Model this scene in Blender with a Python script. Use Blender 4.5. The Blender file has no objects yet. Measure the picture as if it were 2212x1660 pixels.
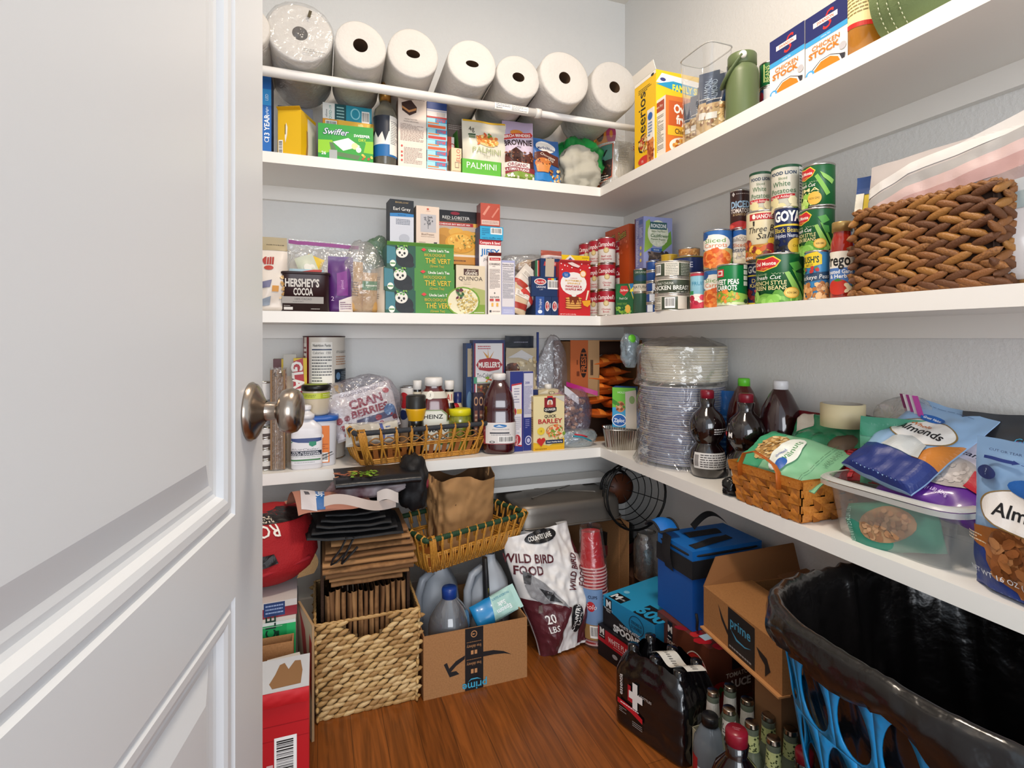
import bpy, math, random
from mathutils import Vector, Matrix, noise
from mathutils.geometry import tessellate_polygon
PI = math.pi
SC = bpy.context.scene
COL = SC.collection
# ---------------------------------------------------------------- camera
CZ = 1.03; FPX = 1153.0; CX = 1106.0; HY = 731.0
YAW = math.radians(20)
FW = (math.sin(YAW), math.cos(YAW)); RT = (math.cos(YAW), -math.sin(YAW))
cam = bpy.data.cameras.new('camera'); camo = bpy.data.objects.new('camera', cam); COL.objects.link(camo)
camo.location = (0, 0, CZ); camo.rotation_euler = (PI/2, 0, -YAW)
cam.sensor_width = 36; cam.lens = 36*FPX/2212; cam.shift_y = -(830-HY)/2212
cam.clip_start = .02
SC.camera = camo
# ---------------------------------------------------------------- light
SC.view_settings.view_transform = 'Standard'; SC.view_settings.look = 'None'
SC.view_settings.exposure = 0.55; SC.view_settings.gamma = 1; SC.view_settings.use_curve_mapping = False
w = bpy.data.worlds.new('world'); SC.world = w; w.use_nodes = True
w.node_tree.nodes['Background'].inputs[0].default_value = (.80, .90, 1.0, 1)
w.node_tree.nodes['Background'].inputs[1].default_value = .80
def area(name, loc, target, size, power, col, sy=None):
    l = bpy.data.lights.new(name, 'AREA'); l.energy = power; l.color = col; l.size = size
    if sy: l.shape = 'RECTANGLE'; l.size_y = sy
    else: l.shape = 'DISK'
    o = bpy.data.objects.new(name, l); COL.objects.link(o); o.location = loc
    o.rotation_euler = (Vector(target)-Vector(loc)).to_track_quat('-Z', 'Y').to_euler()
    return o
area('ceiling_lamp_light', (.42, .78, 2.405), (.42, .78, 0), .26, 12.0, (1, .85, .70))
area('hall_window_light', (-.25, -2.2, 1.2), (.5, 1.5, .8), 1.8, 40, (.92, .95, 1), 1.6)
# ---------------------------------------------------------------- rays
def W(px, py, X=None, Y=None, Z=None, D=None):
    u = (px-CX)/FPX; v = (HY-py)/FPX
    dx = FW[0]+RT[0]*u; dy = FW[1]+RT[1]*u
    if X is not None: d = X/dx
    elif Y is not None: d = Y/dy
    elif Z is not None: d = (Z-CZ)/v
    else: d = D
    return Vector((dx*d, dy*d, CZ+v*d))
# ---------------------------------------------------------------- materials
MC = {}
def lin(c): return c/12.92 if c <= .04045 else ((c+.055)/1.055)**2.4
def hx(s):
    s = s.lstrip('#'); return tuple(lin(int(s[i:i+2], 16)/255) for i in (0, 2, 4))
def M(col, r=.5, m=0.0, bump=0, bs=60, spec=.5, tr=0, alpha=None, coat=0, ior=1.45, vary=None, sss=0):
    key = (col, r, m, bump, bs, spec, tr, alpha, coat, vary, sss)
    if key in MC: return MC[key]
    a = bpy.data.materials.new('surface_%03d' % len(MC)); a.use_nodes = True
    n = a.node_tree; b = n.nodes['Principled BSDF']; c = hx(col)
    b.inputs['Base Color'].default_value = (*c, 1); b.inputs['Roughness'].default_value = r
    b.inputs['Metallic'].default_value = m; b.inputs['Specular IOR Level'].default_value = spec
    b.inputs['Transmission Weight'].default_value = tr; b.inputs['IOR'].default_value = ior
    if coat: b.inputs['Coat Weight'].default_value = coat; b.inputs['Coat Roughness'].default_value = .12
    if alpha is not None: b.inputs['Alpha'].default_value = alpha
    if bump or vary:
        tc = n.nodes.new('ShaderNodeTexCoord'); nz = n.nodes.new('ShaderNodeTexNoise')
        nz.inputs['Scale'].default_value = bs; nz.inputs['Detail'].default_value = 3
        n.links.new(tc.outputs['Object'], nz.inputs['Vector'])
        if bump:
            bp = n.nodes.new('ShaderNodeBump'); bp.inputs['Strength'].default_value = bump; bp.inputs['Distance'].default_value = .004
            n.links.new(nz.outputs['Fac'], bp.inputs['Height']); n.links.new(bp.outputs[0], b.inputs['Normal'])
        if vary:
            cr = n.nodes.new('ShaderNodeMix'); cr.data_type = 'RGBA'
            mr = n.nodes.new('ShaderNodeMapRange'); mr.inputs[1].default_value = .35; mr.inputs[2].default_value = .65
            n.links.new(nz.outputs['Fac'], mr.inputs[0]); n.links.new(mr.outputs[0], cr.inputs[0])
            cr.inputs[6].default_value = (*c, 1); cr.inputs[7].default_value = (*hx(vary), 1)
            n.links.new(cr.outputs[2], b.inputs['Base Color'])
    MC[key] = a; return a
def FILM(col='#ffffff', op=.12, gl=.25, r=.12, bump=.5, bs=18, haze=0):
    key = ('film', col, op, gl, r, bump, bs)
    if key in MC: return MC[key]
    a = bpy.data.materials.new('clear_film_%03d' % len(MC)); a.use_nodes = True; n = a.node_tree
    for x in list(n.nodes): n.nodes.remove(x)
    o = n.nodes.new('ShaderNodeOutputMaterial'); t = n.nodes.new('ShaderNodeBsdfTransparent')
    g = n.nodes.new('ShaderNodeBsdfGlossy'); g.inputs['Roughness'].default_value = r
    d = n.nodes.new('ShaderNodeBsdfDiffuse'); d.inputs[0].default_value = (*hx(col), 1)
    m1 = n.nodes.new('ShaderNodeMixShader'); m2 = n.nodes.new('ShaderNodeMixShader')
    lw = n.nodes.new('ShaderNodeLayerWeight'); lw.inputs[0].default_value = .35
    mm = n.nodes.new('ShaderNodeMath'); mm.operation = 'MULTIPLY_ADD'; mm.inputs[1].default_value = gl*2; mm.inputs[2].default_value = gl*.25; mm.use_clamp = True
    tc = n.nodes.new('ShaderNodeTexCoord'); nz = n.nodes.new('ShaderNodeTexNoise'); nz.inputs['Scale'].default_value = bs; nz.inputs['Detail'].default_value = 2; nz.inputs['Distortion'].default_value = 1.2
    bp = n.nodes.new('ShaderNodeBump'); bp.inputs['Strength'].default_value = bump; bp.inputs['Distance'].default_value = .02
    L = n.links.new
    L(tc.outputs['Object'], nz.inputs['Vector']); L(nz.outputs['Fac'], bp.inputs['Height'])
    L(bp.outputs[0], g.inputs['Normal']); L(bp.outputs[0], lw.inputs['Normal'])
    t.inputs[0].default_value = (.97, .97, .97, 1)
    m1.inputs[0].default_value = op; L(t.outputs[0], m1.inputs[1]); L(d.outputs[0], m1.inputs[2])
    L(lw.outputs['Facing'], mm.inputs[0]); L(mm.outputs[0], m2.inputs[0]); L(m1.outputs[0], m2.inputs[1]); L(g.outputs[0], m2.inputs[2])
    L(m2.outputs[0], o.inputs[0]); MC[key] = a; return a
def liquid(col, r=.06): return M(col, r, spec=.7, coat=.6)
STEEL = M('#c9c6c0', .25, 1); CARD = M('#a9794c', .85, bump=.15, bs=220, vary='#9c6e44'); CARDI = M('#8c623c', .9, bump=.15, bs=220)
# ---------------------------------------------------------------- meshes
class MB:
    def __init__(s): s.v = []; s.f = []; s.m = []; s.mats = []; s.s = []
    def mi(s, m):
        if isinstance(m, str): m = M(m)
        if m not in s.mats: s.mats.append(m)
        return s.mats.index(m)
    def add(s, vs, fs, m, sm=False, T=None):
        o = len(s.v)
        s.v += [tuple(T @ Vector(p)) if T else tuple(p) for p in vs]
        k = s.mi(m)
        for f in fs: s.f.append(tuple(i+o for i in f)); s.m.append(k); s.s.append(sm)
        return s
    def box(s, a, b, m, T=None, c=None):
        x0, y0, z0 = a; x1, y1, z1 = b
        vs = [(x0,y0,z0),(x1,y0,z0),(x1,y1,z0),(x0,y1,z0),(x0,y0,z1),(x1,y0,z1),(x1,y1,z1),(x0,y1,z1)]
        fs = {'f': (0,1,5,4), 'r': (1,2,6,5), 'b': (2,3,7,6), 'l': (3,0,4,7), 't': (4,5,6,7), 'd': (3,2,1,0)}
        for k, f in fs.items():
            mm = (c or {}).get(k, m)
            if mm is None: continue
            s.add([vs[i] for i in f], [(0,1,2,3)], mm, T=T)
        return s
    def grid(s, fn, nu, nv, m, closeu=False, sm=True, T=None, flip=False, mfn=None):
        vs = []; w_ = nu if closeu else nu+1
        for j in range(nv+1):
            for i in range(w_): vs.append(tuple(fn(i/nu, j/nv)))
        o = len(s.v); s.v += [tuple(T @ Vector(p)) if T else p for p in vs]; k = s.mi(m)
        for j in range(nv):
            for i in range(nu):
                a = j*w_+i; b = j*w_+(i+1) % w_ if closeu else j*w_+i+1
                f = (a, b, b+w_, a+w_)
                if closeu: f = (a, b, (j+1)*w_+(i+1) % w_, a+w_)
                if flip: f = f[::-1]
                kk = s.mi(mfn((i+.5)/nu, (j+.5)/nv)) if mfn else k
                s.f.append(tuple(q+o for q in f)); s.m.append(kk); s.s.append(sm)
        return s
    def lathe(s, prof, m, seg=28, c=(0,0,0), sup=None, T=None, mats=None, sm=True, ax=1, ay=1):
        o = len(s.v); n = len(prof)
        for (r, z) in prof:
            for i in range(seg):
                a = 2*PI*i/seg; ca, sa = math.cos(a), math.sin(a); q = 1
                if sup: q = (abs(ca)**sup+abs(sa)**sup)**(-1/sup)
                p = Vector((c[0]+r*q*ca*ax, c[1]+r*q*sa*ay, c[2]+z)); s.v.append(tuple(T @ p if T else p))
        for j in range(n-1):
            k = s.mi(mats[j] if mats else m)
            for i in range(seg):
                a = o+j*seg+i; b = o+j*seg+(i+1) % seg
                s.f.append((a, b, b+seg, a+seg)); s.m.append(k); s.s.append(sm)
        return s
    def tube(s, pts, r, m, seg=6, closed=False, T=None, flat=1):
        P = [Vector(p) for p in pts]; n = len(P); o = len(s.v); prev = None
        for i in range(n):
            if closed: t = P[(i+1) % n]-P[i-1]
            else: t = P[min(i+1, n-1)]-P[max(i-1, 0)]
            if t.length < 1e-9: t = Vector((0,0,1))
            t.normalize()
            if prev is None:
                up = Vector((0,0,1)) if abs(t.z) < .9 else Vector((1,0,0)); nn = t.cross(up).normalized()
            else:
                nn = prev-t*prev.dot(t)
                nn = nn.normalized() if nn.length > 1e-6 else prev
            prev = nn; bb = t.cross(nn); rr = r[i] if isinstance(r, (list, tuple)) else r
            for k in range(seg):
                a = 2*PI*k/seg; p = P[i]+nn*(rr*math.cos(a))+bb*(rr*flat*math.sin(a)); s.v.append(tuple(T @ p if T else p))
        k = s.mi(m)
        for i in range(n if closed else n-1):
            for q in range(seg):
                a = o+i*seg+q; b = o+i*seg+(q+1) % seg; j = (i+1) % n
                s.f.append((a, b, o+j*seg+(q+1) % seg, o+j*seg+q)); s.m.append(k); s.s.append(True)
        if not closed:
            s.f.append(tuple(o+q for q in range(seg))[::-1]); s.m.append(k); s.s.append(False)
            s.f.append(tuple(o+(n-1)*seg+q for q in range(seg))); s.m.append(k); s.s.append(False)
        return s
    def ball(s, c, r, m, nu=12, nv=8, sc=(1,1,1), T=None, nz=0, seed=0):
        c = Vector(c)
        def f(u, v):
            a = 2*PI*u; b = PI*(v-.5); p = Vector((math.cos(a)*math.cos(b), math.sin(a)*math.cos(b), math.sin(b)))
            k = 1+(nz*noise.noise(p*2.2+Vector((seed, seed*.7, 0))) if nz else 0)
            return c+Vector((p.x*sc[0], p.y*sc[1], p.z*sc[2]))*r*k
        return s.grid(f, nu, nv, m, closeu=True, T=T)
    def obj(s, name, parent=None):
        me = bpy.data.meshes.new(name); me.from_pydata(s.v, [], s.f)
        for m in s.mats: me.materials.append(m)
        me.polygons.foreach_set('material_index', s.m); me.polygons.foreach_set('use_smooth', s.s); me.update()
        o = bpy.data.objects.new(name, me); COL.objects.link(o)
        if parent: o.parent = parent
        return o
def bevel(o, wd=.003, seg=2):
    m = o.modifiers.new('bevel', 'BEVEL'); m.width = wd; m.segments = seg; m.limit_method = 'ANGLE'; m.angle_limit = .6; return o
def tag(o, label=None, cat=None, group=None, kind=None):
    if label: o['label'] = label
    if cat: o['category'] = cat
    if group: o['group'] = group
    if kind: o['kind'] = kind
    return o
def thing(name, label, cat, loc=(0,0,0), rz=0, group=None, rot=None):
    o = bpy.data.objects.new(name, None); COL.objects.link(o); o.empty_display_size = .02
    o.location = loc; o.rotation_euler = rot if rot else (0, 0, rz); return tag(o, label, cat, group)
def copy_tree(o, parent=None):
    c = o.copy(); COL.objects.link(c); c.parent = parent
    for ch in [x for x in bpy.data.objects if x.parent == o]: copy_tree(ch, c)
    return c
def struct(name, mb): return tag(mb.obj(name), kind='structure')
# ---------------------------------------------------------------- text and prints
TX = {}
def text_tris(s, bold):
    k = (s, bold)
    if k in TX: return TX[k]
    cu = bpy.data.curves.new('t', 'FONT'); cu.body = s; cu.size = 1.37; cu.resolution_u = 2; cu.offset = bold
    o = bpy.data.objects.new('t', cu); me = o.to_mesh(); me.calc_loop_triangles()
    vs = [(p.co.x, p.co.y) for p in me.vertices]; ts = [tuple(t.vertices) for t in me.loop_triangles]
    o.to_mesh_clear(); bpy.data.objects.remove(o); bpy.data.curves.remove(cu)
    if vs:
        x0 = min(p[0] for p in vs); x1 = max(p[0] for p in vs)
        vs = [(x-(x0+x1)/2, y) for x, y in vs]; wd = x1-x0
    else: wd = 1
    TX[k] = (vs, ts, wd); return TX[k]
class Pr:
    """prints on a surface S(u,v,h); u,v are fractions of w,h of the face"""
    def __init__(s, S, w, h, curved=False, h0=.0004, L=.007, st=.00012):
        s.S = S; s.w = w; s.hh = h; s.c = curved; s.lay = h0; s.mb = MB(); s.L = L; s.st = st
    def tri(s, vs, ts, col):
        m = M(col, .42) if isinstance(col, str) else col
        if s.c:
            out = []; pts = list(vs); st = [tuple(t) for t in ts]; L = s.L; mem = {}
            def mid(a, b):
                k = (min(a, b), max(a, b))
                if k not in mem: mem[k] = len(pts); pts.append(((pts[a][0]+pts[b][0])/2, (pts[a][1]+pts[b][1])/2))
                return mem[k]
            while st:
                a, b, c = st.pop()
                e = [(math.dist(pts[a], pts[b]), a, b, c), (math.dist(pts[b], pts[c]), b, c, a), (math.dist(pts[c], pts[a]), c, a, b)]
                d, p, q, r_ = max(e)
                if d > L and len(pts) < 30000: m_ = mid(p, q); st += [(p, m_, r_), (m_, q, r_)]
                else: out.append((a, b, c))
            vs, ts = pts, out
        s.mb.add([s.S(u, v, s.lay) for u, v in vs], ts, m); s.lay += s.st
    def U(s, u): return (u-.5)*s.w
    def V(s, v): return v*s.hh
    def run(s, ops):
        for o in ops:
            k = o[0]
            if k == 'R':
                _, a, b, c, d, col = o; s.tri([(s.U(a), s.V(b)), (s.U(c), s.V(b)), (s.U(c), s.V(d)), (s.U(a), s.V(d))], [(0,1,2),(0,2,3)], col)
            elif k == 'P':
                pts = [(s.U(a), s.V(b)) for a, b in o[1]]
                ts = tessellate_polygon([[Vector((a, b, 0)) for a, b in pts]]); s.tri(pts, ts, o[2])
            elif k == 'E':   # u v ru rv (fractions of w, h) col
                _, a, b, ra, rb, col = o; n = 20
                pts = [(s.U(a), s.V(b))]+[(s.U(a)+ra*s.w*math.cos(2*PI*i/n), s.V(b)+rb*s.hh*math.sin(2*PI*i/n)) for i in range(n)]
                s.tri(pts, [(0, i+1, (i+1) % n+1) for i in range(n)], col)
            elif k == 'O':   # ring
                _, a, b, ra, rb, th, col = o; n = 40; pts = []; ts = []
                for i in range(n):
                    c_, s_ = math.cos(2*PI*i/n), math.sin(2*PI*i/n)
                    for f in (1, 1-th): pts.append((s.U(a)+ra*s.w*f*c_, s.V(b)+rb*s.hh*f*s_))
                    j = (2*i+2) % (2*n); ts += [(2*i, j, 2*i+1), (2*i+1, j, j+1)]
                s.tri(pts, ts, col)
            elif k == 'T':   # text u v height col opts
                t, a, b, hgt, col = o[1:6]; op = o[6] if len(o) > 6 else {}
                vs, ts, wd = text_tris(t, op.get('b', 0.0)); sy = hgt*s.hh; sx = sy*op.get('sx', 1)
                if 'w' in op: sx = op['w']*s.w/wd
                elif wd*sx > s.w*.94: sx = s.w*.94/wd
                sl = op.get('sl', 0); ro = math.radians(op.get('rot', 0)); cr, sr = math.cos(ro), math.sin(ro)
                if ro and 'w' not in op and abs(sr) > .7: sx = min(sy*op.get('sx', 1), s.hh*.94/wd)
                arc = op.get('arc', 0); pts = []
                for x, y in vs:
                    yy = y-.5; X = (x+sl*y)*sx; Y = yy*sy+arc*(x*sx)**2/s.w
                    pts.append((s.U(a)+X*cr-Y*sr, s.V(b)+X*sr+Y*cr))
                s.tri(pts, ts, col)
            elif k == 'L':   # fine print rows: u0 v0 u1 v1 n col
                _, a, b, c, d, n, col = o; pts = []; ts = []; rr = random.Random(int(a*100)+n)
                hh = (d-b)/n
                for i in range(n):
                    y = d-hh*(i+.65); x = a
                    e = c if rr.random() < .7 else a+(c-a)*rr.uniform(.4, .9)
                    while x < e-.005:
                        x2 = min(e, x+(c-a)*rr.uniform(.05, .16)); q = len(pts)
                        pts += [(s.U(x), s.V(y)), (s.U(x2), s.V(y)), (s.U(x2), s.V(y+hh*.42)), (s.U(x), s.V(y+hh*.42))]
                        ts += [(q, q+1, q+2), (q, q+2, q+3)]; x = x2+(c-a)*.022
                s.tri(pts, ts, col)
            elif k == 'B':   # barcode on white
                _, a, b, c, d = o[:5]; s.run([('R', a, b, c, d, '#f2f0ec')]); rr = random.Random(7); pts = []; ts = []
                vert = len(o) > 5; x = .08
                while x < .9:
                    wd = rr.choice((.012, .02, .035)); q = len(pts)
                    if vert: z = [(a+(c-a)*.1, b+(d-b)*x), (a+(c-a)*.85, b+(d-b)*x), (a+(c-a)*.85, b+(d-b)*(x+wd)), (a+(c-a)*.1, b+(d-b)*(x+wd))]
                    else: z = [(a+(c-a)*x, b+(d-b)*.18), (a+(c-a)*(x+wd), b+(d-b)*.18), (a+(c-a)*(x+wd), b+(d-b)*.9), (a+(c-a)*x, b+(d-b)*.9)]
                    pts += [(s.U(m), s.V(n)) for m, n in z]; ts += [(q, q+1, q+2), (q, q+2, q+3)]; x += wd+rr.choice((.015, .03))
                s.tri(pts, ts, '#151515')
            elif k == 'S':   # scatter of blobs: u0 v0 u1 v1 n size(m) palette [seed, ellipse]
                _, a, b, c, d, n, sz, pal = o[:8]; rr = random.Random(o[8] if len(o) > 8 else 3); ell = len(o) > 9
                groups = {}
                for i in range(n):
                    for _t in range(20):
                        x, y = rr.random(), rr.random()
                        if not ell or (x-.5)**2+(y-.5)**2 < .24: break
                    cx, cy = s.U(a+(c-a)*x), s.V(b+(d-b)*y); z = sz*rr.uniform(.6, 1.2); el = rr.uniform(.45, 1); ro = rr.uniform(0, PI)
                    pts = []
                    for q in range(7):
                        an = 2*PI*q/7; X, Y = z*math.cos(an), z*el*math.sin(an)
                        pts.append((cx+X*math.cos(ro)-Y*math.sin(ro), cy+X*math.sin(ro)+Y*math.cos(ro)))
                    s.tri(pts, [(0, q, q+1) for q in range(1, 6)], pal[i % len(pal)]); s.lay -= s.st*.85
                s.lay += s.st
        return s
# ---------------------------------------------------------------- placing
def onB(pl, pr, pt, zb, Y, d=.06):
    a = W(pl, 700, Y=Y).x; b = W(pr, 700, Y=Y).x; t = W((pl+pr)/2, pt, Y=Y).z
    return dict(loc=((a+b)/2, Y, zb), w=b-a, h=t-zb, d=d, rz=0)
def onR(pl, pr, pt, zb, X, d=.06):
    a = W(pl, 700, X=X).y; b = W(pr, 700, X=X).y; t = W((pl+pr)/2, pt, X=X).z
    return dict(loc=(X, (a+b)/2, zb), w=a-b, h=t-zb, d=d, rz=-PI/2)
def onZ(p1, p2, z, h, d):
    A = W(*p1, Z=z); B = W(*p2, Z=z); v = B-A
    return dict(loc=((A.x+B.x)/2, (A.y+B.y)/2, z-h), w=v.length, h=h, d=d, rz=math.atan2(v.y, v.x))
def cyl(pl, pr, pt, zb, X=None, Y=None, top='near', h=None):
    a = math.atan((pl-CX)/FPX); b = math.atan((pr-CX)/FPX); c = (a+b)/2; al = (b-a)/2; wa = YAW+c
    dx, dy = math.sin(wa), math.cos(wa); rho = X/dx if X is not None else Y/dy; r = rho*math.sin(al)
    dd = (rho-(r if top == 'near' else 0))*math.cos(c)
    t = CZ+(HY-pt)/FPX*dd if h is None else zb+h
    return dict(loc=(dx*rho, dy*rho, zb), r=r, h=t-zb, rz=math.atan2(-dx, dy))
# ---------------------------------------------------------------- builders
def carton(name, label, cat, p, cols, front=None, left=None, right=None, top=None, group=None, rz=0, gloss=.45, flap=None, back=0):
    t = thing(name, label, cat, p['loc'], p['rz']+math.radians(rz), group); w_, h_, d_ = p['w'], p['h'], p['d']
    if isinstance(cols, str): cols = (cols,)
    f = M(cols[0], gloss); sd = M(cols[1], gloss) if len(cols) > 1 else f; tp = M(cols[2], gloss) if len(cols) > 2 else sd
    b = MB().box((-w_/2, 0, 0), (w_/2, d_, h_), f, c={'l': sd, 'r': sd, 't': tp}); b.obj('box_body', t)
    if front: Pr(lambda u, v, q: (u, -q, v), w_, h_).run(front).mb.obj('front_panel_print', t)
    if left: Pr(lambda u, v, q: (-w_/2-q, d_/2-u, v), d_, h_).run(left).mb.obj('side_panel_print', t)
    if right: Pr(lambda u, v, q: (w_/2+q, d_/2+u, v), d_, h_).run(right).mb.obj('side_panel_print', t)
    if top: Pr(lambda u, v, q: (u, v, h_+q), w_, d_).run(top).mb.obj('top_panel_print', t)
    if flap:
        fb = MB(); fb.box((-w_/2, -.001, 0), (w_/2, .001, flap[0]), M(flap[1], gloss), T=Matrix.Translation((0, 0, h_)) @ Matrix.Rotation(math.radians(flap[2]), 4, 'X')); fb.obj('top_flap', t)
    return t
def CS(r): return lambda u, v, q: ((r+q)*math.sin(u/r), -(r+q)*math.cos(u/r), v)
def can(name, label, cat, p, col, ops=None, group=None, rot=0, lid='#c9c6c0', rim=.003, ridged=False, gloss=.3, ring=None):
    r, h = p['r'], p['h']; t = thing(name, label, cat, p['loc'], p['rz']+math.radians(rot), group)
    cm = M(col, gloss)
    MB().lathe([(0, .0005), (r*.93, .0005), (r, .003), (r, h-.003)], cm, 36, mats=[STEEL, STEEL, cm]).obj('label_wrap', t)
    lm = M(lid, .25, 1) if lid.startswith('#c') or ring is None else STEEL
    k = MB().lathe([(r, h-.0045), (r*1.025, h-.0035), (r*1.03, h-.001), (r*1.0, h), (r*.95, h-.001), (r*.93, h-.004), (r*.6, h-.0035), (r*.55, h-.0045), (0, h-.0045)], lm, 36)
    MB().lathe([(r, .005), (r*1.025, .004), (r*1.025, .001), (r*.9, 0)], STEEL, 36).obj('bottom_rim', t)
    if ring: k = MB().lathe([(r, h-.0045), (r*1.025, h-.0035), (r*1.03, h-.001), (r*1.0, h), (r*.95, h-.001), (r*.93, h-.004), (0, h-.0045)], M(ring, .35), 36)
    k.obj('lid_rim', t)
    if ops: Pr(CS(r), PI*r, h, True, .0005, L=.006).run(ops).mb.obj('label_print', t)
    return t
def prof_r(prof):
    def f(v):
        for i in range(len(prof)-1):
            (r0, z0), (r1, z1) = prof[i], prof[i+1]
            if z0 <= v <= z1 and z1 > z0: return r0+(r1-r0)*(v-z0)/(z1-z0)
        return prof[-1][0]
    return f
def bottle(name, label, cat, loc, prof, bodymat, cap=None, capmat=None, ops=None, lab=None, group=None, rz=0, sup=None, ay=1, rot=None, seg=32, extra=None, labmat=None):
    """prof [(r,z)], cap [(r,z)], lab (z0,z1,r_ref)"""
    t = thing(name, label, cat, loc, rz, group, rot)
    MB().lathe(prof, bodymat, seg, sup=sup, ay=ay).obj('bottle_body', t)
    if cap: MB().lathe(cap, capmat, 24).obj('cap', t)
    if lab:
        z0, z1, rr = lab; R = prof_r(prof)
        def S(u, v, q):
            a = u/rr; ca, sa = math.sin(a), -math.cos(a); k = 1
            if sup: k = (abs(ca)**sup+abs(sa)**sup)**(-1/sup)
            r_ = R(z0+v)*k+q; return (r_*ca, r_*sa*ay-(q*.3), z0+v)
        pr = Pr(S, PI*rr, z1-z0, True, .0006, L=.006)
        pr.run(ops).mb.obj('label', t)
    return t
def nz3(x, y, z): return noise.noise(Vector((x, y, z)))
def pouch(name, label, cat, loc, w, h, t_, col, ops=None, back=None, rz=0, tilt=0, roll=0, seed=1, wr=.004, top=.1, gloss=.35, group=None, gus=.75, film=None, zip_=None, extra=None, sag=0, rot=None, topcol=None):
    """standing or lying pouch: origin base centre, front to -Y, thickness t_"""
    T = thing(name, label, cat, loc, rz, group); T.rotation_euler = rot if rot else (math.radians(tilt), math.radians(roll), rz)
    def th(u, v):
        e = max(0, 1-abs(2*u)**3.2)**.6
        k = (gus+(1-gus)*min(1, v/.25)) if v < .25 else 1
        q = 1 if v < .45 else max(0, 1-((v-.45)/(1-top-.45)))**.8 if v < 1-top else 0
        bt = min(1, (v+.0)/.04+.25)
        return t_*.5*e*k*q*bt+.0012
    def S(u, v, q, sgn=-1):   # u,v metres
        U, V = u/w, v/h
        d = th(max(-.5, min(.5, U)), max(0, min(1, V)))
        n = wr*(nz3(u*26+seed, v*22, seed*3.1)+.35*nz3(u*48+seed, v*40, seed))*(.25+min(1, d/(t_*.2+1e-6)))
        edge = 1-(.03*math.sin(V*9+seed)+.02)*abs(U)*2*0
        x = u*edge+.004*nz3(seed, v*14, sgn*0)
        return (x, sgn*(d+q)+n+sag*math.sin(PI*V), v+.003*nz3(u*20, seed, 1))
    m = film or M(col, gloss, coat=.25)
    b = MB(); nu, nv = max(10, int(w/.007)), max(12, int(h/.007))
    b.grid(lambda u, v: S((u-.5)*w, v*h, 0), nu, nv, m)
    b.grid(lambda u, v: S((u-.5)*w, v*h, 0, 1), nu, nv, M(back, gloss) if back else m, flip=True)
    for sgn in (-.5, .5): b.grid(lambda u, v: Vector(S(sgn*w, v*h, 0)).lerp(Vector(S(sgn*w, v*h, 0, 1)), u), 1, nv, m)
    b.grid(lambda u, v: Vector(S((u-.5)*w, 0, 0)).lerp(Vector(S((u-.5)*w, 0, 0, 1)), v), nu, 1, m)
    b.obj('pouch_body', T)
    if ops: Pr(lambda u, v, q: S(u, v, q), w, h, True, .0012, L=.007, st=.0003).run(ops).mb.obj('front_print', T)
    if zip_:
        z = MB(); c1, v0 = zip_
        z.grid(lambda u, v: Vector(S((u-.5)*w, (v0+.05*v)*h, .0015)), nu, 2, M(c1, .4)); z.obj('zip_strip', T)
    return T
def sack(name, label, cat, loc, sx, sy, sz, mat, seed=1, amp=.18, nu=40, nv=28, ops=None, rz=0, rot=None, group=None, pinch=0, fr=1.6, P=None, fine=.04, part='bag_body', flat=.0, opu=PI):
    """soft lumpy bag around origin base centre"""
    T = P or thing(name, label, cat, loc, rz, group, rot)
    def S(a, b, q=0):
        ca = math.copysign(abs(math.cos(a))**.8, math.cos(a)); sa = math.copysign(abs(math.sin(a))**.8, math.sin(a))
        cb = max(0, math.cos(b))**.7; sb = math.copysign(abs(math.sin(b))**.85, math.sin(b))
        p = Vector((ca*cb, sa*cb, sb)); n = noise.noise(p*fr+Vector((seed*3.3, seed, 0)))*amp
        n += abs(noise.noise(p*fr*3.1+Vector((seed, 0, seed))))*amp*.45+noise.noise(p*fr*9)*fine
        k = 1+n
        if pinch and sb > .3: k *= 1-pinch*(sb-.3)/.7
        x, y, z = p.x*k*(sx/2+q), p.y*k*(sy/2+q), (p.z*(1+n*.5))*(sz/2)+sz/2
        return (x, y, max(z, 0))
    b = MB(); b.grid(lambda u, v: S(2*PI*u, PI*(v-.5)), nu, nv, mat, closeu=True); b.obj(part, T)
    if ops:
        rr = (sx+sy)/4
        pr = Pr(lambda u, v, q: S(-PI/2+u/(sx/2)*1.0, math.asin(max(-1, min(1, (v/sz*2-1)*.98))), q+.0015), sx*1.35, sz, True, .0012, L=.007, st=.0003); pr.run(ops).mb.obj('bag_print', T)
    return T
def solo(mb, name, label, cat, group=None): return tag(mb.obj(name), label, cat, group)
S1, S2, S3 = 1.595, 1.113, .62
# ================================================================ the room
def wallmat():
    a = bpy.data.materials.new('textured_wall_paint'); a.use_nodes = True; n = a.node_tree; b = n.nodes['Principled BSDF']
    b.inputs['Base Color'].default_value = (.74, .735, .715, 1); b.inputs['Roughness'].default_value = .6
    tc = n.nodes.new('ShaderNodeTexCoord'); nz = n.nodes.new('ShaderNodeTexNoise'); nz.inputs['Scale'].default_value = 110; nz.inputs['Detail'].default_value = 4; nz.inputs['Roughness'].default_value = .6
    bp = n.nodes.new('ShaderNodeBump'); bp.inputs['Strength'].default_value = .35; bp.inputs['Distance'].default_value = .004
    n.links.new(tc.outputs['Object'], nz.inputs['Vector']); n.links.new(nz.outputs['Fac'], bp.inputs['Height']); n.links.new(bp.outputs[0], b.inputs['Normal']); return a
WALL = wallmat(); SHELF = M('#ebe8e2', .33, bump=.05, bs=40); XW, YW, XF, YF, CEIL = 1.28, 2.052, .995, 1.767, 2.51
XL = -.62
struct('wall_back', MB().box((XL-.1, YW, 0), (XW+.1, YW+.1, CEIL), WALL))
struct('wall_right', MB().box((XW, -.35, 0), (XW+.1, YW, CEIL), WALL))
struct('wall_left', MB().box((XL-.1, .2, 0), (XL, YW, CEIL), WALL))
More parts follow.
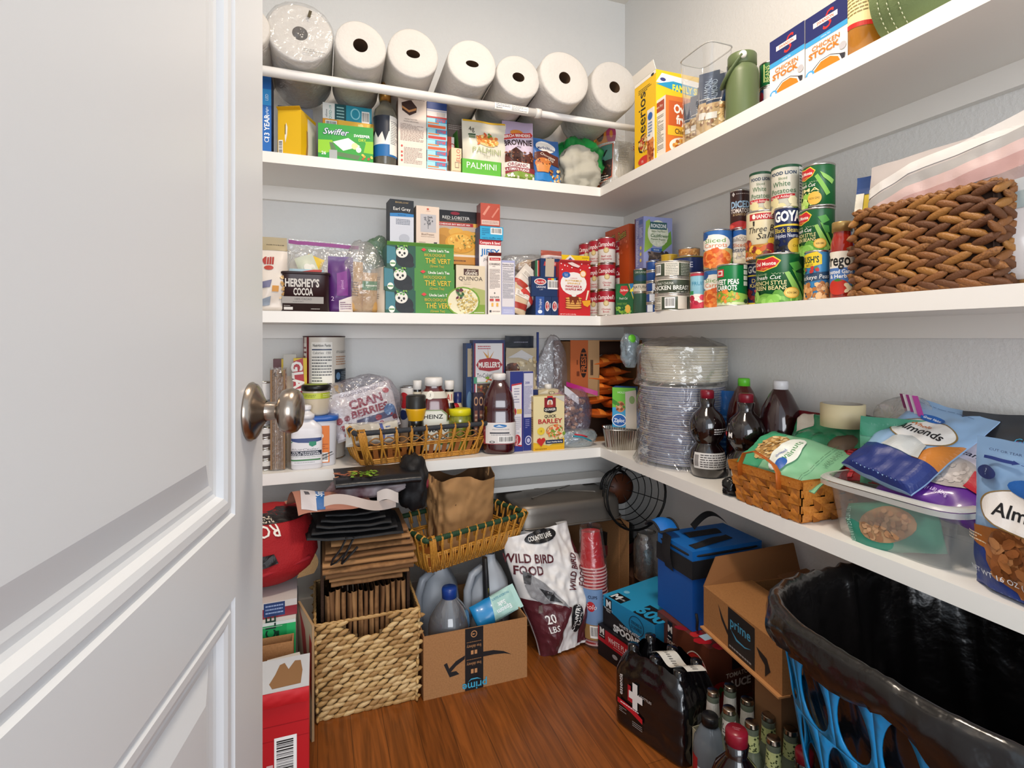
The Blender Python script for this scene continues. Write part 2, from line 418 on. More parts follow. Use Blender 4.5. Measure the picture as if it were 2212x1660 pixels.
struct('ceiling', MB().box((XL-.1, -.35, CEIL), (XW+.1, YW+.1, CEIL+.05), M('#e6e2da', .7)))
def floormat():
    a = bpy.data.materials.new('oak_floor'); a.use_nodes = True; n = a.node_tree; b = n.nodes['Principled BSDF']; L = n.links.new
    b.inputs['Roughness'].default_value = .3
    tc = n.nodes.new('ShaderNodeTexCoord'); mp = n.nodes.new('ShaderNodeMapping'); mp.inputs['Rotation'].default_value = (0, 0, PI/2)
    br = n.nodes.new('ShaderNodeTexBrick'); br.inputs['Scale'].default_value = 1; br.inputs['Brick Width'].default_value = 1.1; br.inputs['Row Height'].default_value = .083
    br.inputs['Mortar Size'].default_value = .0007; br.inputs['Color1'].default_value = (.20, .056, .009, 1); br.inputs['Color2'].default_value = (.30, .088, .016, 1); br.inputs['Mortar'].default_value = (.08, .024, .006, 1)
    br.inputs['Bias'].default_value = -.1
    L(tc.outputs['Object'], mp.inputs[0]); L(mp.outputs[0], br.inputs['Vector'])
    m2 = n.nodes.new('ShaderNodeMapping'); m2.inputs['Scale'].default_value = (34, 2.2, 1); L(tc.outputs['Object'], m2.inputs[0])
    nz = n.nodes.new('ShaderNodeTexNoise'); nz.inputs['Scale'].default_value = 2.2; nz.inputs['Detail'].default_value = 6; nz.inputs['Distortion'].default_value = 1.1; L(m2.outputs[0], nz.inputs['Vector'])
    mr = n.nodes.new('ShaderNodeMapRange'); mr.inputs[1].default_value = .3; mr.inputs[2].default_value = .7; mr.inputs[3].default_value = .55; mr.inputs[4].default_value = 1.2; L(nz.outputs['Fac'], mr.inputs[0])
    mx = n.nodes.new('ShaderNodeMix'); mx.data_type = 'RGBA'; mx.blend_type = 'MULTIPLY'; mx.inputs[0].default_value = 1; L(br.outputs['Color'], mx.inputs[6]); L(mr.outputs[0], mx.inputs[7]); L(mx.outputs[2], b.inputs['Base Color'])
    bp = n.nodes.new('ShaderNodeBump'); bp.inputs['Strength'].default_value = .15; bp.inputs['Distance'].default_value = .002; L(nz.outputs['Fac'], bp.inputs['Height']); L(bp.outputs[0], b.inputs['Normal']); return a
struct('floor', MB().box((-2.5, -2.5, -.05), (XW+.1, YW+.1, 0), floormat()))
# shelves: one L of two boards each, with the cleat under it along both walls
for i, (z, th) in enumerate(((S1, .033), (S2, .035), (S3, .035))):
    nm = ('upper', 'middle', 'lower')[i]
    o = tag(MB().box((XL, YF, z-th), (XW, YW, z), SHELF).obj('back_shelf'), '%s white painted shelf board along the back wall' % nm, 'shelf', 'white pantry shelf boards'); bevel(o, .002)
    o = tag(MB().box((XF, -.35, z-th), (XW, YF, z), SHELF).obj('side_shelf'), '%s white painted shelf board along the right wall' % nm, 'shelf', 'white pantry shelf boards'); bevel(o, .002)
    o = struct('trim_%d' % (2*i+1), MB().box((XL, YW-.019, z-th-.048), (XW-.019, YW, z-th), SHELF)); bevel(o, .001, 1)
    o = struct('trim_%d' % (2*i+2), MB().box((XW-.019, -.35, z-th-.048), (XW, YW, z-th), SHELF)); bevel(o, .001, 1)
o = struct('baseboard_back', MB().box((XL, YW-.014, 0), (XW, YW, .1), SHELF)); o = struct('baseboard_right', MB().box((XW-.014, -.3, 0), (XW, YW-.014, .1), SHELF))
# ceiling lamp (out of frame, it lights the pantry)
t = thing('ceiling_lamp', 'round frosted ceiling lamp above the pantry floor', 'lamp', (.42, .78, CEIL))
MB().lathe([(0, 0), (.15, 0), (.155, -.03), (.14, -.045)], M('#d8d4cc', .3, 1), 32).obj('lamp_base', t)
em = bpy.data.materials.new('lamp_glow'); em.use_nodes = True; em.node_tree.nodes['Principled BSDF'].inputs['Emission Color'].default_value = (1, .86, .68, 1); em.node_tree.nodes['Principled BSDF'].inputs['Emission Strength'].default_value = 9
MB().lathe([(.14, -.045), (.13, -.075), (.08, -.092), (0, -.098)], em, 32).obj('lamp_shade', t)
# door, 24 inch two-panel, opened towards the camera
DP = M('#d8dadc', .3, bump=.01, bs=300)
DA = math.radians(10.2); DD = Vector((math.sin(DA), math.cos(DA), 0)); DN = Vector((math.cos(DA), -math.sin(DA), 0))
PE = Vector((-.070, .792, 0)); DWID = .638
TD = Matrix(((-DD.x, DN.x, 0, PE.x), (-DD.y, DN.y, 0, PE.y), (0, 0, 1, 0), (0, 0, 0, 1)))  # local x = back from the free edge, y = out of the face, z up
door = tag(bpy.data.objects.new('door_1', None), kind='structure'); COL.objects.link(door); door.matrix_world = TD
b = MB(); prof = [(0, 0), (.003, -.0035), (.009, -.0035), (.012, -.001), (.020, -.0012), (.026, -.0035), (.030, -.010), (.034, -.0115), (.040, -.0105), (.0465, -.0115)]
x0, x1 = .108, DWID-.108; zs = [(.22, .7325), (.827, 1.90)]; Z0, Z1 = .012, 2.04
def q4(a, b_, c, d): b.add([a, b_, c, d], [(0,1,2,3)], DP)
for (a0, a1) in ((Z0, zs[0][0]), (zs[0][1], zs[1][0]), (zs[1][1], Z1)): q4((x0,0,a0), (x1,0,a0), (x1,0,a1), (x0,0,a1))
q4((0,0,Z0), (x0,0,Z0), (x0,0,Z1), (0,0,Z1)); q4((x1,0,Z0), (DWID,0,Z0), (DWID,0,Z1), (x1,0,Z1))
for (a0, a1) in zs:
    for k in range(len(prof)-1):
        (i0, d0), (i1, d1) = prof[k], prof[k+1]
        A = [(x0+i0,d0,a0+i0),(x1-i0,d0,a0+i0),(x1-i0,d0,a1-i0),(x0+i0,d0,a1-i0)]; B = [(x0+i1,d1,a0+i1),(x1-i1,d1,a0+i1),(x1-i1,d1,a1-i1),(x0+i1,d1,a1-i1)]
        for e in range(4): b.add([A[e], A[(e+1)%4], B[(e+1)%4], B[e]], [(0,1,2,3)], DP)
    i1, d1 = prof[-1]
    # raised field in the middle of the panel
    i2, i3 = i1+.028, i1+.028; A = [(x0+i1,d1,a0+i1),(x1-i1,d1,a0+i1),(x1-i1,d1,a1-i1),(x0+i1,d1,a1-i1)]; B = [(x0+i2,-.004,a0+i2),(x1-i2,-.004,a0+i2),(x1-i2,-.004,a1-i2),(x0+i2,-.004,a1-i2)]
    for e in range(4): b.add([A[e], A[(e+1)%4], B[(e+1)%4], B[e]], [(0,1,2,3)], DP)
    b.add(B, [(0,1,2,3)], DP)
b.box((0, -.035, Z0), (DWID, 0, Z1), DP, c={'b': None})
b.obj('door_leaf', door)
NI = M('#a09488', .24, 1, bump=.02, bs=900)
KT = Matrix.Translation((.052, 0, .938)) @ Matrix.Rotation(-PI/2, 4, 'X')
kn = MB().lathe([(0, 0), (.0365, 0), (.0370, .002), (.0350, .0045), (.0345, .0065), (.030, .0095), (.022, .013), (.0155, .017), (.013, .019)], NI, 48, T=KT); kn.obj('knob_rosette', door)
kn = MB().lathe([(.0130, .016), (.0118, .020), (.0112, .030), (.0125, .0335), (.019, .0345), (.0255, .038), (.0282, .044), (.0285, .050), (.0265, .056), (.021, .0605), (.012, .0625), (0, .063)], NI, 48, T=KT); kn.obj('door_knob', door)
# ================================================================ top shelf, back wall
PAPER = M('#cecac4', .9, bump=.5, bs=90); CORE = M('#5d4630', .9); WRAP = FILM('#ffffff', .10, .14, .2, .5, 30)
rod = thing('tension_rod', 'long white tension rod holding up the row of paper towel rolls', 'rod', (XL, 1.705, 1.808))
MB().tube([(.003, 0, 0), (1.33, 0, 0)], .0145, M('#e6e3df', .3), 14).obj('outer_tube', rod)
MB().tube([(1.30, 0, 0), (1.885, 0, 0)], .0115, M('#e6e3df', .3), 14).obj('inner_tube', rod)
MB().tube([(1.325, 0, 0), (1.345, 0, 0)], .0165, M('#dcd9d4', .3), 14).obj('collar', rod)
for x in (.003, 1.885): MB().tube([(x, 0, 0), (x+.014, 0, 0)], .019, M('#d0cdc8', .5), 14).obj('rubber_foot', rod)
Pr(lambda u, v, q: (1.235+u, -.0147*math.cos((v-.012)/.0155)-q, .0157*math.sin((v-.012)/.0155)), .12, .024, True, .0004).run([('R', 0, 0, 1, 1, '#f4f1ea'), ('L', .04, .1, .45, .9, 3, '#777777'), ('L', .5, .1, .96, .9, 5, '#8a8a8a')]).mb.obj('size_sticker', rod)
rolls = [(525, 88, 60, 0, 'paper towel roll at the far left end of the rod, mostly behind the door'), (648, 91, 73, 0, 'paper towel roll still sealed in clear wrinkled film, left end of the rod'),
 (779, 121, 57, 0, 'unwrapped paper towel roll just right of the film-wrapped roll'), (893, 115, 57, 3, 'paper towel roll with an oval squashed core, third visible roll from the door'),
 (1021, 163, 53, 4, 'paper towel roll with a wide squashed core, above the green bordered pouch'), (1121, 167, 47, 2, 'smallest paper towel roll with a loose torn sheet edge'),
 (1221, 181, 54, 0, 'paper towel roll second from the corner, round dark core'), (1329, 187, 51, 0, 'paper towel roll nearest the wall corner, beside the yellow cereal box')]
for i, (px, py, r, sq, lab) in enumerate(rolls):
    Y0 = 1.655+(.02 if i % 2 else 0); c = W(px, py, Y=Y0); rr = (W(px+r, py, Y=Y0).x-W(px-r, py, Y=Y0).x)/2*.985
    t = thing('paper_towel_roll', lab, 'paper towel', c, group='paper towel rolls lying on the rod'); t.rotation_euler = (math.radians(-6), 0, 0)
    zmin = 1.808+(.0145 if px < 1200 else .0115)+rr*1.02+.0045+math.tan(math.radians(6))*(1.705-Y0)
    t.location.z = max(c.z, zmin)
    L_ = .275; cr = .0215; T = Matrix.Rotation(-PI/2, 4, 'X')
    def wob(a, r0, k=i): return r0*(1+.018*math.sin(2*a+k*1.7)+.012*math.sin(3*a+k))
    b = MB()
    def ring(u, j, r0): a = 2*PI*u; q = wob(a, r0); return (q*math.cos(a), 0, q*math.sin(a))
    prof = [(cr/rr, .004), (.62, .0012), (.93, 0), (.985, .003), (1.0, .010), (1.003, .05), (.998, L_*.5), (1.0, L_-.01), (.97, L_), (cr/rr, L_)]
    def fn(u, v):
        j = min(len(prof)-1, int(round(v*(len(prof)-1)))); k, y = prof[j]; a = 2*PI*u
        q = wob(a, rr*k) if k > .4 else cr; return (q*math.cos(a), y, q*math.sin(a)*(1 if k > .4 else 1-.12*sq))
    b.grid(fn, 44, len(prof)-1, PAPER, closeu=True); b.obj('paper_roll', t)
    def fc(u, v): a = 2*PI*u; return (cr*math.cos(a), .004+v*.2, cr*math.sin(a)*(1-.12*sq))
    cb = MB().grid(fc, 20, 3, CORE, closeu=True, flip=True); cb.grid(lambda u, v: (cr*v*math.cos(2*PI*u), .19, cr*v*math.sin(2*PI*u)), 20, 1, M('#241a12', .9), closeu=True)
    cb.obj('cardboard_core', t)
    if i == 1:
        f = MB()
        def fw(u, v):
            a = 2*PI*u; y = -.006 if v < .5 else (v-.5)/.5*L_; k = v/.5 if v < .5 else 1
            n = .0035*nz3(math.cos(a)*k*6, math.sin(a)*k*6, y*30); q = (rr*1.02+.002)*k+abs(n)
            return (q*math.cos(a), y+n*(1 if v < .5 else 0), q*math.sin(a))
        f.grid(fw, 60, 30, WRAP, closeu=True); f.obj('film_wrap', t)
        Pr(lambda u, v, q: (u, -.0105-q, v), .1, .1).run([('P', [(.70, .46), (.78, .44), (.83, .66), (.75, .68)], '#4c4430'), ('L', .6, -.62, 1.2, -.52, 2, '#8b8b8b')]).mb.obj('film_sticker', t)
    if i in (4, 5): # loose sheet edge
        MB().grid(lambda u, v: (rr*math.cos(-.4-u*.5)*(1.02+.07*u*u), .004+v*(L_-.02), rr*math.sin(-.4-u*.5)*(1.02+.07*u*u)), 8, 8, PAPER).obj('loose_sheet', t)
bx = lambda *a, **k: onB(*a, **k)
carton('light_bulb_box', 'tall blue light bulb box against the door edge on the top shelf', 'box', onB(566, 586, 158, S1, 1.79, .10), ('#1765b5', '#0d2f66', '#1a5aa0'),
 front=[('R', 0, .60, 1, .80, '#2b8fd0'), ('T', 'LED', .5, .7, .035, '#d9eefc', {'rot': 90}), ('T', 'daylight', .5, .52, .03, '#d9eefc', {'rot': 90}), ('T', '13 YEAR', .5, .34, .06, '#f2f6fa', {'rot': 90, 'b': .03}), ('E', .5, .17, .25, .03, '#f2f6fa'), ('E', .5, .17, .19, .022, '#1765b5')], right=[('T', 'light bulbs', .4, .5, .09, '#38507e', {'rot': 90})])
carton('light_bulb_box', 'low grey box lying behind the yellow box on the top shelf', 'box', onB(600, 676, 232, S1, 1.93, .06), ('#8f9098', '#6f7078'), front=[('T', 'LIGHT', .5, .9, .05, '#d8dae0')])
p = onB(597, 653, 237, S1, 1.785, .105); carton('tissue_box', 'torn yellow carton with a white side panel and barcode', 'box', p, ('#e3b516', '#e9b91a', '#d9a610'), rz=-24, flap=(.012, '#d9a610', 60),
 front=[('P', [(.33, .28), (.40, .45), (.42, .62), (.36, .72), (.32, .58), (.30, .4)], '#ece6da'), ('L', .3, .28, .34, .8, 1, '#7d6410'), ('B', .03, .04, .22, .34, 1)],
 right=[('R', .42, .06, .98, .92, '#eee7dc'), ('P', [(.3, .06), (.42, .06), (.45, .3), (.43, .62), (.35, .64), (.36, .3)], '#a67c4c')])
a = carton('test_kit_box', 'teal and white at-home test kit box lying on the orange box', 'box', onB(697, 803, 228, 1.738, 1.86, .12), ('#1f8fa8', '#e9e9e6', '#1b7d93'),
 front=[('R', 0, 0, .24, 1, '#e9e9e6'), ('R', .24, 0, .47, 1, '#0f4a50'), ('T', 'COVID-19', .15, .5, .13, '#2f9a8a', {'rot': 90}), ('T', 'ellume', .07, .5, .1, '#4b5a60', {'rot': 90}), ('L', .28, .15, .43, .9, 5, '#9fc9c9'), ('E', .66, .62, .1, .28, '#8fd2df'), ('E', .66, .62, .075, .22, '#1f8fa8'), ('B', .79, .2, .95, .8)])
carton('tea_carton', 'orange and gold box behind the green duster box', 'box', onB(697, 808, 262, S1, 1.855, .13), ('#e39a1c', '#d68f1d'), front=[('B', .05, .8, .27, .97), ('R', .3, .86, 1, 1, '#f0b73a'), ('S', .7, .8, .98, .95, 14, .006, ['#f4cf4a', '#f7e08a'])])
carton('duster_refill_box', 'open green and lime sweeper cloth box with white lettering', 'box', onB(687, 806, 271, S1, 1.79, .055), ('#2f9a3b', '#2b8434', '#4fae42'), rz=-4,
 front=[('P', [(0, .2), (1, .1), (1, .62), (0, .55)], '#8fc92c'), ('P', [(0, .0), (1, 0), (1, .28), (.4, .33), (0, .14)], '#2e9c3a'), ('P', [(.2, .9), (.27, .45), (.32, .22), (.76, .14), (.82, .3), (.86, .55), (.82, .72)], '#37a03c'),
  ('P', [(.26, .52), (.54, .66), (.76, .46), (.45, .3)], '#f1f0ea'), ('P', [(.2, .5), (.24, .22), (.3, .16), (.72, .08), (.76, .2), (.34, .26), (.26, .5)], '#5e7a52'), ('R', .2, .06, .34, .3, '#a9adad'), ('E', .66, .45, .06, .09, '#f3e8a2'), ('E', .73, .36, .05, .08, '#e8efe2'),
  ('T', 'Swiffer', .31, .80, .17, '#27346b', {'b': .06, 'sl': .3}), ('T', 'Swiffer', .31, .80, .17, '#ffffff', {'b': .0, 'sl': .3}), ('T', 'SWEEPER', .79, .74, .075, '#ffffff', {'b': .03}), ('T', 'DRY', .8, .63, .075, '#c7de4a', {'b': .03}), ('T', '26', .1, .2, .09, '#ffffff', {'b': .02}), ('S', .8, .12, .97, .24, 6, .005, ['#e2a13a', '#b5542a', '#f3c95b'])])
p = cyl(807, 857, 170, S1, Y=1.815); r = p['r']; H = p['h']
bottle('syrup_bottle', 'clear glass syrup bottle with a gold cap and blue and white label', 'bottle', p['loc'], [(0, .002), (r*.9, 0), (r, .006), (r, H*.52), (r*1.04, H*.60), (r*.9, H*.68), (r*.5, H*.74), (r*.46, H*.80), (0, H*.8)], M('#a8a596', .05, tr=.75, spec=.6),
 [(0, H*.78), (r*.5, H*.78), (r*.5, H*.88), (r*.42, H*.90), (r*.42, H*.955), (r*.38, H), (0, H)], M('#a8793a', .3, .7), [('R', -.4, 0, 1.4, 1, '#e8e6e0'), ('R', -.4, .62, .62, 1, '#202634'), ('P', [(0, .62), (.12, .5), (.2, .62), (.3, .45), (.42, .6), (.5, .36), (.6, .62)], '#202634'), ('R', -.4, 0, 1.4, .3, '#1f6aa8'), ('R', -.4, .29, 1.4, .32, '#f0eee8'), ('R', .62, .05, .98, .92, '#efece4'), ('L', .65, .3, .95, .88, 14, '#60646c')], (.03, H*.58, r), rz=p['rz'])
carton('brownie_box', 'tall pale pink truffle brownie box with a chocolate square picture', 'box', onB(860, 921, 205, S1, 1.80, .05), ('#e9d9cb', '#8f6a5a', '#e0cdbd'),
 front=[('T', 'TRIPLE CHOCOLATE', .5, .95, .032, '#5f4a45', {'sx': .8}), ('P', [(.12, .88), (.45, .93), (.66, .84), (.64, .77), (.4, .72), (.14, .78)], '#3c2018'), ('P', [(.14, .84), (.38, .79), (.64, .83), (.64, .80), (.38, .76), (.14, .81)], '#c98d56'), ('T', 'PEANUT BUTTER', .45, .67, .016, '#7a6860'), ('T', 'TRUFFLE BROWNIES', .45, .64, .016, '#7a6860'), ('L', .08, .38, .9, .61, 14, '#a49188'), ('L', .2, .08, .85, .3, 12, '#a99a92')]+[('E', .13, y, .035, .014, '#c8443a') for y in (.31, .23, .18, .12)]+[('R', .08, .02, .9, .025, '#cdbdb0')])
p = onB(922, 965, 256, S1, 1.80, .07); hh = p['h']/5
for k in range(5):
    q = dict(p); q['h'] = hh-.0006; q['loc'] = (p['loc'][0]+.001*(k % 2), 1.80, S1+k*hh)
    carton('gelatin_box', ['lowest', 'second from the bottom', 'middle', 'second from the top', 'topmost'][k]+' small light blue gelatin box in the stack beside the brownie box', 'box', q, ('#9fd6e2', '#8fc6d6'), group='stacked gelatin boxes', front=[('R', .05, .10, .95, .36, '#c5342e' if k % 2 else '#e0643a'), ('R', .05, .48, .6, .60, '#e8894a'), ('R', .42, .62, 1, 1, '#2b8fc0'), ('T', 'JELLO', .72, .80, .24, '#e0332c', {'b': .05, 'rot': 180})])
q = dict(p); z = S1+p['h']; tp = W(943, 222, Y=1.80).z; q['loc'] = (p['loc'][0], 1.80, z); q['h'] = tp-z
carton('gelatin_box', 'navy and white box on top of the gelatin stack', 'box', q, ('#e6e0dd', '#2a4c92'), front=[('R', 0, .55, 1, 1, '#27478f'), ('R', 0, .42, 1, .5, '#b5b9cc'), ('R', 0, 0, 1, .1, '#c23a36'), ('R', .5, .12, .92, .36, '#cfc7c0')])
carton('spice_box', 'small brown grey box behind the gelatin stack', 'box', onB(965, 1001, 266, S1, 1.90, .06), ('#7c6a60', '#6b5a50'), front=[('L', .1, .88, .9, .97, 3, '#c9bfb5')])
carton('gelatin_box', 'small red and white gelatin carton standing on end behind the peach one', 'box', onB(966, 981, 296, S1, 1.84, .05), ('#e8ddd4', '#d8cdc4'), front=[('R', 0, .4, .6, 1, '#c7523c'), ('T', 'JELLO', .7, .6, .14, '#b52f2a', {'rot': 90}), ('R', 0, 0, 1, .3, '#d49a7a')])
carton('gelatin_box', 'small peach gelatin carton standing on end beside the green box', 'box', onB(975, 997, 320, S1, 1.785, .04), ('#f0cda6', '#c9a17a'), front=[('T', 'JELLO', .66, .68, .16, '#c04a34', {'rot': 90}), ('R', .35, .22, .75, .45, '#8c7a66'), ('R', .4, .25, .7, .42, '#f0cda6'), ('L', .1, .0, .95, .12, 3, '#9a8a7a')])
G = '#5cb335'
t = thing('pasta_display_box', 'green open-front display box under the vegetable pasta pouch', 'box', ((W(997, 0, Y=1.775).x+W(1083, 0, Y=1.775).x)/2, 1.775, S1)); wd = W(1083, 0, Y=1.775).x-W(997, 0, Y=1.775).x
b = MB(); b.box((-wd/2, 0, 0), (wd/2, .002, .052), G); b.box((-wd/2, 0, 0), (-wd/2+.002, .17, .052), G); b.add([(-wd/2, .02, .05), (-wd/2, .17, .05), (-wd/2, .17, .18), (-wd/2, .06, .17)], [(0,1,2,3)], '#49a02e'); b.box((wd/2-.002, 0, 0), (wd/2, .17, .05), G); b.box((-wd/2, .168, 0), (wd/2, .17, .18), G); b.box((-wd/2, 0, 0), (wd/2, .17, .002), G); b.obj('box_body', t)
Pr(lambda u, v, q: (u, -q, v), wd, .052).run([('T', 'PALMINI', .5, .62, .42, '#f4f4ec', {})]).mb.obj('front_panel_print', t)
def pf(pl, pr, pt, zb, Y, dy=0): a = onB(pl, pr, pt, zb, Y); return (a['loc'][0], Y+dy, zb), a['w'], a['h']
l, w_, h_ = pf(1000, 1096, 259, S1+.004, 1.80); pouch('pasta_pouch', 'off-white vegetable pasta pouch with a lasagna picture in the green display box', 'pouch', l, w_, h_, .04, '#ddd8c6', [
 ('R', .02, .97, .98, 1, '#e5b62a'), ('T', '4g', .2, .83, .10, '#3c3c34', {'sx': .8}), ('R', .12, .70, .28, .73, '#3f5a3f'), ('R', .13, .65, .27, .69, '#6e7f60'), ('E', .53, .62, .24, .12, '#e9c283'), ('P', [(.3, .57), (.75, .55), (.77, .64), (.55, .72), (.33, .66)], '#e3924b'), ('S', .3, .54, .76, .70, 46, .006, ['#f3d98e', '#d9713a', '#f0b45a', '#e88b3c']), ('S', .48, .7, .62, .76, 8, .005, ['#5f8f3a', '#d9582e']), ('T', 'PALMINI', .5, .42, .105, '#a3b07c', {}), ('T', 'lasagna', .5, .33, .03, '#a09a80')], seed=4, tilt=-5)
l, w_, h_ = pf(1087, 1152, 260, S1, 1.80); pouch('brownie_mix_pouch', 'lavender and brown organic brownie mix pouch with red banner', 'pouch', l, w_, h_, .045, '#b9a9c6', [
 ('R', 0, 0, 1, .42, '#5a2a24'), ('P', [(0, .42), (1, .42), (1, .72), (.6, .76), (0, .7)], '#cbbdd0'), ('E', .45, .80, .2, .05, '#d88a3c'), ('P', [(-.02, .66), (.9, .73), (.98, .78), (.9, .82), (-.02, .75)], '#c13a34'), ('T', 'BIRCH BENDERS', .46, .745, .05, '#f6f0e8', {'rot': 6, 'b': .03, 'w': .85}), ('T', 'BROWNIE', .48, .62, .10, '#2e1c1c', {'b': .04, 'w': .9, 'rot': 4}), ('T', 'MIX', .5, .54, .03, '#4b3a3a'), ('P', [(.1, .40), (.4, .53), (.62, .45), (.6, .34), (.3, .28)], '#3b1710'), ('P', [(.45, .33), (.9, .46), (1, .36), (.7, .24)], '#54261a'), ('S', .05, .28, .95, .46, 40, .004, ['#2b100b', '#7a4128', '#9b5e3c']),
 ('R', .02, .19, .8, .27, '#e9e2dc'), ('T', 'ORGANIC', .42, .23, .055, '#8c2f38', {'b': .03}), ('R', 0, .0, 1, .19, '#8c2f38'), ('T', 'ULTIMATE FUDGE', .4, .155, .04, '#f4ece6', {'b': .03, 'w': .75}), ('P', [(0, 0), (1, 0), (1, .1), (.5, .13), (0, .08)], '#7d9a3a'), ('S', .1, .0, .95, .08, 18, .005, ['#efe9d8', '#c8bda0', '#f6f2e6'])], seed=6, tilt=-4, rz=-.1)
l, w_, h_ = pf(1150, 1210, 300, S1, 1.80); pouch('muffin_mix_pouch', 'blue muffin mix pouch with a chocolate chip muffin picture', 'pouch', l, w_, h_, .035, '#2d5f9e', [
 ('E', .48, .82, .36, .13, '#eae6e0'), ('T', 'MarthaWhite', .48, .80, .075, '#233c6c', {'w': .62, 'arc': -.5, 'b': .03}), ('P', [(.02, .50), (.95, .38), (.92, .62), (.5, .72), (.04, .66)], '#5b2a20'), ('T', 'Chocolate', .5, .60, .06, '#f2e8da', {'w': .55, 'sl': .2, 'rot': -14}), ('T', 'Chip', .6, .52, .06, '#f2e8da', {'sl': .2, 'rot': -14}), ('E', .32, .42, .28, .12, '#c9763a'), ('P', [(.12, .22), (.5, .22), (.58, .4), (.06, .4)], '#d98c4a'), ('S', .1, .36, .55, .5, 18, .003, ['#8a4a24', '#e8b070', '#4a2416']), ('R', .0, .0, 1, .2, '#2b80c4'), ('S', .55, .02, 1.0, .30, 30, .006, ['#d9a868', '#b5763e', '#f0cf94', '#6a3b20'])], seed=9, tilt=-4, rz=.08)
sack('produce_bag', 'grey-white cloth bundle with a knotted corner beside the muffin mix', 'bag', onB(1207, 1288, 300, S1, 1.845)['loc'], .16, .12, .17, M('#b9b5a6', .8, bump=.4, bs=30), seed=3, amp=.28, fr=2.4, nu=50, nv=40, fine=.05)
l = onB(1210, 1285, 300, S1, 1.88)['loc']; t = sack('green_bag', 'bright green plastic bag wrapped over the cloth bundle', 'bag', (l[0], 1.875, S1+.05), .19, .13, .165, M('#14803a', .3, bump=.4, bs=25, coat=.3), seed=12, amp=.35, fr=2.1, nu=44, nv=30, pinch=.35)
pouch('flour_pouch', 'plain cream paper bag leaning behind the green bag', 'pouch', (onB(1200, 1250, 300, S1, 1.93)['loc'][0], 1.93, S1), .085, .235, .05, '#cfc7b4', seed=2, tilt=-8)
carton('donut_coffee_box', 'orange pod box with donut pictures behind the coffee filters', 'box', onB(1243, 1325, 262, S1, 1.90, .11), ('#e08d1e', '#d87d1a', '#e0701c'), rz=-10, front=[('R', 0, 0, .3, 1, '#e9e4da'), ('E', .18, .62, .12, .20, '#8a5a2c'), ('E', .18, .62, .05, .08, '#e9cfa0'), ('E', .42, .6, .1, .17, '#4f6a3a'), ('E', .42, .6, .04, .07, '#e08d1e'), ('E', .62, .85, .1, .12, '#3c1d12'), ('E', .62, .85, .04, .05, '#e08d1e'), ('E', .9, .85, .12, .14, '#b52a6a'), ('E', .9, .85, .04, .05, '#e08d1e')])
p = cyl(1283, 1372, 292, S1, Y=1.885); r = p['r']*.97
t = thing('coffee_filter_bag', 'clear bag of white ribbed coffee filters with a dark green label', 'filter bag', p['loc'], p['rz'])
b = MB(); b.grid(lambda u, v: ((r*(.72+.28*v)*(1+.022*math.cos(2*PI*u*60)))*math.cos(2*PI*u), r*(.72+.28*v)*(1+.022*math.cos(2*PI*u*60))*math.sin(2*PI*u), v*p['h']*.9+.002*math.sin(v*60)), 240, 24, M('#eae6dd', .8), closeu=True); b.grid(lambda u, v: (r*v*math.cos(2*PI*u), r*v*math.sin(2*PI*u), p['h']*.9), 40, 4, M('#eae6dd', .8), closeu=True); b.obj('paper_filters', t)
MB().grid(lambda u, v: ((r*1.03+.003*nz3(u*9, v*9, 1))*(.74+.28*min(1, v*1.3))*math.cos(2*PI*u), (r*1.03)*(.74+.28*min(1, v*1.3))*math.sin(2*PI*u), v*p['h']+.008*nz3(math.cos(2*PI*u)*3, math.sin(2*PI*u)*3, v*3)), 60, 30, FILM('#ffffff', .08, .35), closeu=True).obj('plastic_bag', t)
Pr(lambda u, v, q: ((r*1.045+q)*(.76+.27*min(1, (v/p['h'])*1.3))*math.sin(u/r), -(r*1.045+q)*(.76+.27*min(1, (v/p['h'])*1.3))*math.cos(u/r), v), PI*r, p['h'], True, .002).run([('P', [(-.02, .12), (.46, .30), (.49, .86), (.3, .84), (-.02, .62)], '#d9623a'), ('P', [(-.02, .14), (.45, .31), (.47, .60), (-.02, .5)], '#2b1d18'), ('P', [(-.02, .5), (.47, .60), (.475, .85), (.3, .83), (-.02, .61)], '#4d7f74'), ('T', 'Brew', .2, .73, .14, '#15201c', {'b': .05, 'sl': .2}), ('T', 'Rite.', .22, .58, .14, '#15201c', {'b': .05, 'sl': .2}), ('S', .0, .36, .45, .5, 60, .004, ['#4b2a1c', '#6b4230', '#1d100b']), ('L', .05, .22, .4, .34, 3, '#d9d2c4'), ('L', .56, .5, .72, .82, 9, '#b0aaa0'), ('L', .8, .75, .95, .85, 2, '#b5402a')]).mb.obj('bag_label', t)
p = cyl(1345, 1378, 232, 1.75, Y=1.93); bottle('plastic_cup', 'clear plastic cup on its side behind the yellow cereal box', 'cup', (p['loc'][0], 1.93, 1.80), [(0, 0), (.03, 0), (.036, .09), (.034, .09), (.028, .003), (0, .003)], FILM('#ffffff', .1, .5, .05, .1), rot=(math.radians(70), 0, .3))
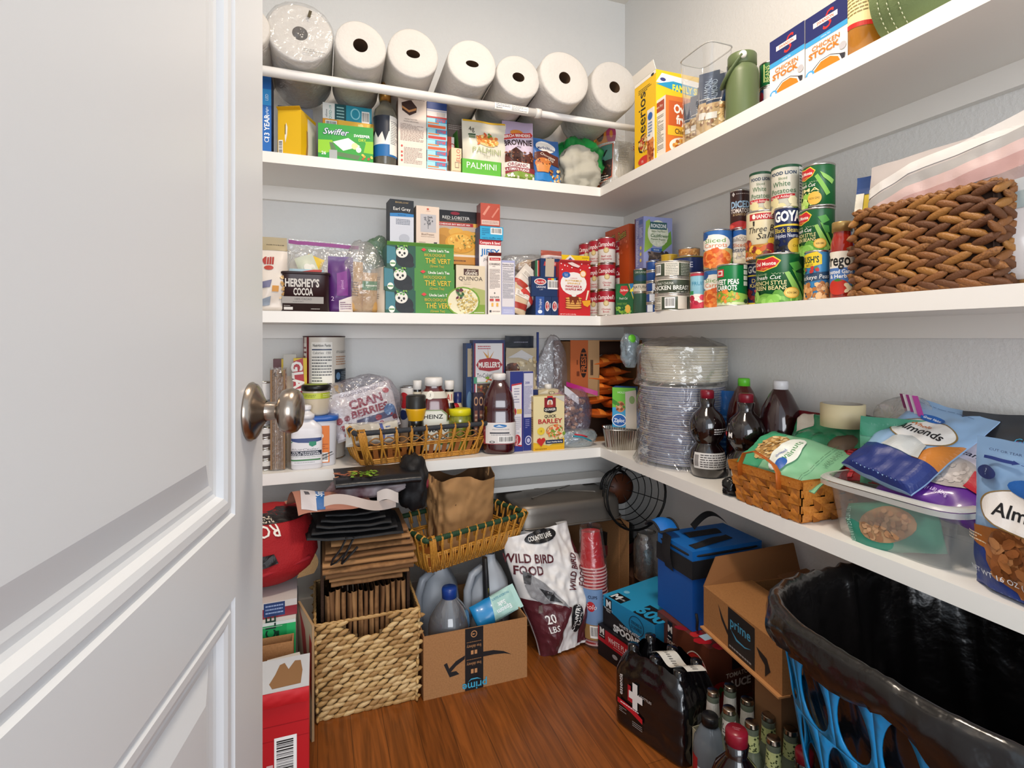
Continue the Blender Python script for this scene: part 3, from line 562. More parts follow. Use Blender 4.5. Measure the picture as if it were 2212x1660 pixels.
# ================================================================ top shelf, right wall
p = onR(1371, 1417, 176, S1, 1.003, .30); p['d'] = .215; p['h'] = .285
OAT = ['#d9b06a', '#c08a4a', '#e8cd94', '#b03a2a']
carton('cereal_box', 'yellow family-size toasted oat cereal box at the shelf corner', 'box', p, ('#e9b90f', '#f0c417', '#e5dfd2'), flap=(.03, '#e9e4da', 20),
 front=[('R', 0, .96, 1, 1, '#e9e4da'), ('E', .85, .97, .07, .015, '#1b1b1b'), ('T', 'Cheerios', .35, .50, .15, '#1d1a16', {'rot': 90, 'sx': .92, 'b': .01}), ('L', .2, .84, .8, .90, 3, '#6b5a1e'), ('S', .22, .17, .72, .34, 60, .006, OAT, 5, 1), ('E', .48, .06, .28, .05, '#c8342a'), ('T', '75', .4, .05, .03, '#f7efe0')],
 right=[('P', [(0, .86), (.1, .97), (1, .93), (1, .82)], '#f3f1ec'), ('P', [(.0, .84), (.3, .90), (1, .86), (1, .74), (.4, .79)], '#1d95c2'), ('T', 'FAMILY SIZE', .58, .83, .075, '#f4e53a', {'b': .05, 'sx': .8}), ('E', .12, .9, .05, .02, '#303a7a'), ('L', .2, .70, .9, .74, 1, '#a86a14')])
carton('oven_coating_box', 'orange and white oven fry coating box in front of the yellow cereal box', 'box', dict(onR(1408, 1438, 222, S1, 1.006, .14), h=.185), ('#e9e2d6', '#c65a22', '#e0d9cc'),
 front=[('R', .1, .78, .9, .95, '#a8432a'), ('T', 'Oven Fry', .5, .87, .05, '#f4e8d6', {'w': .6}), ('L', .15, .1, .85, .72, 22, '#8c857a')],
 right=[('R', .0, .0, 1, 1, '#d9752a'), ('R', .08, .45, 1, .92, '#c65a22'), ('T', 'Oven', .45, .80, .15, '#fbf6ee', {'b': .05, 'sx': .8}), ('T', 'fry', .40, .62, .15, '#fbf6ee', {'b': .05, 'sx': .8}), ('R', .05, .34, 1, .5, '#f0b82a'), ('T', 'Chicken', .45, .42, .09, '#2c1c10', {'sx': .8, 'b': .02}), ('E', .45, .17, .36, .15, '#efe6d6'), ('S', .16, .06, .74, .28, 46, .008, ['#d98f36', '#b5641f', '#eebb5a'], 4, 1)])
carton('coating_mix_box', 'small box with a fried chicken picture and blue oval before the coating box', 'box', dict(onR(1398, 1412, 236, S1, 1.0, .03), h=.17), ('#e6e0d8', '#dcd6cc'), front=[('R', 0, 0, 1, .42, '#c9743a'), ('S', .05, .02, .95, .42, 40, .006, ['#a8501f', '#d98a45', '#8c3c16']), ('E', .5, .86, .35, .07, '#2a5fa8'), ('L', .2, .48, .8, .76, 5, '#5d7fb0')])
# clear tall bin with cracker pouches
cx_ = W(1524, 250, X=1.115); BX0, BXD, BW, BH = 1.02, .20, .115, .30
cy = 1.264; bw = .135; bd = .0475
t = thing('storage_bin', 'tall clear plastic bin holding narrow cracker pouches on the top shelf', 'bin', (1.0585, cy, S1+.001))
def sq(a, n=5): ca, sa = math.cos(a), math.sin(a); return (abs(ca)**n+abs(sa)**n)**(-1/n)
hb = .256
b = MB()
def fb(u, v): a = 2*PI*u; k = sq(a)*(.86+.14*v); return (bd*k*math.cos(a), bw/2*k*math.sin(a), hb*v)
b.grid(fb, 64, 10, FILM('#ffffff', .035, .3, .04, 0), closeu=True); b.obj('bin_body', t)
MB().tube([fb(i/64, 1) for i in range(64)], .0022, M('#d8d8d4', .08, tr=.5), 6, closed=True).obj('rim', t)
MB().grid(lambda u, v: tuple(c*v if j < 2 else .003 for j, c in enumerate(fb(u, 0))), 64, 2, FILM('#ffffff', .05, .3, .04, 0), closeu=True).obj('bin_base', t)
for k in range(6):
    yy = cy+bw*(.32-.155*k) if k < 5 else cy-bw/2-.008; X = 1.045+.006*(k % 3)
    pouch('cracker_pouch', ['narrow cracker pouch nearest the corner in the clear bin, short', 'narrow cracker pouch second in the clear bin', 'narrow cracker pouch third in the clear bin, with white label', 'tallest narrow almond cracker pouch in the clear bin', 'narrow cracker pouch last in the clear bin, before the green flask', 'loose navy cracker pouch leaning between clear bin and green flask'][k], 'pouch', (X if k < 5 else 1.115, yy, S1+.004), [.06, .06, .06, .06, .06, .075][k], [.14, .155, .175, .2, .185, .205][k], .022, '#1d3556', [('R', 0, 0, 1, .52, '#c8a873'), ('S', .05, .03, .95, .5, 46, .006, ['#e3cba0', '#b58a52', '#d8c08a', '#8e5f34']), ('R', .2, .26, .75, .36, '#e8e4da'), ('T', 'ALMOND', .5, .74, .10, '#9fb3c8', {'rot': 90, 'sx': .6}), ('L', .15, .55, .85, .58, 1, '#e8e4da')], rz=-PI/2+.5, seed=20+k, tilt=-6 if k < 5 else 0, roll=0, wr=.003, group='cracker pouches in and beside the clear bin')
# green flask
p = cyl(1567, 1640, 105, S1, X=1.075); r, H = p['r'], p['h']; OL = M('#5d6b45', .42, bump=.06, bs=900)
t = bottle('flask', 'olive green insulated flask with carry handle on the lid', 'flask', p['loc'], [(0, 0), (r*.97, 0), (r, .004), (r, H*.72), (r*.96, H*.78), (r*.84, H*.82), (r*.82, H*.84)], OL, [(r*.82, H*.835), (r*.88, H*.845), (r*.88, H*.985), (r*.84, H), (0, H)], OL, [('T', 'R', .35, .1, .1, '#aeb09a', {'sl': .3}), ('P', [(.45, .1), (.6, .18), (.66, .22), (.6, .2)], '#aeb09a')], (.0, H*.7, r), rz=p['rz'])
MB().tube([(-r*.3+r*.9*math.sin(a)*-1.1 if 0 else -r*1.18*math.sin(a)-0.0, -r*.9*math.cos(a), H*.93-.06*math.sin(a)) for a in [PI*i/14 for i in range(15)]], .0095, OL, 8, flat=.4).obj('handle', t)
MB().lathe([(0, .004), (.009, .004), (.0095, 0), (.0095, -.003)], M('#e8e4dc', .3), 20, T=Matrix.Translation((r*.05, -r*.93, H*.93)) @ Matrix.Rotation(PI/2, 4, 'X')).obj('handle_pin', t)
p = cyl(1640, 1688, 130, S1, X=1.16); hcan = .112
can('food_can', 'green vegetable can stacked behind the olive flask', 'can', dict(p, loc=(p['loc'][0], p['loc'][1], S1+hcan), h=p['h']-hcan), '#1c6a3a', [('T', 'BEANS', .42, .5, .16, '#c9d98a', {'rot': 90}), ('R', .3, .2, .34, .9, '#c9d98a')], rot=0)
can('food_can', 'blue and white can under the green one behind the olive flask', 'can', dict(p, h=hcan), '#26549a', [('R', .3, .55, 1, 1, '#d8dce6'), ('T', 'corn', .32, .25, .16, '#e9eef6'), ('E', .2, .8, .1, .12, '#b8304a')])
for k, (a, b_, c) in enumerate(((1663, 1738, 68), (1740, 1831, 14))):
    p = onR(a, b_, c, S1, 1.045, .062)
    carton('broth_carton', ['unsalted chicken stock carton next to the olive flask', 'unsalted chicken stock carton next to the red jar'][k], 'carton', p, ('#e9e5df', '#dcd8d2', '#232a63'), gloss=.3, group='chicken stock cartons',
     front=[('R', 0, .66, 1, 1, '#232a63'), ('P', [(0, .585), (1, .60), (1, .67), (0, .655)], '#3f9fd6'), ('T', 'UNSALTED', .5, .625, .022, '#e9f2f8'), ('T', 'S', .52, .83, .26, '#d8322e', {'sl': .3, 'b': -.005, 'sx': .9}), ('R', .2, .80, .78, .87, '#eee8e2'), ('T', 'SWANSON', .49, .835, .042, '#d5552a', {'b': .03, 'sx': .9}),
      ('T', 'CHICKEN', .5, .52, .065, '#d97a26', {'b': .02, 'w': .66}), ('T', 'STOCK', .46, .43, .08, '#dd7a22', {'b': .045, 'w': .74}), ('L', .15, .365, .75, .375, 1, '#8fa8c0'), ('E', .90, .35, .08, .05, '#b9b7bb'), ('P', [(.04, .04), (.16, .22), (.38, .31), (.62, .32), (.84, .26), (.96, .24), (.9, .04)], '#34343c'), ('P', [(.08, .04), (.18, .21), (.39, .30), (.62, .31), (.83, .25), (.9, .15), (.9, .04)], '#f1ece6'), ('P', [(.12, .04), (.22, .20), (.40, .285), (.62, .295), (.80, .235), (.87, .14), (.86, .04)], '#df7d1f'), ('E', .13, .18, .11, .055, '#4a9fd8'), ('E', .13, .18, .06, .03, '#e9f2f8')], left=[('R', 0, .66, 1, 1, '#232a63'), ('R', 0, .6, 1, .66, '#3f9fd6')])
p = cyl(1829, 1915, 0, S1, X=1.075, h=.25)
bottle('snack_jar', 'large jar with a red and cream label at the right of the stock cartons', 'jar', p['loc'], [(0, 0), (p['r'], 0), (p['r'], .25), (0, .26)], M('#c9862e', .15, coat=.5), None, None, [('R', -.4, .35, 1.4, 1, '#d3262a'), ('P', [(-.1, .38), (1.2, .30), (1.2, .62), (-.1, .68)], '#efe3a8'), ('P', [(-.1, .34), (1.2, .26), (1.2, .30), (-.1, .38)], '#c42a24'), ('L', .05, .42, .6, .60, 6, '#8a7a4a')], (.0, .24, p['r']), rz=p['rz'])
# olive cap lying on its side
t = thing('baseball_cap', 'olive green stitched cap lying at the right end of the top shelf', 'cap', (1.09, .735, S1+.093)); t.rotation_euler = (Matrix.Rotation(PI/2, 3, 'X') @ Matrix.Rotation(PI, 3, 'Z')).to_euler()
OG = M('#66754a', .75, bump=.2, bs=300); OG2 = M('#55663f', .8, bump=.2, bs=300)
MB().lathe([(.088, 0), (.090, .03), (.086, .062), (.07, .095), (.04, .115), (0, .12)], OG, 32).obj('crown', t)
MB().grid(lambda u, v: ((.09+.055*v)*math.sin((u-.5)*2.4), -(.09+.07*v*math.cos((u-.5)*2.4)**.5)*math.cos((u-.5)*2.4), .006+.012*(1-v)+.02*math.cos((u-.5)*3)), 24, 6, OG2).obj('visor', t)
sb = MB()
for rr_, zz in ((.0915, .018), (.0915, .034), (.089, .052)):
    for i in range(60): a = 2*PI*i/60; sb.tube([(rr_*math.cos(a), rr_*math.sin(a), zz), (rr_*math.cos(a+.05), rr_*math.sin(a+.05), zz)], .0009, M('#c9cbaa', .7), 4)
sb.obj('stitching', t)
# ================================================================ middle shelf, back wall
BAGF = FILM('#e8e6e4', .16, .30, .12, .6, 26)
def fpos(pl, pr, pt, zb, Y): a = onB(pl, pr, pt, zb, Y); return a['loc'], a['w'], a['h']
l, w_, h_ = fpos(556, 620, 513, S2, 1.80)
t = pouch('oat_pouch', 'white rolled oats pouch with a beige folded top, beside the door', 'pouch', l, w_, h_, .045, '#ddd3c8', [('R', 0, .82, 1, 1, '#a89a7a'), ('L', .3, .88, .9, .91, 1, '#5a5040'), ('T', 'Mill', .30, .68, .10, '#a5322a', {'b': .05}), ('E', .40, .58, .16, .03, '#b5402f'), ('P', [(.1, .38), (.5, .42), (.45, .32), (.12, .3)], '#70708e'), ('P', [(.1, .14), (.5, .20), (.45, .08), (.12, .06)], '#8f9aa8'), ('R', .52, .26, .74, .34, '#c98a2e'), ('S', .82, .18, .98, .5, 24, .005, ['#cfa870', '#e6cda0', '#b58a52'])], seed=31)
t = thing('wire_hook', 'thin bent metal hook beside the oats pouch', 'hook', (W(622, 0, Y=1.85).x, 1.85, S2))
MB().tube([(0, 0, .0), (0, 0, .12), (.004, 0, .16), (.012, 0, .175), (.012, -.002, .19), (.0, -.003, .198), (-.012, 0, .20)], .0016, STEEL, 6).obj('wire', t)
l, w_, h_ = fpos(618, 770, 522, S2+.001, 1.93)
t = pouch('zip_bag', 'clear zip bag with magenta strip holding snack packets, behind the cocoa tin', 'zip bag', l, w_, h_, .05, '#ffffff', film=BAGF, seed=35, zip_=('#8e3a82', .93), roll=2)
for k, (px, py, sw, sh, ro, c1, c2) in enumerate(((648, 600, .055, .12, 22, '#e3bd25', '#3a2418'), (688, 590, .06, .12, -20, '#c9cdb8', '#6f8f7a'), (720, 590, .06, .13, 30, '#dfe6ea', '#4f87b8'), (745, 600, .05, .12, 8, '#d9dde2', '#6a4a8a'))):
    z = W(px, py, Y=1.92); pouch('snack_packet', ['yellow and brown nut snack packet inside the zip bag', 'pale green snack packet with an oval window inside the zip bag', 'white and blue snack packet inside the zip bag', 'white snack packet at the right end inside the zip bag'][k], 'packet', (z.x, 1.915-.004*k, S2+.06), sw, sh+.02, .02, c1, [('R', 0, 0, 1, .45, c2), ('S', .05, .02, .95, .5, 30, .005, [c2, c1, '#b5502a']), ('E', .5, .7, .2, .1, '#e9e4d8')], seed=40+k, roll=ro, group='snack packets in the zip bag')
carton('snack_packet_box', 'red and pale blue folded packet behind the cocoa tin', 'packet', onB(625, 700, 582, S2, 1.875, .012), ('#aecbd8', '#99aabb'), rz=3, front=[('P', [(.2, .92), (.7, 1), (.95, 1), (.9, .9), (.4, .86)], '#c13a30')])
p = onB(607, 712, 588, S2, 1.79, .075)
t = thing('cocoa_tin', 'dark brown cocoa tin with silver lettering on the middle shelf', 'tin', (p['loc'][0], 1.79+.04, S2), -.02); w_, h_ = p['w'], p['h']
BR = M('#2c1518', .35); MB().lathe([(0, .001), (.5*w_, 0), (.5*w_, h_*.95)], BR, 48, sup=7, ay=.76).obj('tin_body', t)
MB().lathe([(.51*w_, h_*.93), (.525*w_, h_*.94), (.525*w_, h_*.985), (.50*w_, h_), (0, h_)], M('#241014', .4), 48, sup=7, ay=.76).obj('lid', t)
Pr(lambda u, v, q: (u, -.5*w_*.76-q, v), w_, h_).run([('R', .03, .20, .88, .37, '#9a948e'), ('T', 'HERSHEY’S', .44, .72, .20, '#c9c4bd', {'b': .05, 'w': .70}), ('T', 'COCOA', .46, .50, .18, '#c9c4bd', {'b': .05, 'w': .40}), ('T', '100% CACAO', .46, .31, .05, '#4a4440', {}), ('L', .25, .23, .68, .25, 1, '#5a5450'), ('R', .07, .04, .25, .11, '#cfcac4'), ('L', .62, .05, .8, .08, 1, '#cfcac4'), ('L', .07, .13, .2, .15, 1, '#cfcac4')]).mb.obj('front_print', t)
Pr(lambda u, v, q: (w_*.5+q, u, v), w_*.5, h_).run([('L', .2, .1, .8, .8, 12, '#6b5a5a')]).mb.obj('side_print', t)
l, w_, h_ = fpos(708, 762, 556, S2, 1.83); pouch('dried_fruit_pouch', 'purple and white dried fruit pouch between cocoa tin and tan bag', 'pouch', l, w_, h_, .04, '#55286e', [('P', [(.45, 0), (1, 0), (1, .3), (.45, .22)], '#e4dcd8'), ('P', [(.35, .3), (.8, .3), (.75, .75), (.35, .7)], '#7d3a86'), ('T', 'pitted', .55, .5, .05, '#c9a0cc', {'rot': 90}), ('L', .5, .05, .95, .2, 4, '#8a6a80'), ('T', '2', .2, .25, .08, '#e0c8e4', {})], seed=51, tilt=3)
MBAG = FILM('#e6dcec', .12, .28, .12, .6, 26)
l, w_, h_ = fpos(735, 832, 520, S2+.001, 1.86)
sack('clear_food_bag', 'clear bag twisted over two tan paper packs with a green band', 'bag', l, w_*1.05, .11, h_, BAGF, seed=8, amp=.16, pinch=.5, part='plastic_bag')
for k, (a, b_) in enumerate(((752, 782), (783, 815))):
    l2, w2, h2 = fpos(a-6, b_+2, 566 if k == 0 else 590, S2+.003, 1.855); pouch('grain_pack', ['tan paper pack at the left inside the clear bag', 'tan pack with green band at the right inside the clear bag'][k], 'pack', (l2[0], 1.85, S2+.003), w2, h2, .05, '#b98f52', [('R', -.0, .55, 1, .78, '#1e7a44')] + [('L', .3, .62, .9, .70, 1, '#e6efe0')] if k else [('L', .1, .3, .7, .6, 6, '#6a4a24')], seed=55+k, gloss=.5)
pouch('cracker_packet', 'thin white packet standing on edge left of the green tea boxes', 'packet', (W(818, 0, Y=1.83).x, 1.85, S2), .10, .155, .018, '#d9cbb8', [('L', .2, .3, .8, .8, 12, '#8a7a66')], seed=58, rz=-1.25, wr=.0015)
sack('green_bag', 'green tinted clear bag hanging behind the tea boxes', 'bag', (W(815, 0, Y=1.96).x, 1.96, S2), .10, .08, W(800, 512, Y=1.95).z-S2, FILM('#4f8a58', .45, .25, .2, .5, 20), seed=9, amp=.25)
PANDA = lambda: [('R', .0, 0, .42, 1, '#1f5240'), ('P', [(0, .15), (.14, .2), (.12, .9), (0, .95)], '#3c7a86'), ('E', .26, .36, .13, .36, '#15181c'), ('E', .33, .14, .07, .14, '#1c1e22'), ('E', .15, .9, .03, .07, '#16181c'), ('E', .29, .92, .025, .06, '#16181c'), ('E', .22, .68, .088, .25, '#e6e2d8'), ('E', .185, .66, .017, .06, '#1a1a1c'), ('E', .255, .64, .017, .06, '#1a1a1c'), ('E', .22, .55, .013, .04, '#2a2624'), ('S', .15, .8, .30, .98, 22, .003, ['#4f9a3a', '#86b84a', '#2f7a3a']), ('E', .085, .17, .042, .15, '#e8ebe0'), ('R', .05, .14, .12, .2, '#4f8a4a')]
for k, (pt, a, b_) in enumerate(((626, 833, 983), (573, 830, 982), (518, 836, 981))):
    zb = S2+[0, .0765, .153][k]; p = onB(a, b_, pt, zb, 1.79, .125); p['h'] = .0762 if k < 2 else .074; p['loc'] = (p['loc'][0], 1.79+.003*k, zb)
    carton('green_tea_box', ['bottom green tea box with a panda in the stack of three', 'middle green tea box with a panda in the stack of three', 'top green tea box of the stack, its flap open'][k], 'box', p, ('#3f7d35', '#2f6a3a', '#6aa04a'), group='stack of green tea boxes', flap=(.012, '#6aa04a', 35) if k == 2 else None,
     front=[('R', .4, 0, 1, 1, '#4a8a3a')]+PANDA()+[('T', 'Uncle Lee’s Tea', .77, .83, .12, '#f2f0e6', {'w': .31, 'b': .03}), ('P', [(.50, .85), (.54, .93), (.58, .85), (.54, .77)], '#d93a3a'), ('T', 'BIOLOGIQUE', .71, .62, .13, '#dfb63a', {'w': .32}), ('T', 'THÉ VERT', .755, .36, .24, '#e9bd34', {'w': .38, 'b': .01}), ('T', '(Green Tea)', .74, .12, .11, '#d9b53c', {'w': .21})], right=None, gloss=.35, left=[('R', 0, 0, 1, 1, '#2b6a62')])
TZ = S2+.2275
carton('black_tea_box', 'navy and white bergamot black tea box on top of the green tea stack', 'box', onB(842, 894, 432, TZ, 1.80, .065), ('#c6cad4', '#131a24', '#131a24'), rz=4,
 front=[('R', 0, .68, 1, 1, '#131a24'), ('P', [(0, .62), (1, .64), (1, .70), (.5, .71), (0, .69)], '#2b7ab8'), ('T', 'BIGELOW', .5, .94, .035, '#b59a68', {'w': .55}), ('T', 'Earl Grey', .5, .80, .075, '#e8e6e2', {'w': .72}), ('T', 'BLACK TEA', .5, .665, .025, '#0f2438'), ('L', .25, .45, .85, .58, 4, '#6f7684'), ('E', .6, .16, .22, .09, '#aeb2bd'), ('L', .62, .02, .95, .06, 2, '#50565f')])
carton('herbal_tea_box', 'cream herbal tea box with a grey plant drawing on the tea stack', 'box', onB(899, 949, 446, TZ, 1.80, .06), ('#d9c6b5', '#b3a292'), rz=2,
 front=[('R', .18, .36, .86, .80, '#b3b1b4'), ('E', .5, .93, .05, .025, '#c0503a'), ('L', .42, .87, .62, .89, 1, '#c07a6a'), ('P', [(.5, .44), (.52, .44), (.53, .76), (.49, .76)], '#5a5a5e'), ('S', .34, .55, .70, .74, 26, .003, ['#5f5f64', '#77777c']), ('T', 'Blood Pressure', .5, .31, .05, '#6a5040', {'w': .55}), ('L', .2, .24, .8, .26, 1, '#9a8576'), ('L', .12, .06, .4, .12, 2, '#9a8576'), ('R', .76, .08, .9, .12, '#3a3a3c')])
p = onB(985, 1030, 572, S2, 1.885, .1); p2 = onB(948, 1030, 456, S2+p['h'], 1.885, .05)
carton('biscuit_carton', 'pale yellow carton standing behind the grain box, under the biscuit mix', 'box', dict(p, h=p2['loc'][2]-S2), ('#c99a52', '#b58a4a'), front=[('L', .1, .9, .9, .95, 1, '#6a4a24')])
p2['loc'] = (p2['loc'][0], 1.885, S2+p['h'])
carton('biscuit_mix_box', 'tall black and gold cheddar biscuit mix box behind the tea stack', 'box', p2, ('#d9a84e', '#5a2622', '#26201e'),
 front=[('R', 0, .78, 1, 1, '#262426'), ('E', .42, .95, .12, .03, '#a82a3c'), ('T', 'RED LOBSTER', .45, .87, .055, '#ece8e0', {'w': .72, 'b': .02}), ('T', 'SEAFOOD RESTAURANTS', .45, .825, .018, '#c9c4ba', {'w': .5}), ('R', .0, .71, .90, .775, '#a8242e'), ('T', 'CHEDDAR BAY BISCUIT MIX', .42, .742, .03, '#f0e6e0', {'w': .80, 'b': .03}), ('R', 0, .62, 1, .71, '#b8a89a'),
  ('E', .15, .58, .2, .09, '#c88f38'), ('E', .45, .60, .2, .08, '#dba848'), ('E', .72, .55, .2, .09, '#d9a03e'), ('E', .05, .42, .2, .12, '#b9822e'), ('E', .56, .40, .40, .19, '#d99a30'), ('E', .54, .43, .32, .14, '#e6b04a'), ('S', .25, .25, .88, .56, 40, .005, ['#f0c868', '#c98a2a', '#dba040', '#8a7a30'], 6, 1), ('S', .84, .40, .98, .56, 16, .003, ['#5a6a2e', '#7a8a3e']), ('R', 0, .14, 1, .18, '#e9d9c4'), ('R', 0, 0, 1, .14, '#c98a3a'), ('L', .3, .03, .7, .09, 1, '#6a4220')])
carton('quinoa_box', 'cream and green quinoa box with a bowl of grains, beside the tea stack', 'box', onB(985, 1048, 574, S2, 1.79, .045), ('#d9c9ad', '#7d8a55', '#cfc3a8'), rz=1,
 front=[('P', [(0, 0), (1, 0), (1, .5), (.6, .55), (0, .4)], '#a9b06a'), ('P', [(0, 0), (1, 0), (1, .2), (0, .2)], '#7f9a3a'), ('R', .26, .80, .77, .93, '#4a2c24'), ('T', 'GRAINS', .52, .84, .06, '#e9dfcc', {'w': .42, 'b': .03}), ('T', 'Earthly', .52, .90, .035, '#e9dfcc', {'w': .3, 'sl': .2}), ('T', 'QUINOA', .50, .735, .085, '#4a4038', {'w': .82}), ('L', .25, .655, .75, .665, 1, '#8a7a64'), ('L', .25, .61, .76, .625, 1, '#8a7a64'), ('E', .24, .26, .58, .30, '#6f9a2e'), ('E', .24, .26, .52, .27, '#e3dcbc'), ('S', -.0, .02, .72, .50, 200, .004, ['#ead9a0', '#d9c078', '#c9ae60', '#f0e6bc', '#b89a4a'], 8, 1), ('S', .02, .33, .22, .5, 14, .006, ['#3f6a3a', '#5f1f33', '#2f5a2c']), ('L', .6, .02, .95, .05, 1, '#eef0e0')])
carton('corn_muffin_box', 'small coral shrink-wrapped box topping the narrow stack', 'box', onB(1038, 1080, 440, W(1060, 489, Y=1.82).z, 1.82, .05), ('#b5503e', '#8a3a30', '#a84a3a'), gloss=.15, front=[('R', .05, .06, .95, .26, '#d9b8aa'), ('L', .1, .1, .9, .22, 2, '#9a8078'), ('P', [(.1, .5), (.4, .9), (.5, .88), (.2, .45)], '#d58a76'), ('P', [(.55, .4), (.9, .85), (.95, .8), (.62, .36)], '#cf7f6c')])
carton('corn_muffin_box', 'bright cyan muffin mix box second from the top of the narrow stack', 'box', dict(onB(1037, 1087, 489, W(1060, 518, Y=1.815).z, 1.815, .06), h=W(1060, 489, Y=1.815).z-W(1060, 518, Y=1.815).z-.001), ('#2a9fcb', '#2f4f86', '#2388b0'), front=[('B', .45, .42, .95, .92), ('L', .08, .3, .4, .85, 4, '#1c6f98'), ('T', 'corn muffin mix', .5, .13, .14, '#0f4f7a', {'w': .8})])
z1 = W(1060, 518, Y=1.82).z; carton('pie_crust_box', 'white pie crust mix box with blue lettering in the narrow stack', 'box', dict(onB(1035, 1082, 518, S2, 1.82, .05), h=z1-S2-.001), ('#e6e0dc', '#35508a'), front=[('R', 0, .93, 1, 1, '#b8242c'), ('T', 'Compare & Save!', .5, .962, .035, '#f7ece8', {'w': .92, 'b': .03}), ('T', 'JIFFY', .5, .84, .08, '#1f6fb0', {'w': .88, 'b': .03}), ('T', 'pie crust', .5, .745, .05, '#6a6468', {'w': .6, 'sl': .2})])
carton('cornbread_mix_box', 'narrow white and dark red cornbread mix box standing on the shelf', 'box', onB(1055, 1082, 553, S2, 1.79, .085), ('#e6dad0', '#6a2220', '#d9cdc4'), rz=-9, flap=(.012, '#6a2220', 30),
 front=[('R', .1, .92, .95, .97, '#b5241f'), ('T', 'Krusteaz', .53, .945, .025, '#f4e9e0', {'w': .6}), ('T', 'CORNBREAD', .5, .86, .035, '#4a3a34', {'w': .85, 'b': .03}), ('T', 'MIX', .45, .82, .02, '#4a3a34', {}), ('L', .1, .44, .9, .78, 18, '#8a7c74'), ('R', .45, .36, .55, .375, '#3a302c'), ('R', .49, .35, .51, .385, '#3a302c'), ('T', 'BOLD FLAVOR', .5, .30, .03, '#4a3a34', {'w': .7, 'b': .03}), ('R', .12, .23, .42, .27, '#b8322c'), ('R', .55, .23, .88, .27, '#b8322c'), ('R', .25, .14, .4, .2, '#e0a83a'), ('R', .62, .14, .78, .2, '#e0a83a'), ('R', .1, .04, .25, .075, '#2a2a30'), ('L', .3, .04, .9, .07, 1, '#8a7c74')],
 left=[('R', .0, .0, 1, .85, '#54201c'), ('T', 'CORN', .6, .88, .05, '#e6cfc0', {'w': .7})])
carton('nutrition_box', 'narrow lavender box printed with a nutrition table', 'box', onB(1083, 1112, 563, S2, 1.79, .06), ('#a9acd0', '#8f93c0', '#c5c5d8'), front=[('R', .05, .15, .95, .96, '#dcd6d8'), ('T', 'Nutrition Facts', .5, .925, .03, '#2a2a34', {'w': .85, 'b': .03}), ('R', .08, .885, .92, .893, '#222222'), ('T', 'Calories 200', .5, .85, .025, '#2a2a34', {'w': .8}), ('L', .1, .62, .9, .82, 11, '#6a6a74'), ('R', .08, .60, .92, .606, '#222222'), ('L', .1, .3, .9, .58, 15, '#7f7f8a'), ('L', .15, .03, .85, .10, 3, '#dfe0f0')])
# bags between
l, w_, h_ = fpos(1083, 1190, 497, S2, 1.93); sack('bread_bag', 'clear crinkled bag with a heel of bread lying on the other bags', 'bag', (l[0], 1.93, S2+.155), .21, .12, .085, BAGF, seed=14, amp=.2, part='plastic_bag')
t = bpy.data.objects['bread_bag']; MB().ball((.015, 0, .035), .05, M('#a8743e', .8, bump=.4, bs=60, vary='#d9b88a'), 16, 10, (1.2, .8, .6), nz=.2).obj('bread', t)
pouch('shredded_cheese_bag', 'orange and white bread bag lying slanted on the white packets', 'bag', (W(1128, 0, Y=1.86).x, 1.86, S2+.08), .11, .17, .06, '#c9a06e', [('P', [(.1, .3), (.9, .5), (.9, .75), (.1, .6)], '#d9703a'), ('R', 0, .75, 1, 1, '#ddd0c0'), ('T', 'BREAD', .5, .5, .08, '#f2e6d8', {'rot': 20}), ('S', .1, .0, .9, .25, 20, .006, ['#b98a54', '#d9bb8a'])], seed=60, rot=(0, math.radians(68), -.1))
for k, (px, py, c1, c2, ro, lab) in enumerate(((1135, 612, '#ddd3c8', '#b5402f', 40, 'white and red flour packet leaning in the gap left of the lasagna boxes'), (1132, 640, '#c9423a', '#e6dcd2', 55, 'red and white packet under the leaning white one'), (1128, 668, '#d8c0a0', '#a83a30', 20, 'beige cracker packet lowest in the gap beside the blue pasta boxes'))):
    z = W(px, py, Y=1.82); pouch('baking_packet', lab, 'packet', (z.x-.03, 1.83-.012*k, max(S2+.006, z.z-.03)), .075, .11, .03, c1, [('P', [(0, .1), (1, .2), (1, .4), (0, .3)], c2), ('R', .1, .55, .9, .8, '#e9e1d6'), ('L', .2, .6, .8, .75, 3, '#9a8a80')], seed=64+k, rot=(-.1, math.radians(ro), .1), wr=.006)
BL = '#16305c'
z1 = S2+.098; z0 = S2+.0
a = onB(1147, 1209, 598, z0, 1.80); zl = W(1178, 641, Y=1.80).z
carton('lasagna_box', 'blue lasagna box lying across the three upright spaghetti boxes', 'box', dict(onB(1147, 1209, 598, zl, 1.80, .15)), (BL, '#122850', '#1c3a70'), front=[('E', .32, .74, .21, .17, '#e9e3dc'), ('E', .32, .74, .18, .13, '#b8242c'), ('T', 'Barilla', .32, .74, .12, '#f4efe8', {'w': .28, 'sl': .2}), ('T', 'LASAGNE', .35, .48, .10, '#e2e4ec', {'w': .32, 'b': .02}), ('T', 'n.189', .35, .35, .06, '#c9ccd8'), ('R', .58, .84, .92, .93, '#d93a3a'), ('R', .70, .84, .92, .93, '#e8c63a'), ('R', .80, .84, .92, .93, '#3a9fd0'), ('R', .86, .84, .92, .93, '#111111'), ('B', .57, .38, .98, .83), ('R', 0, 0, .02, 1, '#0e2246')])
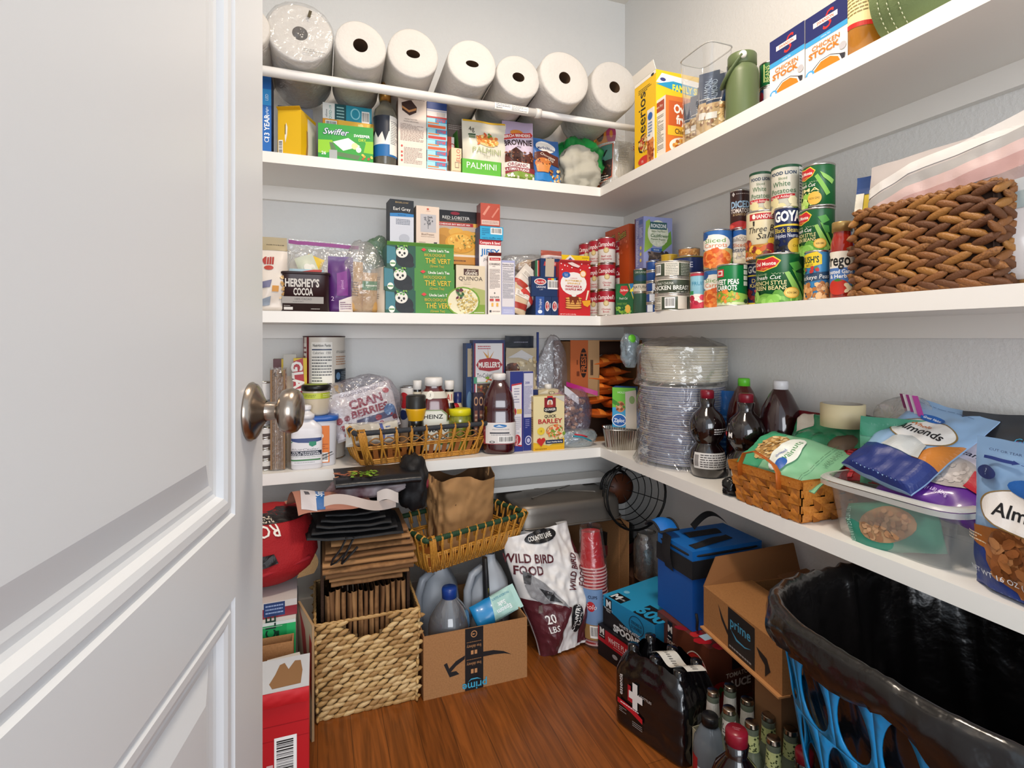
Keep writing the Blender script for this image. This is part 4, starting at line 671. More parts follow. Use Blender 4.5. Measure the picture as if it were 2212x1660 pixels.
for k, (a, b_) in enumerate(((1157, 1176), (1176.5, 1191), (1191.5, 1208))):
    carton('spaghetti_box', ['end of a light blue thin spaghetti box under the lasagna box', 'end of a navy spaghetti box in the middle under the lasagna box', 'end of a navy spaghetti box at the right under the lasagna box'][k], 'box', dict(onB(a, b_, 640, S2, 1.795-.002*(k == 0), .24), h=zl-S2-.001), ('#2f5296' if k == 0 else BL, BL), group='spaghetti box ends',
     front=([('T', 'Thin Spaghetti', .5, .6, .14, '#e2e6f0', {'rot': 90, 'sx': .5}), ('E', .5, .2, .25, .1, '#dfe4ee')] if k == 0 else [('E', .4, .5, .32, .27, '#e6ded8'), ('E', .4, .5, .25, .21, '#b5242c'), ('T', 'Barilla', .4, .5, .11, '#f2ece6', {'rot': 90}), ('L', .8, .2, .9, .8, 1, '#c9cede')]))
zt = W(1178, 599, Y=1.80).z
carton('pasta_box', 'upright dark blue pasta box with tape, on the lasagna box', 'box', onB(1168, 1209, 559, zt, 1.815, .05), (BL, '#122850', '#1c3a70'), front=[('P', [(.15, .62), (.9, .62), (.85, .84), (.2, .84)], '#b5403c'), ('L', .25, .66, .8, .8, 2, '#e6cfc8'), ('P', [(.22, -.12), (.68, -.12), (.72, 1), (.26, 1)], '#bcae9a')])
carton('candy_box', 'thin green and red striped box edge left of the taped pasta box', 'box', onB(1156, 1167, 563, zt, 1.83, .04), ('#2f6a44', '#2a2a2c'), front=[('R', .5, 0, 1, 1, '#b5352c'), ('R', .42, 0, .5, 1, '#e9e4da')])
pouch('chip_bag', 'red topped clear bag slumped on the pasta boxes', 'bag', (W(1190, 0, Y=1.86).x, 1.86, W(1190, 562, Y=1.86).z), .085, .035, .05, '#a85648', [('R', 0, 0, 1, .4, '#dcc9c2')], seed=72, wr=.006)
pouch('bean_bag', 'black bag with yellow lettering lying behind the pinto beans', 'bag', (W(1208, 0, Y=1.97).x, 1.97, S2+.15), .11, .07, .06, '#1d1c22', [('T', 'GOYA', .5, .5, .35, '#d9bb3a', {'w': .5}), ('R', .1, .1, .9, .2, '#c9b040')], seed=73, tilt=-60)
pouch('bean_bag', 'yellow pinto bean bag lying on the shelf pile', 'bag', (W(1222, 0, Y=1.93).x, 1.90, S2+.155), .10, .05, .04, '#dcc22c', [('T', 'Pinto Pinto', .45, .6, .34, '#2b2413', {'w': .55}), ('R', 0, .0, 1, .12, '#33302c')], seed=74, tilt=-20)
carton('onion_soup_box', 'yellow box marked 60 standing behind the red pancake mix', 'box', onB(1209, 1273, 552, S2, 1.86, .07), ('#e8c414', '#d9b410'), front=[('P', [(0, .84), (.35, 1), (.7, .84), (.35, .7)], '#e9e4d8'), ('P', [(.08, .84), (.35, .96), (.62, .84), (.35, .74)], '#3a5a9a'), ('P', [(.14, .83), (.35, .92), (.56, .83), (.35, .76)], '#e9e4d8'), ('T', '60', .85, .9, .07, '#2f2a12', {'b': .02}), ('L', .75, .955, .97, .975, 1, '#7a6a1a')])
carton('pancake_mix_box', 'red pancake and waffle mix box with a white scalloped panel', 'box', onB(1208, 1275, 567, S2, 1.785, .05), ('#c4242a', '#a51e24', '#b52228'), flap=(.012, '#d94a4a', 60),
 front=[('E', .46, .60, .42, .215, '#eee7e2'), ('E', .22, .76, .13, .055, '#2a5fa8'), ('T', 'Great', .22, .775, .022, '#f4f2ee', {}), ('T', 'Value', .22, .745, .022, '#f4f2ee', {}), ('T', 'COMPLETE', .46, .70, .022, '#c4423a'), ('T', 'BUTTERMILK', .46, .655, .032, '#d9a83a', {'w': .54, 'b': .03}), ('T', 'SPRINKLE', .46, .605, .032, '#d9a83a', {'w': .42, 'b': .03}), ('T', 'PANCAKE &', .46, .55, .038, '#b5343a', {'w': .52, 'b': .04}), ('T', 'WAFFLE MIX', .46, .495, .038, '#b5343a', {'w': .56, 'b': .04}), ('E', .76, .79, .1, .065, '#e89a2e'), ('E', .76, .79, .08, .05, '#f3d9c0'), ('P', [(.72, .28), (1, .30), (1, .22), (.9, .17), (.78, .2)], '#e8a22a'), ('P', [(.84, .3), (.88, .3), (.96, .48), (.9, .48)], '#efdfc4')]
 +[o for k in range(5) for o in (('E', .45, .15+.042*k, .27-.008*(k % 2), .028, '#8a4a1e'), ('E', .45, .157+.042*k, .26-.008*(k % 2), .022, '#e2a858'))]+[('P', [(.3, .36), (.6, .36), (.66, .22), (.58, .3), (.5, .2), (.42, .3), (.34, .22)], '#7a3416'), ('E', .46, .38, .08, .025, '#e9e6e0'), ('T', 'NET WT 16 OZ (1 LB) 453g', .27, .03, .022, '#f4e4e0', {'w': .5}), ('S', .02, .85, .98, .98, 10, .003, ['#f4e4e4']), ('P', [(.25, .98), (.4, 1.0), (.66, .93), (.6, .9), (.4, .93)], '#e6cfca')])
# red soup cans
CANRED = lambda name, sub: [('R', -.5, .55, 1.5, 1, '#a3182a'), ('T', 'Campbell’s', .5, .74, .17, '#f4ece8', {'w': .74, 'sl': .25, 'b': .01}), ('E', .5, .50, .10, .11, '#b39a62'), ('E', .5, .50, .07, .08, '#d3bd84'), ('T', name, .5, .28, .075, '#b03038', {'b': .01}), ('T', sub, .5, .18, .075, '#b03038', {'b': .01}), ('T', 'SOUP', .5, .06, .05, '#8a8078', {}), ('L', .05, .08, .2, .4, 6, '#b0a8a0')]
HC = .1012
def stack(pl, pr, Y, ks, name, subs, labs, colr='#e4dcd4', rot=0):
    for k in ks:
        p = cyl(pl, pr, 0, S2+k*HC, Y=Y, h=HC-.0008); p['loc'] = (p['loc'][0]+.0012*((k*7) % 3-1), p['loc'][1], S2+k*HC)
        can('soup_can', labs[k], 'can', p, colr, CANRED(*subs[k]), group='red and white soup cans', rot=rot+[0, 4, -3][k])
stack(1291, 1329, 1.815, (0, 1, 2), '', [('Chicken', 'Broth'), ('Chicken', 'Broth'), ('Beef with', 'Vegetables')], ['red and white broth can at the bottom of the frontmost soup can column', 'red and white broth can in the middle of the frontmost soup can column', 'red and white beef soup can topping the frontmost soup can column'])
stack(1329, 1364, 1.855, (1, 2), '', [('', '')]+[('Chicken', 'Noodle'), ('Vegetable', 'Beef')], ['', 'red and white soup can above the green value pack, lower one', 'red and white vegetable beef can above the green value pack, upper one'])
stack(1329, 1364, 1.855, (0,), '', [('Chicken', 'Broth')]*3, ['red and white soup can hidden behind the green value pack'])
stack(1271, 1306, 1.88, (0, 1, 2), '', [('Cream of', 'Mushroom'), ('Cream of', 'Chicken'), ('Cream of', 'Chicken')], ['soup can at the bottom of the column left of the frontmost one', 'soup can in the middle of the column left of the frontmost one', 'soup can topping the column left of the frontmost one'], rot=-20)
stack(1250, 1284, 1.955, (0, 1, 2), '', [('', '')]*3, ['soup can at the bottom of the rearmost column beside the pancake mix', 'soup can in the middle of the rearmost column beside the pancake mix', 'soup can topping the rearmost column beside the pancake mix'])
# ================================================================ middle shelf, corner and right wall
p = onR(1309, 1362, 488, S2, 1.10, .1)
yb = 1.99; carton('cheese_snack_box', 'orange snack box behind the soup cans in the corner', 'box', dict(loc=(1.122, 1.86, S2), w=.18, h=.357, d=.06, rz=-PI/2), ('#c4501e', '#a8441a', '#c4501e'), front=[('T', 'Cheetos', .26, .91, .09, '#1b1a16', {'b': .07, 'rot': 10, 'w': .34}), ('T', 'Cheetos', .26, .91, .09, '#d9b83a', {'b': .0, 'rot': 10, 'w': .32}), ('T', 'Cheetos', .72, .91, .09, '#1b1a16', {'b': .07, 'rot': 10, 'w': .34}), ('T', 'Cheetos', .72, .91, .09, '#d9b83a', {'b': .0, 'rot': 10, 'w': .32}), ('S', .05, .7, .95, .83, 30, .007, ['#d9623a', '#e88a5a'])])
A = W(1391, 700, X=1.075); zr = S2+.0905
p = dict(loc=(0, 0, zr), w=.155, h=W(1391, 470, X=1.10).z-zr, d=.065, rz=math.radians(-52)); th = math.radians(-52); A = W(1391, 700, Y=1.71)
p = dict(loc=(1.181, 1.668, 1.287), w=.122, h=.190, d=.061, rz=-.04)
for (dx, dy) in ((.02, .0), (.085, -.06), (.09, .03)):
    pass
carton('pasta_box', 'lavender cauliflower pasta box standing on low cans in the corner', 'box', p, ('#8f97c6', '#8086b8', '#a9aed4'),
 front=[('P', [(.02, .3), (.3, .42), (.4, .7), (.2, .95), (.08, .9)], '#8fb04a'), ('P', [(.6, .3), (.98, .5), (.95, .75), (.7, .6)], '#6a9a3a'), ('E', .50, .68, .36, .26, '#d9dcc6'), ('S', .18, .45, .84, .92, 70, .008, ['#e6e6d4', '#cdd2b8', '#dfe2cc'], 4, 1), ('R', .22, .76, .8, .90, '#2f5a5e'), ('T', 'RONZONI', .51, .83, .075, '#e8ecec', {'w': .52, 'b': .03}), ('T', 'Gluten Free Pasta', .5, .725, .035, '#4f6a3a', {'w': .48}), ('T', 'Cauliflower', .54, .64, .065, '#3f6a3a', {'w': .62, 'sl': .25, 'b': .01}), ('T', 'Penne Rigate', .5, .57, .035, '#4f6a3a', {'w': .5}), ('R', .25, .33, .62, .39, '#2f5f9e'), ('T', 'PENNE', .43, .36, .03, '#e6ecf4'), ('P', [(.15, .16), (.75, .2), (.9, .3), (.2, .32)], '#4a3f3c'), ('S', .15, .17, .85, .32, 30, .006, ['#6a5a52', '#3a302e', '#7a6a60'])],
 left=[('R', 0, 0, .10, 1, '#6a2a3c'), ('L', .15, .05, .45, .95, 30, '#e0e0ec'), ('R', .52, .86, .92, .95, '#5a6fb0'), ('L', .55, .6, .9, .8, 8, '#dfe0ee'), ('E', .7, .4, .1, .035, '#d9c86a'), ('E', .7, .28, .1, .035, '#d9c86a'), ('E', .7, .16, .1, .035, '#d9c86a')])
# four can value pack
A = W(1330, 690, Y=1.755); t = thing('can_value_pack', 'green sleeve of four small vegetable cans with a blue diagonal band', 'can pack', ((W(1330, 0, X=1.02).x+0)/1, 0, S2)); 
th = math.radians(-48); P0 = W(1330, 0, Y=1.775); wv = .125; t.location = (P0.x+wv/2*math.cos(th), P0.y+wv/2*math.sin(th), S2+.0005); t.rotation_euler = (0, 0, th); hv = W(1365, 612, Y=1.72).z-S2
GR = '#175a30'
b = MB(); b.box((-wv/2, 0, 0), (wv/2, .118, hv), M(GR, .35)); bevel(b.obj('cardboard_sleeve', t), .006, 3)
Pr(lambda u, v, q: (u, -q-.0003, v), wv, hv).run([('P', [(0, .55), (.06, .95), (.3, .97), (.45, .6), (.3, .5)], '#1c6a38'), ('P', [(.12, .74), (.17, .93), (.35, .93), (.41, .78), (.26, .62)], '#c22c30'), ('T', 'Del Monte', .265, .80, .07, '#f6ece0', {'w': .22, 'b': .02}), ('T', 'Fresh Cut', .24, .55, .07, '#efeee6', {'w': .25, 'sl': .2}), ('T', 'SWEET PEAS', .2, .38, .07, '#7fae4a', {'w': .3}), ('S', .02, .02, .46, .30, 50, .0045, ['#7fae3a', '#5a8f2c', '#97c24e']), ('E', .38, .22, .08, .13, '#e0b24a'),
 ('P', [(.40, .98), (.66, 1.0), (.98, .02), (.70, 0)], '#d9c63a'), ('P', [(.42, .98), (.64, 1.0), (.96, .02), (.72, 0)], '#2277b4'), ('T', '4', .53, .80, .25, '#ece03a', {'b': .03}), ('T', 'CAN', .66, .56, .14, '#ece03a', {'rot': -6, 'w': .24, 'b': .03}), ('T', 'VALUE', .76, .36, .11, '#ece03a', {'rot': -6, 'w': .22, 'b': .03}), ('T', 'PACK', .81, .20, .12, '#ece03a', {'rot': -6, 'w': .22, 'b': .03}), ('P', [(.82, .8), (.97, .9), (1, .6)], '#c22c30')]).mb.obj('sleeve_print', t)
GV = lambda *x: [('R', -.5, .72, 1.5, 1, '#2a5fa8')]+list(x)
# right wall rows  name,label,pl,pr,pt?,zbase,X,h,col,ops
def rc(lab, pl, pr, k, X, col, ops, h=.111, zb=None, pt=None, ring=None, rot=0, group=None, name="food_can", rim=0):
    z = S2 if zb is None else zb
    p = cyl(pl, pr, pt or 0, z, X=X, h=None if pt else h); return can(name, lab, 'can', p, col, ops, ring=ring, rot=rot, group=group), p
p = cyl(1368, 1401, 0, S2, Y=1.705, h=.0865); p2_ = dict(p); p2_['loc'] = (p['loc'][0], p['loc'][1], S2); can('food_can', 'pale tan can at the bottom below the lavender pasta box', 'can', p2_, '#34594a')
rc2 = lambda lab, a, b_, z_, X_, col, ops, h=0: can('food_can', lab, 'can', dict(p, loc=(p['loc'][0], p['loc'][1], S2+.0868)), col, ops)
_ = rc2('pale tan can directly under the lavender pasta box, dark green print', 1368, 1401, 0, 1.10, '#34594a', [('R', -.5, .0, 1.5, .35, '#d9d2c2'), ('T', 'ORGANIC', .5, .85, .09, '#c9d4c8'), ('E', .5, .6, .3, .14, '#274f6a'), ('T', 'NATURAL', .5, .22, .12, '#3a3a34', {})], h=.0865)
for k in range(5):
    p = cyl(1396, 1424, 0, S2+k*.0365, X=1.085, h=.0362); can('tuna_can', ['lowest', 'second from the bottom', 'middle', 'second from the top', 'topmost'][k]+' flat blue fish can in the stack left of the chicken cans', 'can', p, '#20488c', [('R', .2, .2, .5, .85, '#dbe2ee'), ('T', 'tuna', .75, .5, .3, '#cfe0f2', {})], group='stack of flat blue fish cans', rot=k*25)
for k in range(3):
    p = cyl(1415, 1490, 0, S2+k*.0515, X=1.045, h=.0512)
    fr = [[('B', .36, .18, .55, .82), ('R', .6, .12, .8, .9, '#d9d2c4'), ('R', .02, .1, .3, .9, '#cfc9ba'), ('L', .05, .15, .28, .85, 7, '#5a5e54')], [('T', 'PREMIUM', .12, .82, .10, '#dfe0d4'), ('T', 'NATURAL* CHUNK', .30, .66, .15, '#dfe0d4', {'w': .46}), ('T', 'CHICKEN BREAST', .45, .40, .26, '#f0efe6', {'w': .80, 'b': .03}), ('T', 'IN WATER', .12, .14, .10, '#dfe0d4'), ('T', 'NET WT 12.5 OZ', .72, .14, .09, '#dfe0d4')], [('B', .12, .18, .28, .8), ('R', .36, .12, .62, .9, '#d9d2c4'), ('L', .38, .15, .6, .85, 7, '#7a7e70'), ('L', .66, .1, .96, .85, 8, '#b9bcae')]][k]
    can('chicken_can', ['bottom olive and cream chunk chicken can of the front stack', 'middle chunk chicken can of the front stack, lettering facing out', 'top olive and cream chunk chicken can of the front stack'][k], 'can', p, '#4c5444', [('R', -.5, .86, 1.5, 1, '#d9cfc0'), ('R', -.5, 0, 1.5, .05, '#d9cfc0')]+fr, group='stack of chunk chicken cans', rim=.002)
_, p = rc('tall dark blue can with a gold lid behind the chicken cans', 1455, 1524, 0, 1.155, '#1c2c5e', [('R', .35, .1, .9, .7, '#c9a82e'), ('T', 'COFFEE', .3, .85, .10, '#cfd4e6'), ('S', .38, .12, .88, .6, 40, .005, ['#b98a3a', '#e0c04a', '#8a5a2c'])], pt=553, ring='#7c6a2e')
z = p['loc'][2]+p['h']; q = cyl(1466, 1512, 0, z+.0005, X=1.155, h=.03); can('tuna_can', 'small flat orange can on the gold lid behind the chicken cans', 'can', q, '#c98f52', [('S', 0, .2, 1, .9, 30, .004, ['#d9a86a', '#a86a34'])])
_, p = rc('yellow lidded can between the lavender pasta box and the gold lid', 1428, 1464, 0, 1.17, '#c9a42e', [('L', .1, .3, .9, .7, 4, '#6a5418')], pt=549, ring='#d9b43e')
_, p = rc('light blue and raspberry fruit can beside the chicken stack', 1491, 1527, 0, 1.055, '#8fc4d6', [('R', -.5, .90, 1.5, 1, '#b83a48'), ('R', -.5, 0, 1.5, .38, '#c23048'), ('E', .4, .3, .5, .12, '#efeae0'), ('T', 'FRUIT', .5, .7, .1, '#3f8fb0'), ('R', -.0, .4, .3, .5, '#2f8a4c'), ('S', .1, .1, .9, .34, 14, .008, ['#e0506a', '#a8203a'])], h=.110)
CAR = [('R', -.5, .0, 1.5, 1, '#2f66a8'), ('P', [(-.3, 0), (1.3, 0), (1.3, .45), (.5, .55), (-.3, .4)], '#c9b06a'), ('P', [(.62, 0), (1.4, 0), (1.4, .35), (.9, .3)], '#6a9a3a'), ('E', .40, .66, .40, .21, '#ece6dc'), ('E', .12, .85, .15, .1, '#23508e'), ('T', 'Sliced', .42, .72, .11, '#5f9a3a', {'w': .5}), ('T', 'Carrots', .44, .60, .11, '#e07a3a', {'w': .54}), ('E', .42, .26, .42, .24, '#e07a34'), ('S', .06, .05, .78, .48, 46, .008, ['#e8843a', '#d9602a', '#f09a52', '#c9541f'], 5, 1), ('R', .92, 0, 1.25, 1, '#2a5a9e'), ('L', .95, .1, 1.2, .9, 14, '#b9cbe4')]
_, p = rc('blue sliced carrots can at the bottom, partly behind the sweet peas can', 1521, 1580, 0, 1.075, '#2f66a8', CAR, group='sliced carrots cans')
rc('blue sliced carrots can on top, beside the diced tomatoes can', 1520, 1582, 0, 1.075, '#2f66a8', CAR, zb=S2+.1115, group='sliced carrots cans')
rc('green sweet peas and carrots can at the shelf front', 1549, 1615, 0, 1.04, '#0f7a3c', [('R', -.5, 0, 1.5, .14, '#d3dfae'), ('P', [(-.3, .1), (1.3, .1), (1.3, .2), (.5, .34), (-.3, .2)], '#9cc85a'), ('R', .10, .70, .32, .88, '#c22c34'), ('R', .13, .73, .29, .85, '#e6d8cc'), ('R', .16, .76, .26, .82, '#c22c34'), ('T', 'SWEET PEAS', .34, .58, .12, '#f2f2ea', {'w': .60, 'b': .04, 'sx': .6}), ('T', '& CARROTS', .32, .44, .12, '#f2f2ea', {'w': .55, 'b': .04}), ('S', .05, .12, .62, .36, 60, .0055, ['#d9a83a', '#e8843a', '#a8b83a', '#7a9a2c'], 5, 1)]+[('R', .74, .48+.13*k, .86, .58+.13*k, '#dfe6d4') for k in range(4)]+[('E', .8, .12, .06, .05, '#2a4a30')], h=.112)
_, p = rc('blue sliced potatoes can under the diced tomatoes can', 1581, 1620, 0, 1.125, '#e0dad2', [('R', -.5, .78, 1.5, 1, '#2a5fa8'), ('P', [(-.4, .8), (1.4, .8), (1.4, .70), (.5, .86), (-.4, .7)], '#e0dad2'), ('T', 'Sliced', .42, .60, .10, '#c9703a', {}), ('T', 'Potatoes', .46, .48, .11, '#3f4a6a', {'w': .8}), ('S', .05, .03, .95, .4, 50, .008, ['#e9e2cc', '#d9cfb4', '#f2ecdc'])], zb=S2+.1115)
rc('white can below the sliced potatoes, behind the sweet peas', 1583, 1620, 0, 1.125, '#d9d4c8', [('R', -.5, .7, 1.5, 1, '#2a5fa8')])
rc('brown diced tomatoes can with blue and white lettering', 1577, 1620, 0, 1.125, '#3f211c', [('P', [(-.3, 0), (1.3, 0), (1.3, .1), (.5, .2), (-.3, .1)], '#a8282c'), ('P', [(.22, .88), (.28, .94), (.34, .88), (.28, .82)], '#e6dcd4'), ('L', .38, .86, .9, .9, 1, '#c9b8ae'), ('T', 'DICED', .52, .62, .17, '#a9cbe6', {'w': .66, 'b': .05, 'sx': .7}), ('T', 'TOMATOES', .52, .46, .11, '#e6dcd4', {'w': .68, 'b': .04}), ('T', 'IN TOMATO JUICE', .52, .36, .06, '#d9b98a', {'w': .5}), ('S', .1, .02, .9, .1, 8, .006, ['#c23a34', '#d9564a'])], zb=S2+.223, rim=.002)
WP = [('R', -.5, .94, 1.5, 1, '#23573a'), ('T', 'FOOD LION', .5, .82, .075, '#24405e', {'w': .60, 'b': .04}), ('T', 'Sliced', .5, .70, .06, '#5a7a52'), ('T', 'White', .46, .58, .12, '#3c6a44', {'w': .4}), ('T', 'Potatoes', .5, .42, .12, '#3c6a44', {'w': .56}), ('R', .14, .24, .76, .33, '#b8262e'), ('T', 'No Salt Added*', .45, .285, .06, '#f4e6e0', {'w': .5}), ('S', .2, .0, .95, .2, 14, .010, ['#e6dcb8', '#d9cc9a'])]
_, pl_ = rc('white potatoes can with green rim above the three bean salad', 1619, 1667, 0, 1.10, '#d9d4c2', WP, zb=S2+.243, h=.108, group='white potatoes cans', ring='#2a5a3c')
# big salad can
rc('cream three bean salad can with a red banner', 1612, 1686, 0, 1.085, '#e3d5ae', [('R', .22, .80, .80, .93, '#b8262c'), ('T', 'HANOVER.', .55, .865, .085, '#f2e6dc', {'w': .42, 'b': .03}), ('E', .32, .87, .035, .05, '#efe6da'), ('P', [(.30, .78), (.34, .78), (.335, .68), (.305, .68)], '#2a2422'), ('T', 'Three Bean', .54, .62, .13, '#2a241c', {'w': .72, 'sl': .3, 'rot': 4}), ('T', 'Salad', .58, .48, .13, '#2a241c', {'w': .42, 'sl': .3, 'rot': 4}), ('P', [(-.3, 0), (1.3, 0), (1.3, .46), (.8, .30), (.2, .3), (-.3, .44)], '#b5742c')]+[('P', [(x, y), (x+.03*math.cos(a)*1, y+.05*math.sin(a)), (x+.22*math.cos(a+1.2), y+.2*math.sin(a+1.2)), (x+.22*math.cos(a+1.2)-.05, y+.2*math.sin(a+1.2))], c) for x, y, a, c in ((.1, .12, .2, '#e0b02a'), (.3, .1, .8, '#e8bc34'), (.5, .1, .1, '#6a7a2c'), (.65, .12, .7, '#e0a82a'), (.8, .1, .2, '#d9a028'), (.2, .2, 2, '#7a8a34'), (.6, .28, 2.2, '#c9962a'))]+[('S', .05, .1, .95, .36, 30, .010, ['#a82a2c', '#c9622a', '#e0b43a', '#7a2420']), ('T', '3 BEAN', .2, .04, .05, '#f2e6da', {'b': .03})], zb=S2+.118, h=.1245)
rc('small navy can hidden under the three bean salad can', 1614, 1660, 0, 1.09, '#1c2a5c', [('R', -.5, 0, 1.5, .08, '#d9c23a'), ('T', 'GOYA', .5, .84, .16, '#f0eee8', {'b': .05, 'w': .7}), ('R', .1, .68, .9, .71, '#d9c23a'), ('T', 'Dark', .5, .58, .09, '#e0c86a'), ('T', 'Kidney', .5, .47, .09, '#e0c86a'), ('S', .05, .08, .95, .38, 40, .007, ['#7a1a24', '#a83040', '#5a1018'])], h=.115)
DM = lambda a, b_: [('R', -.5, .93, -.02, 1, '#175a30'), ('P', [(.07, .70), (.05, .84), (.14, .93), (.28, .90), (.42, .94), (.52, .84), (.46, .72), (.28, .64)], '#e0c23a'), ('P', [(.09, .71), (.07, .83), (.15, .91), (.28, .88), (.41, .92), (.50, .83), (.44, .73), (.28, .66)], '#c2242c'), ('T', 'Del Monte', .285, .80, .075, '#f6ece0', {'w': .34, 'b': .03}), ('T', 'Quality', .285, .71, .045, '#e8b05a', {'sl': .3}), ('T', 'MADE  WITH', .36, .585, .035, '#9fb58a', {'w': .56}), ('T', 'Fresh Cut', .32, .52, .08, '#f2f0e6', {'w': .38, 'sl': .25, 'b': .01}), ('T', a, .33, .41, .085, '#e3d79a', {'w': .52, 'b': .01}), ('T', b_, .33, .31, .085, '#e3d79a', {'w': .52, 'b': .01}), ('P', [(.56, .60), (.62, .62), (.86, .1), (.8, .04), (.74, .08)], '#8fc05a'), ('P', [(.66, .66), (.70, .64), (.95, .12), (.9, .06)], '#6fae44'), ('P', [(.62, .78), (.76, .82), (.84, .70), (.70, .62)], '#4f9a3f'), ('P', [(.70, .60), (.82, .58), (.84, .44), (.76, .42)], '#3f8a38')]
GB = [('P', [(.02, .0), (.7, .0), (.6, .14), (.3, .2), (.05, .12)], '#6aa23c'), ('S', .02, .01, .7, .17, 26, .012, ['#7fb84c', '#5a9434', '#94c860']), ('E', .66, .20, .11, .11, '#e0a83a'), ('E', .66, .20, .09, .09, '#f0c868'), ('T', 'NON GMO', .66, .20, .04, '#6a5418', {'w': .14, 'b': .02})]
_, pb = rc('large green cut green beans can at the shelf front', 1633, 1737, 0, 1.06, '#14592c', DM('FRENCH STYLE', 'GREEN BEANS')+GB, h=.1195)
rc('white potatoes can with nutrition panel, beside the topmost green can', 1666, 1732, 0, 1.10, '#d9d4c2', WP+[('R', .86, .05, 1.3, .95, '#e9e6dc'), ('L', .88, .1, 1.25, .9, 12, '#4a4a4a')], zb=S2+.234, h=.108, group='white potatoes cans', ring='#2a5a3c', rot=-14)
rc('navy black beans can on the green beans can, beside the bean salad', 1672, 1728, 0, 1.075, '#16234e', [('T', 'GOYA', .52, .80, .22, '#f2f0ea', {'b': .06, 'w': .72}), ('R', .0, .58, 1, .62, '#d9c23a'), ('T', 'Black Beans', .5, .50, .11, '#e0c858', {'w': .66}), ('T', 'Frijoles Negros', .5, .38, .09, '#dfe2ee', {'w': .62}), ('S', .02, .0, .98, .30, 60, .006, ['#101016', '#26262e', '#1a1a20']), ('E', .74, .15, .22, .17, '#c9a42e'), ('T', 'CHEF', .74, .15, .05, '#5a4410')], zb=S2+.121, h=.112)
_, p = rc('blue black-eyed peas can with a yellow banner beside the sauce jar', 1738, 1793, 0, 1.055, '#3f86b8', [('R', -.5, .0, 1.5, .06, '#e9e4da'), ('P', [(.0, .68), (.02, .92), (.5, .97), (.62, .9), (.62, .72), (.3, .66)], '#e3c52a'), ('T', 'BUSH’S', .30, .82, .13, '#23402c', {'w': .5, 'b': .04}), ('T', 'BEST', .3, .71, .05, '#23402c'), ('P', [(-.1, .36), (.85, .42), (.85, .58), (-.1, .52)], '#26405a'), ('T', 'Blackeye Peas', .38, .47, .09, '#e9e6de', {'w': .85, 'sl': .2, 'rot': 3}), ('S', .0, .02, .9, .32, 60, .0075, ['#c9925a', '#e0b480', '#a86a34'], 5), ('S', .1, .58, .5, .66, 8, .005, ['#b8302a', '#4f8a34'])], h=.112)
rc('green cut green beans can under the topmost lima can', 1727, 1804, 0, 1.10, '#14592c', DM('FRENCH STYLE', 'GREEN BEANS')+GB, zb=S2+.1125, h=.105, rot=-20)
rc('topmost green lima beans can near the wall', 1733, 1805, 0, 1.10, '#17612f', DM('LIMA', 'BEANS')[:-4]+[('P', [(.5, .7), (.56, .75), (.8, .3), (.72, .24)], '#7fb84c'), ('P', [(.6, .8), (.9, .6), (.84, .5), (.66, .66)], '#8fc460'), ('S', .0, .02, .45, .26, 26, .008, ['#b5d86a', '#94c24c', '#cfe68a']), ('E', .5, .2, .13, .15, '#e0b048'), ('T', 'NON GMO', .5, .2, .05, '#6a5418', {'w': .2})], zb=S2+.218, h=.100, rot=-14)
rc('green can hidden at the bottom under the green beans can', 1738, 1800, 0, 1.14, '#14592c', None, h=.1115)
p = cyl(1793, 1846, 0, S2, X=1.06, h=.165); r = p['r']; H = .166
bottle('sauce_jar', 'glass jar of red garlic and herb pasta sauce beside the brown basket', 'jar', p['loc'], [(0, 0), (r*.94, 0), (r, .006), (r, H*.64), (r*.96, H*.72), (r*.82, H*.80), (r*.76, H*.83), (r*.76, H*.88)], M('#9a2416', .08, coat=.7), [(r*.72, H*.87), (r*.86, H*.875), (r*.87, H*.985), (r*.84, H), (0, H)], M('#b5935a', .3, .6), [('R', -.3, .50, 1.3, .92, '#e9e2d4'), ('R', -.3, .16, 1.3, .56, '#4f79b8'), ('T', 'Prego', .38, .74, .26, '#1d1a18', {'w': .76, 'b': .03}), ('T', 'Roasted Garlic', .45, .48, .085, '#eef0f4', {'w': .8, 'b': .03}), ('T', '& Herb', .42, .38, .085, '#eef0f4', {'b': .03}), ('E', .42, .14, .30, .17, '#c2301f'), ('P', [(.3, .28), (.42, .33), (.55, .28), (.42, .26)], '#3f7a2c'), ('S', .64, .06, .95, .2, 10, .006, ['#4f8f3a', '#e6d6b4'])], (.012, H*.66, r), rz=p['rz']-.12)
# ================================================================ woven things
def grain(b, c, ax, n, L, r, m, fl=.55):
    """one spindle shaped strand piece, centre c, axis ax, normal n"""
    c = Vector(c); ax = Vector(ax).normalized(); n = Vector(n).normalized(); s_ = ax.cross(n)
    b.grid(lambda u, v: c+ax*(L*(v-.5))+(s_*math.cos(2*PI*u)+n*fl*math.sin(2*PI*u))*r*(max(0, 1-abs(2*v-1)**2.2)**.6+.05), 6, 6, m, closeu=True)
def basket_sides(w, d, h, fl=0, base=0):
    """four walls: start point, direction, length, outward normal at height v"""
    def wall(i, s, v):
        k = fl*v; hw = w/2+k; a0, a1 = -k, d+k
        P = [Vector((-hw, a0, 0)), Vector((hw, a0, 0)), Vector((hw, a1, 0)), Vector((-hw, a1, 0))]
        p = P[i].lerp(P[(i+1) % 4], s); p.z = base+h*v; return p
    N = [Vector((0, -1, 0)), Vector((1, 0, 0)), Vector((0, 1, 0)), Vector((-1, 0, 0))]
    return wall, N
